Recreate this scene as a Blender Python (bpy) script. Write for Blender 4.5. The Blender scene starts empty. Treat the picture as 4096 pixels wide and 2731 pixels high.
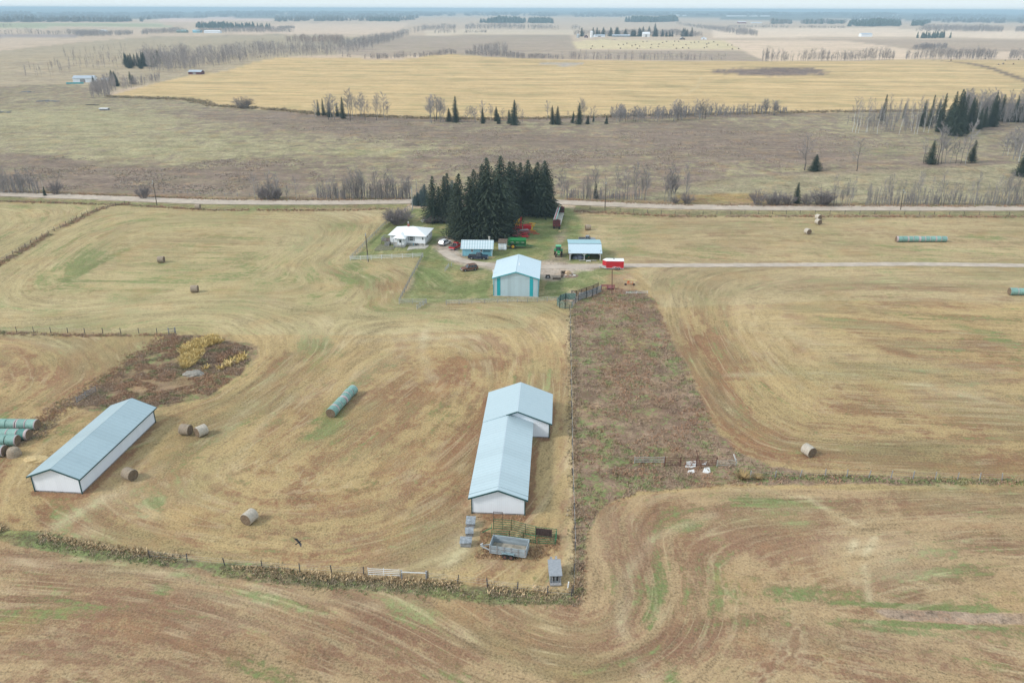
import bpy, math, random
import numpy as np
from mathutils import Vector, Matrix, noise as mnoise
random.seed(11); RS = np.random.RandomState(7)
rad = math.radians
S = bpy.context.scene
COL = S.collection

# ------------------------------------------------------------------ camera
HC = 68.0
FPX, CX, CY = 3120.0, 2048.0, 1365.5
PITCH = math.atan((CY - 36) / FPX); ROLL = rad(0.17)
cam = bpy.data.cameras.new('camera'); camo = bpy.data.objects.new('camera', cam); COL.objects.link(camo)
cam.sensor_width = 36.0; cam.lens = 36.0 * FPX / 4096.0
cam.clip_start = 0.5; cam.clip_end = 80000
camo.matrix_world = Matrix.Translation((0, 0, HC)) @ Matrix.Rotation(math.pi / 2 - PITCH, 4, 'X') @ Matrix.Rotation(ROLL, 4, 'Z')
S.camera = camo
# ------------------------------------------------------------------ sky and sun
SUN_EL, SUN_AZ = rad(36), rad(-108)      # azimuth from +Y, clockwise: the light comes from the left, a little behind the camera
wd = bpy.data.worlds.new('World'); S.world = wd; wd.use_nodes = True
nt = wd.node_tree; nt.nodes.clear()
sky = nt.nodes.new('ShaderNodeTexSky'); sky.sky_type = 'NISHITA'; sky.sun_disc = False
sky.sun_elevation = SUN_EL; sky.sun_rotation = SUN_AZ; sky.air_density = 1.0; sky.dust_density = 2.2; sky.ozone_density = 2.0
bg = nt.nodes.new('ShaderNodeBackground'); bg.inputs['Strength'].default_value = 0.085
mixs = nt.nodes.new('ShaderNodeMix'); mixs.data_type = 'RGBA'; mixs.inputs[0].default_value = 0.70
mixs.inputs[7].default_value = (11.9, 13.3, 13.9, 1)        # thin even cloud over the blue
nt.links.new(sky.outputs[0], mixs.inputs[6]); nt.links.new(mixs.outputs[2], bg.inputs['Color'])
wo = nt.nodes.new('ShaderNodeOutputWorld'); nt.links.new(bg.outputs[0], wo.inputs[0])
sl = bpy.data.lights.new('sun', 'SUN'); sl.energy = 2.3; sl.angle = rad(9); sl.color = (1.0, 0.95, 0.88)
so = bpy.data.objects.new('sun', sl); COL.objects.link(so)
sd = Vector((math.sin(SUN_AZ) * math.cos(SUN_EL), math.cos(SUN_AZ) * math.cos(SUN_EL), math.sin(SUN_EL)))
so.rotation_euler = sd.to_track_quat('Z', 'Y').to_euler(); so.location = sd * 300
S.view_settings.view_transform = 'Standard'; S.view_settings.look = 'None'
S.view_settings.exposure = 0.18; S.view_settings.gamma = 1.0
S.render.engine = 'CYCLES'
S.cycles.max_bounces = 5; S.cycles.diffuse_bounces = 2; S.cycles.glossy_bounces = 2; S.cycles.volume_bounces = 0
S.cycles.transparent_max_bounces = 6; S.cycles.use_denoising = True

# ------------------------------------------------------------------ terrain height and photograph-to-ground lookup
def Hf(x, y):
    """gentle relief of the land, metres; flat under the two farmyards' fields"""
    x = np.asarray(x, float); y = np.asarray(y, float)
    def g(cx, cy, sx, sy, a, rot=0.0):
        c, s = math.cos(rot), math.sin(rot)
        dx = (x - cx) * c + (y - cy) * s; dy = -(x - cx) * s + (y - cy) * c
        return a * np.exp(-0.5 * ((dx / sx) ** 2 + (dy / sy) ** 2))
    h = g(-220, 1080, 260, 90, 6.5) + g(620, 1010, 330, 110, 6.0) + g(130, 1020, 160, 110, 2.5) + g(-103, 1270, 75, 90, 5)
    h = h + g(-560, 1150, 240, 120, 5) + g(-330, 760, 160, 90, 2.2) + g(60, 690, 260, 60, -1.2)
    h = h + g(210, 372, 95, 30, 3.0, rad(4)) + g(-150, 450, 120, 40, 0.9)
    far = np.clip((y - 1500) / 1500, 0, 1)
    h = h + far * (5 * np.sin(x / 640 + 1.1) * np.sin(y / 780) + 4 * np.sin(x / 1100 - y / 1500))
    vf = np.clip((y - 8000) / 5000, 0, 1)
    h = h + vf * (16 + 15 * np.sin(x / 2600 + 0.7) + 8 * np.sin(x / 1100 + 2 + y / 5000)) 
    return h
RM = camo.matrix_world.to_3x3()
def ray(px, py):
    return RM @ Vector(((px - CX), -(py - CY), -FPX))
def G(px, py, z=0.0):
    """ground point (x, y) seen at a pixel of the 4096 x 2731 photograph; z raises the plane"""
    d = ray(px, py)
    if d.z > -1e-6 * FPX: d.z = -FPX * 0.0016
    t = (HC - z) / -d.z
    if d.y * t > 330 and z == 0.0:
        n = 240; ts = np.geomspace(300 / d.y, max(t, 400 / d.y) * 1.25, n)
        xs = d.x * ts; ys = d.y * ts; zs = HC + d.z * ts - Hf(xs, ys)
        k = np.where(zs < 0)[0]
        if len(k) and k[0] > 0:
            a = k[0] - 1; f = zs[a] / (zs[a] - zs[a + 1]); t = ts[a] + f * (ts[a + 1] - ts[a])
    return (d.x * t, d.y * t)
def GP(pts): return [G(*p) for p in pts]
def topz(bx, by, tx, ty):
    g = G(bx, by); d = ray(tx, ty); t = g[1] / d.y
    return HC + d.z * t
def hz(x, y): return float(Hf(x, y))

# ------------------------------------------------------------------ mesh helpers
class MB:
    def __init__(s): s.v = []; s.f = []; s.m = []
    def add(s, vs, fs, m=0):
        o = len(s.v); s.v += [tuple(v) for v in vs]; s.f += [tuple(i + o for i in f) for f in fs]; s.m += [m] * len(fs)
    def box(s, x0, y0, z0, x1, y1, z1, m=0):
        s.add([(x0, y0, z0), (x1, y0, z0), (x1, y1, z0), (x0, y1, z0), (x0, y0, z1), (x1, y0, z1), (x1, y1, z1), (x0, y1, z1)],
              [(0, 3, 2, 1), (4, 5, 6, 7), (0, 1, 5, 4), (1, 2, 6, 5), (2, 3, 7, 6), (3, 0, 4, 7)], m)
    def beam(s, a, b, w, h=None, m=0, up=(0, 0, 1)):
        h = h or w; a = Vector(a); b = Vector(b); d = (b - a).normalized(); u = Vector(up)
        if abs(d.dot(u)) > 0.98: u = Vector((0, 1, 0))
        r = d.cross(u).normalized() * w / 2; t = r.cross(d).normalized() * h / 2
        vs = [a - r - t, a + r - t, a + r + t, a - r + t, b - r - t, b + r - t, b + r + t, b - r + t]
        s.add(vs, [(0, 1, 2, 3), (4, 7, 6, 5), (0, 4, 5, 1), (1, 5, 6, 2), (2, 6, 7, 3), (3, 7, 4, 0)], m)
    def tube(s, a, b, r0, r1=None, n=8, m=0, caps=True):
        r1 = r0 if r1 is None else r1; a = Vector(a); b = Vector(b); d = (b - a).normalized()
        u = Vector((0, 0, 1)) if abs(d.z) < 0.95 else Vector((1, 0, 0))
        p = d.cross(u).normalized(); q = d.cross(p)
        vs = []
        for c, r in ((a, r0), (b, r1)):
            for i in range(n):
                t = 2 * math.pi * i / n; vs.append(c + p * (r * math.cos(t)) + q * (r * math.sin(t)))
        fs = [(i, (i + 1) % n, n + (i + 1) % n, n + i) for i in range(n)]
        if caps: fs += [tuple(range(n - 1, -1, -1)), tuple(range(n, 2 * n))]
        s.add(vs, fs, m)
    def prism(s, prof, y0, y1, m=0, sy0=1.0, zc=None):
        """side profile [(x, z)] extruded along y"""
        n = len(prof)
        vs = [(x, y0, z) for x, z in prof] + [(x, y1, z) for x, z in prof]
        s.add(vs, [tuple(range(n)), tuple(range(2 * n - 1, n - 1, -1))] + [(i, n + i, n + (i + 1) % n, (i + 1) % n) for i in range(n)], m)
    def quad(s, a, b, c, d, m=0): s.add([a, b, c, d], [(0, 1, 2, 3)], m)
    def slab(s, a, b, c, d, t, m=0):
        """a slab t thick under the quad a b c d"""
        P = [Vector(p) for p in (a, b, c, d)]; n = (P[1] - P[0]).cross(P[3] - P[0]).normalized() * t
        s.add(P + [p - n for p in P], [(0, 1, 2, 3), (7, 6, 5, 4), (0, 4, 5, 1), (1, 5, 6, 2), (2, 6, 7, 3), (3, 7, 4, 0)], m)
    def mesh(s, name, mats=(), smooth=False):
        me = bpy.data.meshes.new(name); me.from_pydata([tuple(v) for v in s.v], [], s.f)
        for m in mats: me.materials.append(m)
        if any(s.m): me.polygons.foreach_set('material_index', s.m)
        if smooth: me.polygons.foreach_set('use_smooth', [True] * len(s.f))
        me.update(); return me
def link(name, me, parent=None, loc=(0, 0, 0), rz=0.0):
    o = bpy.data.objects.new(name, me); COL.objects.link(o); o.parent = parent; o.location = loc; o.rotation_euler = (0, 0, rz); return o
def part(name, mb, mat, parent, smooth=False, label=None, bevel=0):
    mats = mat if isinstance(mat, (list, tuple)) else [mat]
    o = link(name, mb.mesh(name, mats, smooth), parent)
    if label: o['label'] = label
    if bevel:
        b = o.modifiers.new('bevel', 'BEVEL'); b.width = bevel; b.segments = 2; b.limit_method = 'ANGLE'
    return o
def tag(o, label, cat, group=None, kind=None):
    o['label'] = label; o['category'] = cat
    if group: o['group'] = group
    if kind: o['kind'] = kind
    return o
def thing(name, label, cat, loc=(0, 0, 0), rz=0.0, group=None):
    o = bpy.data.objects.new(name, None); COL.objects.link(o); o.location = loc; o.rotation_euler = (0, 0, rz)
    o.empty_display_size = 0.5
    return tag(o, label, cat, group)
def dup(root, loc, rz=0.0, sc=1.0, label=None, group=None, sz=None, tilt=(0, 0)):
    r = root.copy(); COL.objects.link(r); r.location = loc; r.rotation_euler = (tilt[0], tilt[1], rz); r.scale = (sc, sc, sz or sc)
    if label: r['label'] = label
    if group: r['group'] = group
    for ch in root.children:
        c = ch.copy(); COL.objects.link(c); c.parent = r
        for g in ch.children:
            d = g.copy(); COL.objects.link(d); d.parent = c
    return r
def fast_mesh(name, verts, faces_flat, per, mats, attrs=None):
    """numpy verts (n,3) and faces of `per` corners"""
    me = bpy.data.meshes.new(name); nf = len(faces_flat) // per
    me.vertices.add(len(verts)); me.vertices.foreach_set('co', np.asarray(verts, np.float32).ravel())
    me.loops.add(len(faces_flat)); me.loops.foreach_set('vertex_index', np.asarray(faces_flat, np.int32).ravel())
    me.polygons.add(nf); me.polygons.foreach_set('loop_start', np.arange(0, nf * per, per, dtype=np.int32))
    for m in mats: me.materials.append(m)
    me.update(calc_edges=True)
    return me

# ------------------------------------------------------------------ materials
def sock(n, name): return n.inputs[name]
def newmat(name):
    m = bpy.data.materials.new(name); m.use_nodes = True; t = m.node_tree
    return m, t, t.nodes['Principled BSDF']
def N(t, kind, **kw):
    n = t.nodes.new(kind)
    for k, v in kw.items(): setattr(n, k, v)
    return n
def mix(t, fac, a, b, mode='MIX'):
    n = t.nodes.new('ShaderNodeMix'); n.data_type = 'RGBA'; n.blend_type = mode
    for i, v in ((0, fac), (6, a), (7, b)):
        if isinstance(v, (int, float)): n.inputs[i].default_value = v
        elif isinstance(v, tuple): n.inputs[i].default_value = (*v[:3], 1)
        else: t.links.new(v, n.inputs[i])
    return n.outputs[2]
def math_(t, op, a, b=0.0, c=None, clamp=False):
    n = t.nodes.new('ShaderNodeMath'); n.operation = op; n.use_clamp = clamp
    for i, v in enumerate((a, b) if c is None else (a, b, c)):
        if isinstance(v, (int, float)): n.inputs[i].default_value = v
        else: t.links.new(v, n.inputs[i])
    return n.outputs[0]
def noise(t, vec, scale, detail=3.0, rough=0.55, dist=0.0):
    n = t.nodes.new('ShaderNodeTexNoise'); n.inputs['Scale'].default_value = scale; n.inputs['Detail'].default_value = detail
    n.inputs['Roughness'].default_value = rough; n.inputs['Distortion'].default_value = dist
    if vec is not None: t.links.new(vec, n.inputs['Vector'])
    return n.outputs[0]
def ramp(t, fac, lo, hi, a=0.0, b=1.0, smooth=True):
    n = t.nodes.new('ShaderNodeMapRange'); n.interpolation_type = 'SMOOTHSTEP' if smooth else 'LINEAR'
    for i, v in ((1, lo), (2, hi), (3, a), (4, b)): n.inputs[i].default_value = v
    t.links.new(fac, n.inputs[0]); return n.outputs[0]
def vscale(t, vec, sc):
    n = t.nodes.new('ShaderNodeMapping'); n.inputs['Scale'].default_value = sc; t.links.new(vec, n.inputs[0]); return n.outputs[0]
def mat(name, col, rough=0.6, metal=0.0, var=0.15, scale=3.0, col2=None, bump=0.0, rand=0.0, spec=0.5, stretch=(1, 1, 1)):
    """painted or natural surface with uneven tone; col2: worn colour in patches"""
    m, t, b = newmat(name); tc = N(t, 'ShaderNodeTexCoord').outputs['Object']
    v = vscale(t, tc, stretch)
    n1 = noise(t, v, scale, 4); n2 = noise(t, v, scale * 6, 2)
    d = tuple(c * (1 - var) for c in col); u = tuple(min(1, c * (1 + var)) for c in col)
    c = mix(t, ramp(t, n1, .3, .7), d, u)
    c = mix(t, math_(t, 'MULTIPLY', ramp(t, n2, .35, .75), var), c, tuple(x * .5 for x in col))
    if col2: c = mix(t, ramp(t, noise(t, v, scale * 1.7, 5, .65), .52, .66), c, col2)
    if rand:
        oi = N(t, 'ShaderNodeObjectInfo').outputs['Random']
        c = mix(t, ramp(t, oi, 0, 1, 0, rand, False), c, tuple(x * .45 for x in col))
    t.links.new(c, b.inputs['Base Color']); b.inputs['Roughness'].default_value = rough; b.inputs['Metallic'].default_value = metal
    b.inputs['Specular IOR Level'].default_value = spec
    if bump:
        bp = N(t, 'ShaderNodeBump'); bp.inputs['Strength'].default_value = bump; bp.inputs['Distance'].default_value = 0.1
        t.links.new(n2, bp.inputs['Height']); t.links.new(bp.outputs[0], b.inputs['Normal'])
    return m
def ribbed(name, col, rib=0.3, axis=0, rough=0.4, metal=0.0, seam=0.0, var=0.08, stain=None, depth=0.5, seam_axis=1, spec=.5, linek=.12, stk=.35):
    """profiled sheet metal: ribs every `rib` m along one object axis, sheet to sheet tone, faint dirt"""
    m, t, b = newmat(name); tc = N(t, 'ShaderNodeTexCoord').outputs['Object']
    sp = N(t, 'ShaderNodeSeparateXYZ'); t.links.new(tc, sp.inputs[0]); x = sp.outputs[axis]
    fr = math_(t, 'FRACT', math_(t, 'DIVIDE', x, rib)); line = ramp(t, math_(t, 'ABSOLUTE', math_(t, 'SUBTRACT', fr, .5)), .0, .16, 1, 0)
    sh = N(t, 'ShaderNodeTexWhiteNoise', noise_dimensions='1D'); t.links.new(math_(t, 'FLOOR', math_(t, 'DIVIDE', x, rib * 3)), sh.inputs['W'])
    c = mix(t, sh.outputs[0], tuple(v * (1 - var) for v in col), tuple(min(1, v * (1 + var)) for v in col))
    c = mix(t, math_(t, 'MULTIPLY', line, linek), c, tuple(v * .55 for v in col))
    n1 = noise(t, vscale(t, tc, (1, 1, .35)), 1.2, 5, .6)
    c = mix(t, ramp(t, n1, .5, .8, 0, stk), c, stain or tuple(v * .7 for v in col))
    t.links.new(c, b.inputs['Base Color']); b.inputs['Metallic'].default_value = metal; b.inputs['Specular IOR Level'].default_value = spec
    t.links.new(ramp(t, n1, .3, .7, rough * .8, rough * 1.25, False), b.inputs['Roughness'])
    bp = N(t, 'ShaderNodeBump'); bp.inputs['Strength'].default_value = depth * .5; bp.inputs['Distance'].default_value = 0.03
    t.links.new(line, bp.inputs['Height']); t.links.new(bp.outputs[0], b.inputs['Normal'])
    return m
def foliage(name, c1, c2, rough=0.9, scale=0.8, rand=0.35):
    m, t, b = newmat(name); geo = N(t, 'ShaderNodeNewGeometry'); tc = N(t, 'ShaderNodeTexCoord').outputs['Object']
    ri = geo.outputs['Random Per Island']; oi = N(t, 'ShaderNodeObjectInfo').outputs['Random']
    c = mix(t, ramp(t, noise(t, tc, scale, 3), .3, .7), c1, c2)
    c = mix(t, math_(t, 'MULTIPLY', ri, .5), c, tuple(v * .45 for v in c1))
    c = mix(t, math_(t, 'MULTIPLY', oi, rand), c, tuple(v * .5 for v in c2))
    t.links.new(c, b.inputs['Base Color']); b.inputs['Roughness'].default_value = rough; b.inputs['Specular IOR Level'].default_value = .15
    return m
M = dict(
    white_steel=ribbed('white_steel', (.80, .85, .92), .3, 0, .45, var=.02, stk=.12),
    white_steel_y=ribbed('white_steel_side', (.78, .84, .92), .3, 1, .45, var=.02, stk=.12),
    shop_steel=ribbed('pale_blue_steel', (.42, .54, .60), .3, 0, .45),
    shop_steel_y=ribbed('pale_blue_steel_side', (.40, .53, .62), .3, 1, .45),
    teal=ribbed('teal_steel', (.01, .36, .42), .3, 0, .45),
    teal_trim=mat('teal_trim', (.03, .34, .40), .5),
    green_trim=mat('dark_green_trim', (.012, .07, .075), .5),
    concrete=mat('concrete', (.42, .40, .36), .9, var=.2, scale=1.2, bump=.3),
    glass=mat('window_glass', (.03, .04, .05), .12, var=.05, spec=.8),
    white_paint=mat('white_paint', (.76, .78, .80), .55, var=.06),
    house_siding=ribbed('white_siding', (.76, .79, .83), .2, 2, .5, depth=.25, var=.03),
    house_roof=ribbed('white_metal_roof', (.80, .84, .86), .4, 0, .35, var=.02, spec=.8),
    blue_paint=ribbed('light_blue_boards', (.22, .50, .62), .25, 0, .6, var=.06),
    blue_trim=mat('blue_trim', (.14, .36, .46), .6),
    old_wood=mat('weathered_grey_wood', (.30, .30, .31), .85, var=.3, scale=2.5, col2=(.17, .16, .16), bump=.4),
    brown_wood=mat('brown_wood', (.13, .095, .07), .85, var=.3, scale=3, bump=.4),
    pale_wood=mat('pale_fence_boards', (.42, .42, .38), .85, var=.25, scale=2, col2=(.25, .25, .21)),
    grey_board=mat('silver_grey_boards', (.27, .30, .33), .8, var=.3, scale=2, col2=(.16, .17, .18)),
    green_board=mat('worn_green_boards', (.14, .24, .21), .8, var=.3, scale=2, col2=(.26, .28, .26)),
    pole=mat('tarred_pole', (.09, .075, .06), .9, var=.25, scale=2),
    red=mat('red_paint', (.50, .012, .025), .35, var=.08), red_car=mat('red_car_paint', (.42, .008, .015), .22, var=.05),
    faded_red=mat('faded_red_paint', (.30, .07, .07), .6, var=.3, col2=(.22, .20, .20)),
    maroon=mat('rusty_maroon_paint', (.11, .025, .03), .7, var=.25, scale=1.5, col2=(.08, .03, .025)),
    yellow=mat('yellow_paint', (.60, .34, .02), .5, var=.12), orange=mat('orange_paint', (.55, .13, .03), .55, var=.2),
    green=mat('green_machine_paint', (.015, .22, .06), .38, var=.1), green_top=mat('green_cab_roof', (.07, .42, .20), .4, var=.08),
    panel_green=mat('green_panel_paint', (.035, .16, .07), .6, var=.25), panel_dark=mat('rusty_panel', (.08, .05, .045), .8, var=.3),
    navy=mat('dark_blue_car_paint', (.012, .02, .045), .22, var=.08), white_car=mat('white_car_paint', (.62, .64, .67), .25, var=.04),
    brown_car=mat('bronze_car_paint', (.20, .085, .05), .28, metal=.3, var=.08), silver=mat('silver_metal', (.5, .52, .55), .35, metal=.5, var=.1),
    rubber=mat('rubber', (.018, .018, .02), .85, var=.2), black=mat('black_plastic', (.02, .02, .022), .6),
    rim=mat('wheel_rim', (.38, .40, .42), .35, metal=.6), galv=mat('galvanised_steel', (.45, .48, .50), .45, metal=.4, var=.15),
    rust=mat('rusty_steel', (.13, .055, .04), .85, var=.3, col2=(.20, .10, .07)),
    lamp_glass=mat('lamp_lens', (.7, .68, .6), .2), red_lens=mat('red_lens', (.4, .01, .01), .25),
    hay=mat('hay', (.34, .27, .20), .95, var=.22, scale=4, col2=(.42, .36, .29), bump=.8, rand=.25, stretch=(1, .3, 1)),
    hay_pale=mat('bleached_hay', (.50, .45, .38), .95, var=.16, scale=4, bump=.6, rand=.2),
    hay_end=mat('hay_end', (.22, .155, .10), .95, var=.3, scale=6, bump=.8, rand=.3),
    stone=mat('field_stone', (.45, .41, .36), .9, var=.25, scale=3, bump=.3), pale_stone=mat('pale_stone', (.6, .6, .58), .9, var=.2),
    sandstone=mat('tan_stone', (.46, .33, .21), .9, var=.2), tarp=mat('grey_tarp', (.20, .22, .30), .5, var=.2, scale=2, bump=.5),
    bark=mat('dark_bark', (.085, .075, .07), .95, var=.3, scale=3), aspen=mat('aspen_bark', (.34, .33, .31), .9, var=.3, scale=2, rand=.7),
    birch=mat('birch_bark', (.55, .55, .53), .8, var=.15, scale=2, col2=(.12, .11, .10)),
    twig=mat('grey_twigs', (.30, .275, .275), .95, var=.2, scale=1, rand=.5), bush_twig=mat('purple_grey_twigs', (.22, .19, .19), .95, var=.25, scale=1, rand=.3),
    pink_twig=mat('reddish_twigs', (.24, .15, .13), .95, var=.25, scale=.5),
    spruce=foliage('spruce_needles', (.030, .055, .040), (.075, .095, .060), scale=.45, rand=.55), blue_spruce=foliage('blue_spruce_needles', (.07, .11, .115), (.10, .145, .145)),
    dry_grass=mat('dry_grass', (.40, .28, .13), .95, var=.25), yellow_grass=foliage('yellow_marsh_grass', (.74, .54, .20), (.80, .64, .32)),
    crow=mat('black_feathers', (.012, .012, .014), .5),
)
def weed_mat(name, cols, s1=.35, s2=2.2):
    m, t, b = newmat(name); geo = N(t, 'ShaderNodeNewGeometry'); p = geo.outputs['Position']; ri = geo.outputs['Random Per Island']
    c = mix(t, ramp(t, noise(t, p, s1 * .3, 4, .6), .42, .56), cols[0], cols[1])
    c = mix(t, ramp(t, noise(t, p, s1, 3, .6), .5, .66), c, cols[2])
    c = mix(t, ramp(t, ri, .5, 1.0, 0, .55), c, cols[3]); c = mix(t, math_(t, 'MULTIPLY', ramp(t, ri, .0, .35, 1, 0), .2), c, tuple(v * .45 for v in cols[0]))
    t.links.new(c, b.inputs['Base Color']); b.inputs['Roughness'].default_value = .95; b.inputs['Specular IOR Level'].default_value = .1
    return m
M['weeds'] = weed_mat('dead_weeds', [(.36, .26, .19), (.40, .24, .15), (.25, .25, .12), (.48, .39, .31)])
M['hedge'] = weed_mat('hedge_weeds', [(.33, .26, .18), (.38, .29, .18), (.24, .23, .11), (.52, .43, .32)])
M['green_weeds'] = weed_mat('green_ditch_grass', [(.15, .22, .09), (.22, .28, .11), (.34, .29, .16), (.42, .40, .20)])

M['scrub'] = weed_mat('pasture_scrub', [(.34, .28, .24), (.38, .29, .24), (.32, .29, .2), (.50, .44, .38)], .1, 1.0)
# ------------------------------------------------------------------ ground: one sheet to the horizon
LINES = dict(
  low_hedge=[(-600, 2030), (0, 2115), (350, 2185), (700, 2235), (1300, 2320), (1750, 2345), (2200, 2395), (2290, 2400)],
  mid_hedge=[(2300, 2400), (2305, 2200), (2295, 1900), (2288, 1500), (2280, 1215)],
  weeds_right=[(2570, 1075), (2625, 1200), (2690, 1350), (2760, 1490), (2850, 1690), (2940, 1800), (3080, 1868), (3300, 1895), (4096, 1915), (5600, 1950)],
  low_field=[(2330, 2300), (2340, 2130), (2410, 2030), (2560, 1975), (2900, 1945), (4096, 1948), (5600, 1985)],
  left_hedge=[(-900, 1300), (0, 1328), (340, 1335), (700, 1335)],
  left_diag=[(700, 1340), (590, 1400), (480, 1480), (300, 1600), (150, 1700), (-100, 1900), (-300, 2020)],
  pond=[(700, 1345), (850, 1342), (1000, 1370), (1040, 1425), (970, 1500), (850, 1580), (640, 1650)],
  road_south=[(-900, 790), (0, 800), (500, 815), (850, 838), (1400, 836), (1620, 830)],
  top_diag=[(500, 818), (350, 855), (170, 950), (0, 1052), (-250, 1200)],
  yard_fence=[(1640, 832), (1540, 895), (1400, 1040), (1560, 1110), (1600, 1205), (1780, 1215), (2230, 1200)],
  lane=[(2420, 1062), (3280, 1059), (3650, 1056), (4096, 1062), (5600, 1080)],
  road_east=[(2290, 850), (2700, 862), (4096, 868), (5600, 872)],
  gold_low=[(450, 385), (760, 400), (860, 425), (1100, 440), (1300, 460), (1800, 478), (2100, 475), (2500, 465), (3000, 455), (3300, 450), (4300, 440)],
  gold_top=[(450, 380), (600, 340), (756, 302), (893, 287), (1012, 250), (1101, 233), (1250, 231), (1400, 232), (1517, 241), (1660, 235), (1731, 220), (1814, 215), (1886, 223), (2023, 229), (2183, 239), (2750, 245), (3053, 245), (3410, 245), (3589, 239), (3708, 238), (4300, 241)],
)
WL = {k: np.array(GP(v)) for k, v in LINES.items()}
def seg_dist(X, Y, P, close=False):
    P = np.asarray(P); d = np.full(X.shape, 1e9)
    n = len(P) if close else len(P) - 1
    for i in range(n):
        a = P[i]; b = P[(i + 1) % len(P)]; e = b - a; L = (e ** 2).sum() + 1e-9
        t = np.clip(((X - a[0]) * e[0] + (Y - a[1]) * e[1]) / L, 0, 1)
        d = np.minimum(d, np.hypot(X - a[0] - t * e[0], Y - a[1] - t * e[1]))
    return d
def inside(X, Y, P):
    P = np.asarray(P); r = np.zeros(X.shape, bool); n = len(P)
    for i in range(n):
        x0, y0 = P[i]; x1, y1 = P[(i + 1) % n]
        if y0 == y1: continue
        c = ((y0 > Y) != (y1 > Y)) & (X < (x1 - x0) * (Y - y0) / (y1 - y0) + x0); r ^= c
    return r
def sdf(X, Y, P):
    d = seg_dist(X, Y, P, True); return np.where(inside(X, Y, P), d, -d)
def vnoise(X, Y, s, seed=0):
    """cheap smooth value noise"""
    x = X / s; y = Y / s; xi = np.floor(x).astype(np.int64); yi = np.floor(y).astype(np.int64); fx = x - xi; fy = y - yi
    fx = fx * fx * (3 - 2 * fx); fy = fy * fy * (3 - 2 * fy)
    def h(a, b):
        n = (a * 374761393 + b * 668265263 + seed * 1442695041) & 0x7fffffff; n = ((n ^ (n >> 13)) * 1274126177) & 0x7fffffff
        return ((n ^ (n >> 16)) & 0xffff) / 65535.0
    return (h(xi, yi) * (1 - fx) + h(xi + 1, yi) * fx) * (1 - fy) + (h(xi, yi + 1) * (1 - fx) + h(xi + 1, yi + 1) * fx) * fy
STRAW, BROWN = (.43, .315, .16), (.225, .12, .07)
PAST, SCRUB = (.345, .305, .185), (.20, .145, .125)
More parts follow.
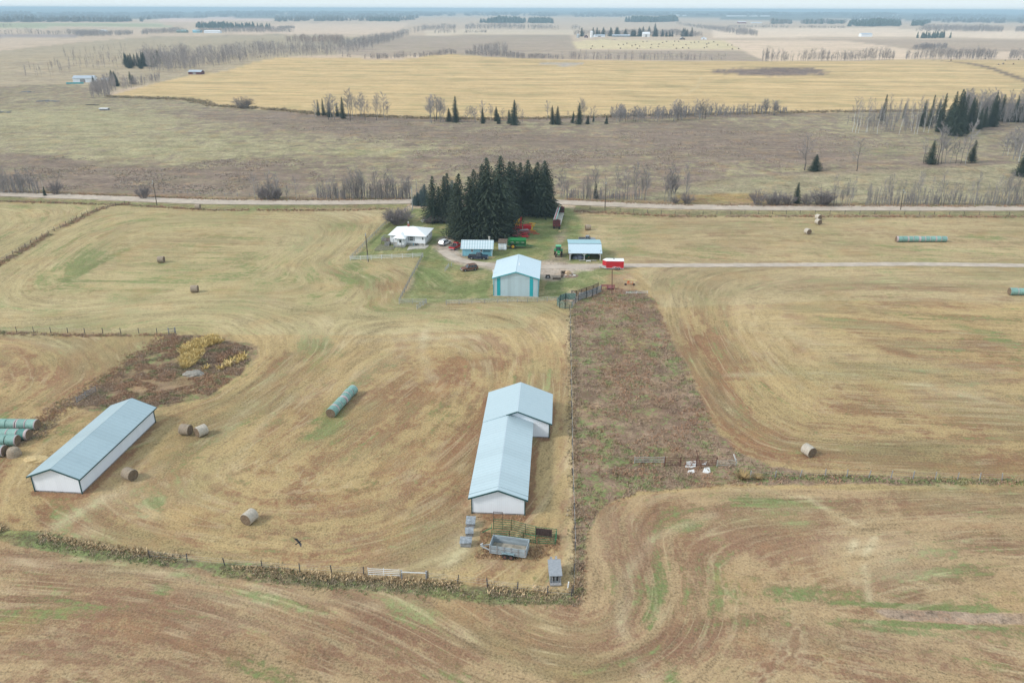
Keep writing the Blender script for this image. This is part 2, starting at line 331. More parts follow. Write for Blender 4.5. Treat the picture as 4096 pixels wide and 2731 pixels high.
REG = [  # name, polygon in photo pixels, colour, patch colour, patch bias, streak strength, green bias, edge jitter (fraction of distance)
 ('west hill', [(-900, 215), (0, 205), (300, 172), (560, 150), (1100, 138), (1500, 150), (1400, 215), (960, 275), (450, 365), (380, 420), (-900, 470)], (.42, .34, .23), (.30, .24, .185), .03, .4, -.15),
 ('west pasture', [(-900, 420), (0, 345), (300, 335), (450, 385), (760, 400), (860, 425), (1100, 440), (1300, 460), (1800, 478), (2500, 468), (3300, 450), (4900, 440), (4900, 830), (-900, 780)], PAST, SCRUB, .10, .25, -.08),
 ('gold', None, (.58, .425, .225), (.46, .32, .155), .03, .95, -.5),
 ('ditch', [(3708, 238), (3886, 253), (3976, 272), (4096, 314), (4300, 380), (4300, 396), (4096, 328), (3976, 283), (3886, 260)], (.20, .15, .11), (.15, .11, .09), .1, .1, -.2),
 ('slough', [(2810, 285), (2950, 275), (3080, 272), (3250, 274), (3310, 285), (3290, 298), (3150, 307), (3000, 304), (2900, 295)], (.22, .165, .14), (.15, .11, .10), .1, .1, -.2),
 ('wet spot', [(2170, 255), (2260, 248), (2340, 252), (2300, 262), (2200, 263)], (.45, .40, .36), (.35, .3, .26), 0, .3, -.3),
 ('knoll', [(2600, 780), (2700, 750), (2850, 715), (3100, 696), (3400, 690), (3650, 672), (4000, 660), (4900, 650), (4900, 815), (2700, 812)], (.32, .28, .18), (.26, .21, .145), .03, .2, -.06),
 ('orange verge', [(2700, 780), (3060, 775), (3080, 815), (2700, 815)], (.33, .24, .10), (.28, .17, .10), .05, .3, 0),
 ('hayland', [(-1200, 795), (500, 812), (850, 838), (1620, 830), (1540, 895), (1400, 1040), (1692, 1027), (1600, 1210), (2230, 1200), (2291, 1210), (2292, 850), (5600, 862), (5600, 3400), (-1200, 3400)], STRAW, BROWN, .05, 1.0, -.01),
 ('north hay', [(-1200, 800), (500, 815), (1620, 835), (1400, 1040), (1692, 1027), (1600, 1210), (2230, 1205), (2100, 1310), (1500, 1340), (700, 1338), (-1200, 1300)], (.42, .34, .185), (.28, .185, .10), .02, 1.0, .04),
 ('east hay', [(2290, 855), (5600, 865), (5600, 1240), (3400, 1200), (2640, 1230), (2560, 1080), (2430, 1035)], (.43, .335, .19), (.26, .165, .10), .03, 1.0, .01),
 ('low field', [(-1200, 2060), (0, 2140), (350, 2205), (700, 2255), (1300, 2335), (1750, 2360), (2200, 2400), (2290, 2410), (2330, 2350), (2345, 2130), (2410, 2030), (2560, 1975), (2900, 1950), (5600, 1990), (5600, 3400), (-1200, 3400)], (.41, .295, .17), (.22, .125, .08), .09, 1.0, .01),
 ('plough', [(1560, 150), (1700, 142), (2280, 141), (2290, 165), (2310, 200), (2980, 204), (3070, 245), (2100, 236), (1810, 218), (1500, 232), (1350, 215), (1330, 190)], (.33, .255, .21), (.47, .37, .29), .02, .9, -.4),
 ('bale field', [(2290, 168), (2400, 158), (2500, 160), (2900, 164), (3180, 180), (2970, 201), (2310, 199)], (.64, .53, .33), (.55, .44, .28), -.02, .6, -.4),
 ('pale field', [(2900, 165), (3400, 160), (3530, 180), (3640, 200), (3760, 222), (3700, 236), (3400, 242), (3080, 245), (2970, 203)], (.68, .52, .39), (.60, .46, .35), 0, .6, -.4),
 ('brown strip', [(3120, 157), (4900, 160), (4900, 188), (3800, 215), (3640, 198), (3400, 166)], (.40, .30, .23), (.46, .36, .28), 0, .5, -.3),
 ('pale band', [(2850, 118), (3400, 112), (4900, 140), (4900, 156), (3500, 150), (2850, 150)], (.76, .60, .46), (.66, .52, .40), 0, .4, -.4),
 ('pale east', [(3800, 216), (4900, 185), (4900, 238), (3700, 236)], (.66, .51, .39), (.58, .45, .34), 0, .5, -.3),
 ('plough west', [(-900, 140), (330, 138), (300, 152), (-900, 158)], (.30, .25, .25), (.4, .33, .3), 0, .5, -.4),
 ('green field', [(-900, 95), (200, 93), (640, 96), (700, 110), (-900, 117)], (.42, .43, .29), (.45, .42, .3), -.1, .4, .1),
 ('pink field', [(1130, 98), (1640, 92), (1560, 140), (1100, 138), (930, 132)], (.66, .50, .38), (.57, .44, .34), 0, .5, -.4),
 ('pink far', [(620, 76), (860, 70), (1080, 74), (1090, 84), (640, 90)], (.68, .50, .42), (.58, .45, .38), 0, .3, -.4),
 ('pale centre', [(1700, 123), (1960, 119), (2310, 122), (2310, 140), (1700, 142)], (.62, .50, .37), (.55, .45, .36), 0, .4, -.4),
 ('weeds', [(2290, 1195), (2330, 1175), (2440, 1150), (2560, 1165), (2625, 1210), (2690, 1350), (2760, 1490), (2850, 1690), (2940, 1800), (3080, 1870), (3300, 1898), (5600, 1950), (5600, 1975), (4096, 1938), (3000, 1938), (2560, 1970), (2410, 2030), (2350, 2130), (2345, 2250), (2345, 2420), (2290, 2430), (2292, 1900)], (.285, .20, .14), (.19, .118, .088), .06, .1, .10),
 ('pond', [(700, 1345), (760, 1335), (850, 1342), (1000, 1372), (1035, 1425), (960, 1500), (820, 1590), (600, 1640), (420, 1650), (300, 1640), (290, 1610), (470, 1490)], (.29, .21, .125), (.20, .13, .09), .05, .1, .05),
 ('low ditch', [(-600, 2020), (0, 2105), (350, 2170), (700, 2215), (1300, 2300), (1750, 2330), (2200, 2370), (2320, 2350), (2330, 2425), (2100, 2420), (1700, 2385), (1250, 2350), (700, 2275), (300, 2225), (0, 2165), (-600, 2080)], (.17, .155, .08), (.21, .16, .11), .05, .1, .15),
 ('lawn', [(1641, 833), (2290, 828), (2330, 900), (2325, 950), (2440, 1000), (2480, 1035), (2440, 1090), (2430, 1130), (2300, 1165), (2232, 1195), (1790, 1208), (1602, 1208), (1690, 1026), (1400, 1040), (1545, 895)], (.175, .205, .08), (.29, .24, .12), -.03, .7, .10),
 ('north verge', [(-900, 745), (0, 758), (900, 790), (1640, 788), (2230, 790), (2700, 808), (4900, 816), (4900, 830), (2700, 825), (-900, 775)], (.23, .185, .11), (.27, .17, .11), .05, .2, 0),
 ('south verge', [(-900, 765), (0, 785), (830, 818), (1640, 814), (1620, 833), (1400, 838), (850, 840), (500, 822), (0, 806), (-900, 800)], (.22, .205, .10), (.25, .17, .10), 0, .2, .08),
 ('south verge east', [(2290, 820), (2700, 840), (4900, 843), (4900, 868), (2700, 862), (2290, 845)], (.24, .21, .11), (.24, .17, .11), 0, .2, .05),
 ('gravel', [(1728, 985), (1755, 955), (1790, 945), (1850, 985), (1850, 1030), (1900, 1050), (1990, 1045), (2200, 1042), (2270, 1052), (2420, 1055), (2430, 1070), (2310, 1083), (2300, 1108), (2215, 1128), (2160, 1118), (2150, 1098), (1995, 1090), (1980, 1076), (1900, 1068), (1820, 1055), (1770, 1035)], (.44, .37, .31), (.29, .22, .17), .0, .3, -.3),
 ('track', [(2185, 1045), (2205, 1000), (2225, 960), (2235, 930), (2262, 905), (2268, 940), (2250, 985), (2258, 1020), (2300, 1046)], (.30, .245, .17), (.27, .22, .15), .05, .3, .0),
 ('green strip', [(3440, 2430), (3700, 2440), (4200, 2460), (4200, 2500), (3850, 2490), (3550, 2470)], (.34, .255, .19), (.30, .2, .14), 0, .2, -.3),
]
BLOBS = [  # px, py, half width px, half height px, tilt deg, green, brown, pale
 (900, 1110, 420, 90, 0, .10, -.05, .0), (330, 1050, 90, 50, -30, .22, 0, 0), (1350, 1320, 300, 60, 0, -.1, -.1, .5), (600, 1240, 500, 60, 0, 0, -.1, .35),
 (1230, 950, 160, 60, 0, .0, 0, .45), (1440, 850, 160, 40, 0, -.2, 0, .8), (1380, 900, 60, 18, 0, .25, .1, -.3),
 (2200, 1300, 200, 60, 10, -.1, -.1, .5), (1900, 1360, 260, 50, 10, -.1, 0, .3), (1770, 1720, 700, 250, 0, 0, .05, .0),
 (1330, 1680, 40, 60, 20, .5, 0, -.5), (1255, 1740, 60, 16, -20, .4, 0, -.3), (1380, 1590, 20, 60, 30, .5, 0, -.3),
 (3300, 1120, 700, 40, 0, 0, .02, .3), (3100, 1300, 260, 120, 30, -.1, 0, .5), (2850, 1500, 60, 130, -25, -.1, .22, 0), (2790, 1370, 60, 40, -25, -.1, .2, 0),
 (3080, 1780, 220, 60, 15, -.1, .18, 0), (3450, 1620, 120, 60, 5, 0, .17, 0), (3560, 1780, 260, 60, 0, 0, .12, .1), (3200, 1400, 40, 25, 0, 0, .18, 0),
 (3500, 1430, 400, 50, 12, .05, -.05, .3), (3580, 1150, 300, 14, 0, 0, .3, 0), (3600, 1410, 100, 10, 12, 0, .3, 0), (3980, 1350, 200, 20, 20, .25, 0, 0),
 (3800, 1560, 300, 70, 15, 0, 0, .4), (3900, 1860, 400, 30, 0, 0, .2, 0),
 (2680, 1230, 40, 90, -25, 0, 0, .5), (2590, 2150, 30, 180, 10, -.1, .22, 0), (2530, 2280, 40, 200, 5, .0, .1, .1), (2620, 2330, 60, 170, 10, .17, 0, .0),
 (2750, 2100, 80, 25, -10, .35, 0, 0), (3000, 1990, 160, 20, 5, .3, 0, 0), (2450, 2120, 60, 120, 20, -.1, .1, .4), (3100, 2180, 260, 70, 0, -.15, .15, 0),
 (3500, 2200, 260, 60, 0, -.1, -.1, .6), (3550, 2290, 200, 40, 0, 0, 0, .5), (3900, 2300, 160, 40, 0, 0, .18, 0), (3200, 2380, 260, 30, 0, .2, 0, 0), (3300, 2010, 300, 20, 0, 0, .1, .0),
 (2100, 2560, 420, 90, 0, -.15, .12, .0), (2900, 2600, 400, 60, 0, -.1, .12, 0), (3500, 2560, 500, 60, 0, .05, .05, .3), (2500, 2640, 160, 20, -15, .35, 0, 0),
 (3700, 2428, 300, 10, 3, .7, 0, -.3), (3650, 2496, 280, 9, 3, .7, 0, -.3), (3560, 2520, 200, 12, 5, .4, 0, 0),
 (300, 2260, 300, 25, 8, 0, .18, 0), (900, 2290, 220, 20, 8, 0, .14, .2), (620, 2500, 420, 120, 0, -.1, .16, 0), (150, 2400, 240, 80, 0, .15, .05, 0), (650, 2350, 40, 25, 0, .5, 0, 0),
 (1050, 2500, 260, 60, 10, 0, 0, .3), (1500, 2480, 200, 60, 10, 0, .12, 0), (1200, 2640, 400, 80, 0, .05, .12, 0), (900, 2390, 300, 20, 10, 0, 0, .5),
 (500, 2000, 140, 70, 0, 0, .05, .35), (220, 2080, 180, 50, 0, 0, .16, .0), (340, 2130, 60, 40, 0, -.1, 0, .5), (620, 2010, 30, 20, 0, .5, 0, 0), (850, 1900, 120, 60, -30, 0, 0, .3),
 (800, 2120, 260, 40, 0, .1, .08, .1), (1500, 2150, 400, 60, 0, 0, .05, .2), (1830, 2150, 60, 90, 30, -.1, 0, .6), (1900, 2250, 300, 30, 0, -.2, .1, .4), (2230, 2050, 30, 260, 0, -.2, .0, .4),
 (2260, 1700, 30, 500, 0, -.2, .15, .0), (1850, 1900, 60, 200, 15, -.1, .18, 0), (750, 1750, 140, 90, -35, .1, .12, 0), (500, 1790, 60, 130, -35, .05, .12, 0),
 (200, 1500, 300, 60, 0, -.1, .05, .1), (330, 1440, 140, 30, -15, -.1, .15, 0), (150, 1370, 200, 25, 0, 0, 0, .4), (1250, 1420, 100, 80, -30, .2, 0, 0),
 (1900, 1450, 120, 20, 5, -.1, .2, 0), (1450, 1460, 200, 80, -30, 0, 0, .3),
 (2090, 900, 120, 60, 0, .2, 0, -.2), (1750, 1170, 60, 70, 20, .2, 0, 0), (1850, 1120, 90, 30, 0, 0, .05, .2), (2330, 1120, 90, 30, 0, -.2, .0, .3), (2500, 1120, 60, 40, 0, -.3, .1, .5), (2480, 1090, 60, 12, 0, .35, 0, -.2),
 (2520, 1000, 60, 20, 0, .3, 0, 0), (2500, 930, 100, 40, 0, .15, 0, 0), (2400, 980, 120, 60, 0, 0, 0, .3), (1550, 1160, 60, 30, 0, 0, .3, 0), (1500, 1120, 90, 30, 0, .1, .1, 0), (1420, 1065, 35, 12, 0, .6, 0, 0),
 # pasture scrub
 (450, 720, 500, 45, 3, 0, 0.42, 0), (1100, 680, 260, 35, 3, 0, 0.196, 0), (760, 705, 130, 22, 0, 0, 0.56, -.5), (150, 640, 220, 20, 5, 0, 0.28, 0), (1400, 500, 300, 35, 3, 0, 0.364, .1), (1000, 470, 300, 16, 3, 0, 0.28, 0), (2100, 560, 300, 30, 3, 0, 0.28, 0),
 (2900, 560, 420, 50, 4, -.05, 0.392, .1), (3200, 620, 260, 30, 4, -.05, 0.28, 0), (2100, 640, 600, 22, 0, 0, 0.224, 0), (2700, 690, 160, 40, 0, 0, 0.14, 0), (3800, 545, 120, 30, 0, .15, 0.0, .2), (3530, 605, 150, 20, 0, .25, 0.0, .2), (2800, 740, 80, 15, 0, 0, 0.42, -.3),
 (700, 590, 600, 60, 0, .06, -0.168, .25), (300, 480, 400, 60, 0, .06, -0.252, .2), (1500, 610, 200, 20, 0, .12, -0.14, .3), (3950, 505, 160, 18, 0, 0, 0.14, 0),
]
BLOBW = []
for (px, py, hw, hh, tilt, gb, bb, pb) in BLOBS:
    c, s = math.cos(rad(tilt)), math.sin(rad(tilt))
    p0 = np.array(G(px, py)); a = np.array(G(px + hw * c, py + hw * s)) - p0; b = np.array(G(px - hh * s, py + hh * c)) - p0
    BLOBW.append((p0, np.linalg.inv(np.array([a, b]).T), gb, bb, pb))
regw = []
for r in REG:
    poly = np.vstack([WL['gold_low'], WL['gold_top'][::-1]]) if r[1] is None else np.array(GP(r[1]))
    regw.append((r[0], poly, *r[2:]))
ts = np.concatenate([-np.geomspace(4.5, .84, 16), np.arange(-.82, .8201, .0026), np.geomspace(.84, 4.5, 16)])
pyr = np.arange(2731, 47, -6.0); Dn = np.array([G(2048, p)[1] if p > 700 else HC / math.tan(PITCH + math.atan((p - CY) / FPX)) for p in pyr])
Ds = np.concatenate([np.linspace(-60, 52, 12), Dn, np.geomspace(Dn[-1] * 1.04, 60000, 60)])
T, D = np.meshgrid(ts, Ds); X = T * np.maximum(D + 22, 22) ; Y = D.copy()
HGT = Hf(X, Y); lit = (D < 330); HGT = np.where(lit, HGT * np.clip((D - 300) / 30, 0, 1), HGT)
x = X.ravel(); y = Y.ravel(); nv = len(x)
col = np.tile(np.array([.56, .43, .32]), (nv, 1)); col2 = np.tile(np.array([.44, .34, .26]), (nv, 1))
amp = np.full(nv, .4); gb = np.full(nv, -.3); bb = np.zeros(nv); soft = np.maximum(y, 60) * .004
forest = (y > 5200) & (vnoise(x, y, 2100, 5) + .35 * vnoise(x, y, 700, 6) > .70 - np.clip((y - 7000) / 9000, 0, .5)); 
forest |= (x < -900) & (y > 3900) & (vnoise(x, y, 1500, 9) > .42)
col[forest] = (.10, .12, .105); col2[forest] = (.15, .14, .12)
jit = (vnoise(x, y, 7, 1) - .5 + (vnoise(x, y, 2.2, 2) - .5) * .7) * np.clip(y * .012, 1.2, 12)
for (nm, P, c, c2, bias, am, g0) in regw:
    lo = P.min(0) - 30; hi = P.max(0) + 30
    k = np.where((x > lo[0]) & (x < hi[0]) & (y > lo[1]) & (y < hi[1]))[0]
    if not len(k): continue
    j = .12 if nm in ('gold', 'hayland', 'ditch') else (.9 if nm in ('gravel', 'weeds', 'pond', 'low ditch', 'green strip', 'track', 'slough', 'wet spot') else .5)
    w = np.clip(.5 + (sdf(x[k], y[k], P) + jit[k] * j) / (soft[k] * (2.5 if nm in ('gravel', 'track', 'lawn', 'slough') else 1)), 0, 1)
    col[k] += (np.array(c) - col[k]) * w[:, None]; col2[k] += (np.array(c2) - col2[k]) * w[:, None]
    amp[k] += (am - amp[k]) * w; gb[k] += (g0 - gb[k]) * w; bb[k] += (bias - bb[k]) * w
pale = np.zeros(nv)
for (p0, A, g, b_, p_) in BLOBW:
    d = np.stack([x - p0[0], y - p0[1]]); q = A @ d; r2 = (q ** 2).sum(0); k = r2 < 9
    w = np.exp(-r2[k] * .9); gb[k] += g * w; bb[k] += b_ * w; pale[k] += p_ * w
TRK = [([(1740, 1215), (1700, 1290), (1690, 1400), (1725, 1520)], 1.6, 0, 0, .9), ([(1905, 1345), (1400, 1365), (1100, 1500), (880, 1760)], 1.8, 0, 0, .8), ([(1880, 1370), (1500, 1400), (1190, 1560), (1000, 1750)], 1.2, 0, 0, .8),
 ([(2880, 1955), (3060, 1962), (3230, 1990), (3330, 2050), (3480, 2125)], .8, 0, -.1, 1.6), ([(2262, 1500), (2266, 1900), (2272, 2250)], 1.0, -.2, -.1, .9), ([(2282, 1240), (2288, 1600), (2294, 2300)], .8, -.2, -.2, 1.2),
 ([(0, 2240), (450, 2280), (900, 2330), (1500, 2430)], 1.4, -.1, 0, .9), ([(700, 2290), (1000, 2370), (1300, 2450)], 1.0, .3, 0, 0), ([(2250, 2731), (2500, 2640), (2720, 2520), (3060, 2470)], 1.2, .08, .2, -.3), ([(2805, 310), (2790, 350), (2740, 378), (2600, 400)], 2.2, 0, -.1, 1.2),
 ([(270, 1120), (380, 1060), (500, 1000)], 1.6, .5, .15, -.5), ([(270, 1125), (620, 1124)], 1.2, .35, .1, 0), ([(1740, 1195), (1850, 1120), (1960, 1090)], 1.4, -.1, .05, .6), ([(1620, 940), (1560, 900)], 2, 0, 0, 0), ([(2060, 950), (2120, 880)], 5, .2, 0, 0), ([(2420, 1080), (2600, 1085)], 3, 0, 0, .5),
 ([(3330, 1450), (3700, 1490), (4096, 1600)], 1.6, .1, .12, 0), ([(2900, 1500), (3300, 1490), (3700, 1540), (4096, 1640)], 1.5, 0, 0, .9), ([(2600, 2731), (2480, 2500), (2500, 2300), (2620, 2150), (2850, 2060)], 1.3, 0, 0, 1.0), ([(2700, 2731), (2600, 2500), (2640, 2350)], 1.2, .2, 0, 0),
 ([(3420, 2160), (3380, 2260), (3420, 2330)], .8, 0, 0, 1.4), ([(3500, 2150), (3450, 2240), (3480, 2400)], .8, 0, 0, 1.4), ([(180, 2130), (420, 1990), (640, 1870)], 2.2, 0, 0, .8), ([(1750, 2300), (1880, 2180), (1900, 2060), (1960, 1800)], 1.6, -.1, 0, 1.1)]
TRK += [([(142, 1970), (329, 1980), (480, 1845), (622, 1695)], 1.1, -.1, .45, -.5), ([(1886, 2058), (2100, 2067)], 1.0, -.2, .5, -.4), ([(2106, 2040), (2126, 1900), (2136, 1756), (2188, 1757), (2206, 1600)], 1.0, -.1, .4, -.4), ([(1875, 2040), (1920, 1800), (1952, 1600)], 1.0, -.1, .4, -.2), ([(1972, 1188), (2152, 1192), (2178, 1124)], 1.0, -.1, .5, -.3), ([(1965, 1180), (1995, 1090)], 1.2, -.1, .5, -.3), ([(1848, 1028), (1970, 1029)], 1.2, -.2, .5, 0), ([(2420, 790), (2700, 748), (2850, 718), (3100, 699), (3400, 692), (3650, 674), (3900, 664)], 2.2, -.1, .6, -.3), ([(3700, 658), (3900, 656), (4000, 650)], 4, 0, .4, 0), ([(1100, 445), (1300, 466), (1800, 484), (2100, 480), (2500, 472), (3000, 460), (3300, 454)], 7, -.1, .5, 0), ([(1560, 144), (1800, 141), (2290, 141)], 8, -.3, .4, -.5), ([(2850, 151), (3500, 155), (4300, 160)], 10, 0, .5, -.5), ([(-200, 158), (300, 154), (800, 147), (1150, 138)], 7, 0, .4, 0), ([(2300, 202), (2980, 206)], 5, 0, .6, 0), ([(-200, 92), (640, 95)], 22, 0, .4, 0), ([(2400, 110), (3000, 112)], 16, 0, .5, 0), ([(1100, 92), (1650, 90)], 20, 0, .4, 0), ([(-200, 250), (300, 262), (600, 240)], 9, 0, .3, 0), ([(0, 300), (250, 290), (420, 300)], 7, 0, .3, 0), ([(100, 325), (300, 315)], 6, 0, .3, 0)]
for (ln_, wd0, g, b_, p_) in TRK:
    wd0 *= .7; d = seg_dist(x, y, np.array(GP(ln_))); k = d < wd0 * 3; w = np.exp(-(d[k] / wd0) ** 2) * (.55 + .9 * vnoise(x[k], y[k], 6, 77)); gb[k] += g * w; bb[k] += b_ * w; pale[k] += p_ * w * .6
# in the middle of each field the rows run straight, with a slow wander
cen = np.clip((12 - x) / 12, 0, 1) * np.clip((x + 95) / 15, 0, 1) * np.clip((185 - y) / 15, 0, 1)
al = np.where(x < -55, .95, 1.12)
ub = y + 9 * (vnoise(x, y, 110, 41) - .5) + .06 * x + 9 * np.exp(-((x - 75) / 30) ** 2) * np.clip((150 - y) / 80, -1, 1)
uc = x * np.sin(al) - y * np.cos(al) + 7 * (vnoise(x, y, 60, 43) - .5)
u2 = np.where(cen > .5, uc, ub)
# row direction: the mower went round each field, so rows run parallel to the nearest edges
ks = 15.0; acc = np.zeros(nv)
for nm, P in WL.items():
    d = seg_dist(x, y, P); acc += np.exp(-np.minimum(d, 650) / ks * (1 if not nm.startswith('gold') else 1))
dmin = np.minimum.reduce([seg_dist(x, y, P) for P in WL.values()])
u = np.where(dmin < 280, -ks * np.log(acc + 1e-30), dmin)
u = u + 1.5 * (vnoise(x, y, 45, 3) - .5)
grid = np.arange(len(Ds) * len(ts)).reshape(len(Ds), len(ts))
f = np.stack([grid[:-1, :-1], grid[:-1, 1:], grid[1:, 1:], grid[1:, :-1]], -1).reshape(-1, 4)

gm, t, b = newmat('farmland')
def attr(n, o='Vector'): a = N(t, 'ShaderNodeAttribute', attribute_name=n); return a.outputs[o]
P = N(t, 'ShaderNodeNewGeometry').outputs['Position']; c1 = attr('col', 'Color'); c2 = attr('patch', 'Color')
fl = N(t, 'ShaderNodeSeparateXYZ'); t.links.new(attr('flow'), fl.inputs[0]); U, GB, BB = fl.outputs
am_ = N(t, 'ShaderNodeSeparateXYZ'); t.links.new(attr('amt'), am_.inputs[0]); AMP, PALE, SOFT = am_.outputs
sp = N(t, 'ShaderNodeSeparateXYZ'); t.links.new(P, sp.inputs[0])
fl2 = N(t, 'ShaderNodeSeparateXYZ'); t.links.new(attr('flow2'), fl2.inputs[0]); U2 = fl2.outputs[0]
def rows2(wd_, ln):
    cb = N(t, 'ShaderNodeCombineXYZ'); t.links.new(math_(t, 'DIVIDE', U2, wd_), cb.inputs[0])
    t.links.new(math_(t, 'DIVIDE', sp.outputs[0], ln), cb.inputs[1]); t.links.new(math_(t, 'DIVIDE', sp.outputs[1], ln), cb.inputs[2]); return cb.outputs[0]
def lerp(a, b_, f_): return math_(t, 'ADD', math_(t, 'MULTIPLY', a, math_(t, 'SUBTRACT', 1.0, f_)), math_(t, 'MULTIPLY', b_, f_))
def rows(wd_, ln):
    cb = N(t, 'ShaderNodeCombineXYZ'); t.links.new(math_(t, 'DIVIDE', U, wd_), cb.inputs[0])
    t.links.new(math_(t, 'DIVIDE', sp.outputs[0], ln), cb.inputs[1]); t.links.new(math_(t, 'DIVIDE', sp.outputs[1], ln), cb.inputs[2]); return cb.outputs[0]
def rn(w_, l_, s_=1.0, d_=3, r_=.6): return lerp(noise(t, rows(w_, l_), s_, d_, r_), noise(t, rows2(w_, l_), s_, d_, r_), SOFT)
r1 = rn(2.6, 24); r2 = rn(.8, 12); r3 = rn(7, 40, 1.0, 3, .55); r4 = noise(t, rows2(16, 190), 1.0, 4, .6)
m1 = noise(t, P, .055, 4, .6); m2 = noise(t, P, .35, 4, .65); m3 = noise(t, P, 1.1, 4, .7); m4 = noise(t, P, 3.2, 3, .7); m0 = noise(t, P, .012, 3, .5)
m2b = noise(t, vscale(t, P, (1, .6, 1)), .14, 5, .62, .6)
def lerp(a, b_, f_): return math_(t, 'ADD', math_(t, 'MULTIPLY', a, math_(t, 'SUBTRACT', 1.0, f_)), math_(t, 'MULTIPLY', b_, f_))
ampc = math_(t, 'MULTIPLY', AMP, .62, clamp=True)
big = lerp(m2b, r3, ampc); midn = lerp(m2, r1, ampc); fin = lerp(m3, r2, math_(t, 'MULTIPLY', AMP, .5, clamp=True))
pf = math_(t, 'ADD', math_(t, 'ADD', math_(t, 'MULTIPLY', big, 1.2), math_(t, 'ADD', math_(t, 'MULTIPLY', midn, 1.3), math_(t, 'MULTIPLY', fin, .8))), math_(t, 'SUBTRACT', BB, 1.15))
patch = ramp(t, pf, .47, .69)
patch = math_(t, 'MULTIPLY', patch, ramp(t, m3, .25, .6, .45, 1.0))
c = mix(t, patch, c1, c2)
gf = math_(t, 'ADD', math_(t, 'ADD', math_(t, 'MULTIPLY', rn(5, 30, 1.7), .5), math_(t, 'ADD', math_(t, 'MULTIPLY', m1, .5), math_(t, 'ADD', math_(t, 'MULTIPLY', fin, 1.2), math_(t, 'SUBTRACT', math_(t, 'MULTIPLY', midn, 1.1), 1.15)))), GB)
green = math_(t, 'MULTIPLY', ramp(t, gf, .52, .80), ramp(t, m3, .3, .6, .5, .95))
c = mix(t, green, c, (.155, .19, .075))
palef = math_(t, 'MULTIPLY', math_(t, 'ADD', PALE, ramp(t, r3, .5, .75, 0, .5)), ramp(t, midn, .38, .62, .15, .75), clamp=True)
c = mix(t, math_(t, 'MULTIPLY', palef, math_(t, 'MINIMUM', AMP, 1.0)), c, (.50, .42, .27))
c = mix(t, math_(t, 'MULTIPLY', ramp(t, math_(t, 'ADD', math_(t, 'MULTIPLY', r3, .5), math_(t, 'MULTIPLY', noise(t, P, .022, 4, .6), .5)), .48, .62, 0, .5), AMP), c, (.29, .265, .13))
rl = math_(t, 'ABSOLUTE', math_(t, 'SUBTRACT', rn(1.7, 34, 1.0, 2, .5), .5))
rl2 = math_(t, 'ABSOLUTE', math_(t, 'SUBTRACT', rn(4.5, 70, 1.0, 2, .5), .52))
c = mix(t, math_(t, 'MULTIPLY', math_(t, 'MULTIPLY', ramp(t, rl, .0, .05, .34, 0), ramp(t, m2b, .42, .6)), AMP), c, (.55, .45, .28))
c = mix(t, math_(t, 'MULTIPLY', math_(t, 'MULTIPLY', ramp(t, rl2, .0, .03, .38, 0), ramp(t, m2, .38, .62)), AMP), c, (.20, .135, .08))
c = mix(t, math_(t, 'MULTIPLY', ramp(t, noise(t, P, .09, 3, .6), .5, .7), .28), c, (.40, .25, .12))
tone = math_(t, 'ADD', 1.0 - .5 * (1.1 + 1.6 + 1.1 + .5), math_(t, 'ADD', math_(t, 'ADD', math_(t, 'MULTIPLY', midn, 1.1), math_(t, 'MULTIPLY', fin, 1.6)), math_(t, 'ADD', math_(t, 'MULTIPLY', m4, 1.1), lerp(math_(t, 'MULTIPLY', m0, .5), math_(t, 'ADD', math_(t, 'MULTIPLY', r4, 1.1), -.3), math_(t, 'MULTIPLY', fl2.outputs[1], AMP)))))
spk = math_(t, 'MULTIPLY', math_(t, 'ADD', math_(t, 'SUBTRACT', noise(t, P, .45, 5, .75), .5), math_(t, 'SUBTRACT', noise(t, vscale(t, P, (.5, 1, 1)), .13, 5, .7), .5)), math_(t, 'MULTIPLY', math_(t, 'SUBTRACT', 1.0, AMP), 1.9))
tone = math_(t, 'ADD', tone, spk)
tone = math_(t, 'MINIMUM', math_(t, 'MAXIMUM', tone, .45), 1.6)
sc_ = N(t, 'ShaderNodeVectorMath', operation='SCALE'); t.links.new(c, sc_.inputs[0]); t.links.new(math_(t, 'MULTIPLY', tone, 1.0), sc_.inputs['Scale'])
cr = math_(t, 'SUBTRACT', math_(t, 'ADD', math_(t, 'MULTIPLY', fin, .5), math_(t, 'MULTIPLY', m4, .5)), .5)
cc = mix(t, ramp(t, cr, -.02, -.14, 0, .5, False), sc_.outputs[0], (.10, .075, .045))
t.links.new(cc, b.inputs['Base Color']); b.inputs['Roughness'].default_value = 1.0; b.inputs['Specular IOR Level'].default_value = .05
bp = N(t, 'ShaderNodeBump'); bp.inputs['Strength'].default_value = .5; bp.inputs['Distance'].default_value = .25
t.links.new(math_(t, 'ADD', math_(t, 'ADD', fin, midn), m4), bp.inputs['Height']); t.links.new(bp.outputs[0], b.inputs['Normal'])
me = fast_mesh('ground', np.stack([x, y, HGT.ravel()], 1), f.ravel(), 4, [gm])
def setattr_(me, nm, data, typ='FLOAT_VECTOR', key='vector'):
    a = me.attributes.new(nm, typ, 'POINT'); a.data.foreach_set(key, np.asarray(data, np.float32).ravel())
one = np.ones((nv, 1))
setattr_(me, 'col', np.hstack([col, one]), 'FLOAT_COLOR', 'color'); setattr_(me, 'patch', np.hstack([col2, one]), 'FLOAT_COLOR', 'color')
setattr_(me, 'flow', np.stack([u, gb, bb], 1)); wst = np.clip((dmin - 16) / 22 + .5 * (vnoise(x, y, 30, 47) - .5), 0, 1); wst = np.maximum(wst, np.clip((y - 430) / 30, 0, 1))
setattr_(me, 'amt', np.stack([amp, pale, wst], 1)); setattr_(me, 'flow2', np.stack([u2, np.clip(y / 900, 0, 1), u2], 1))
me.polygons.foreach_set('use_smooth', [True] * len(me.polygons))
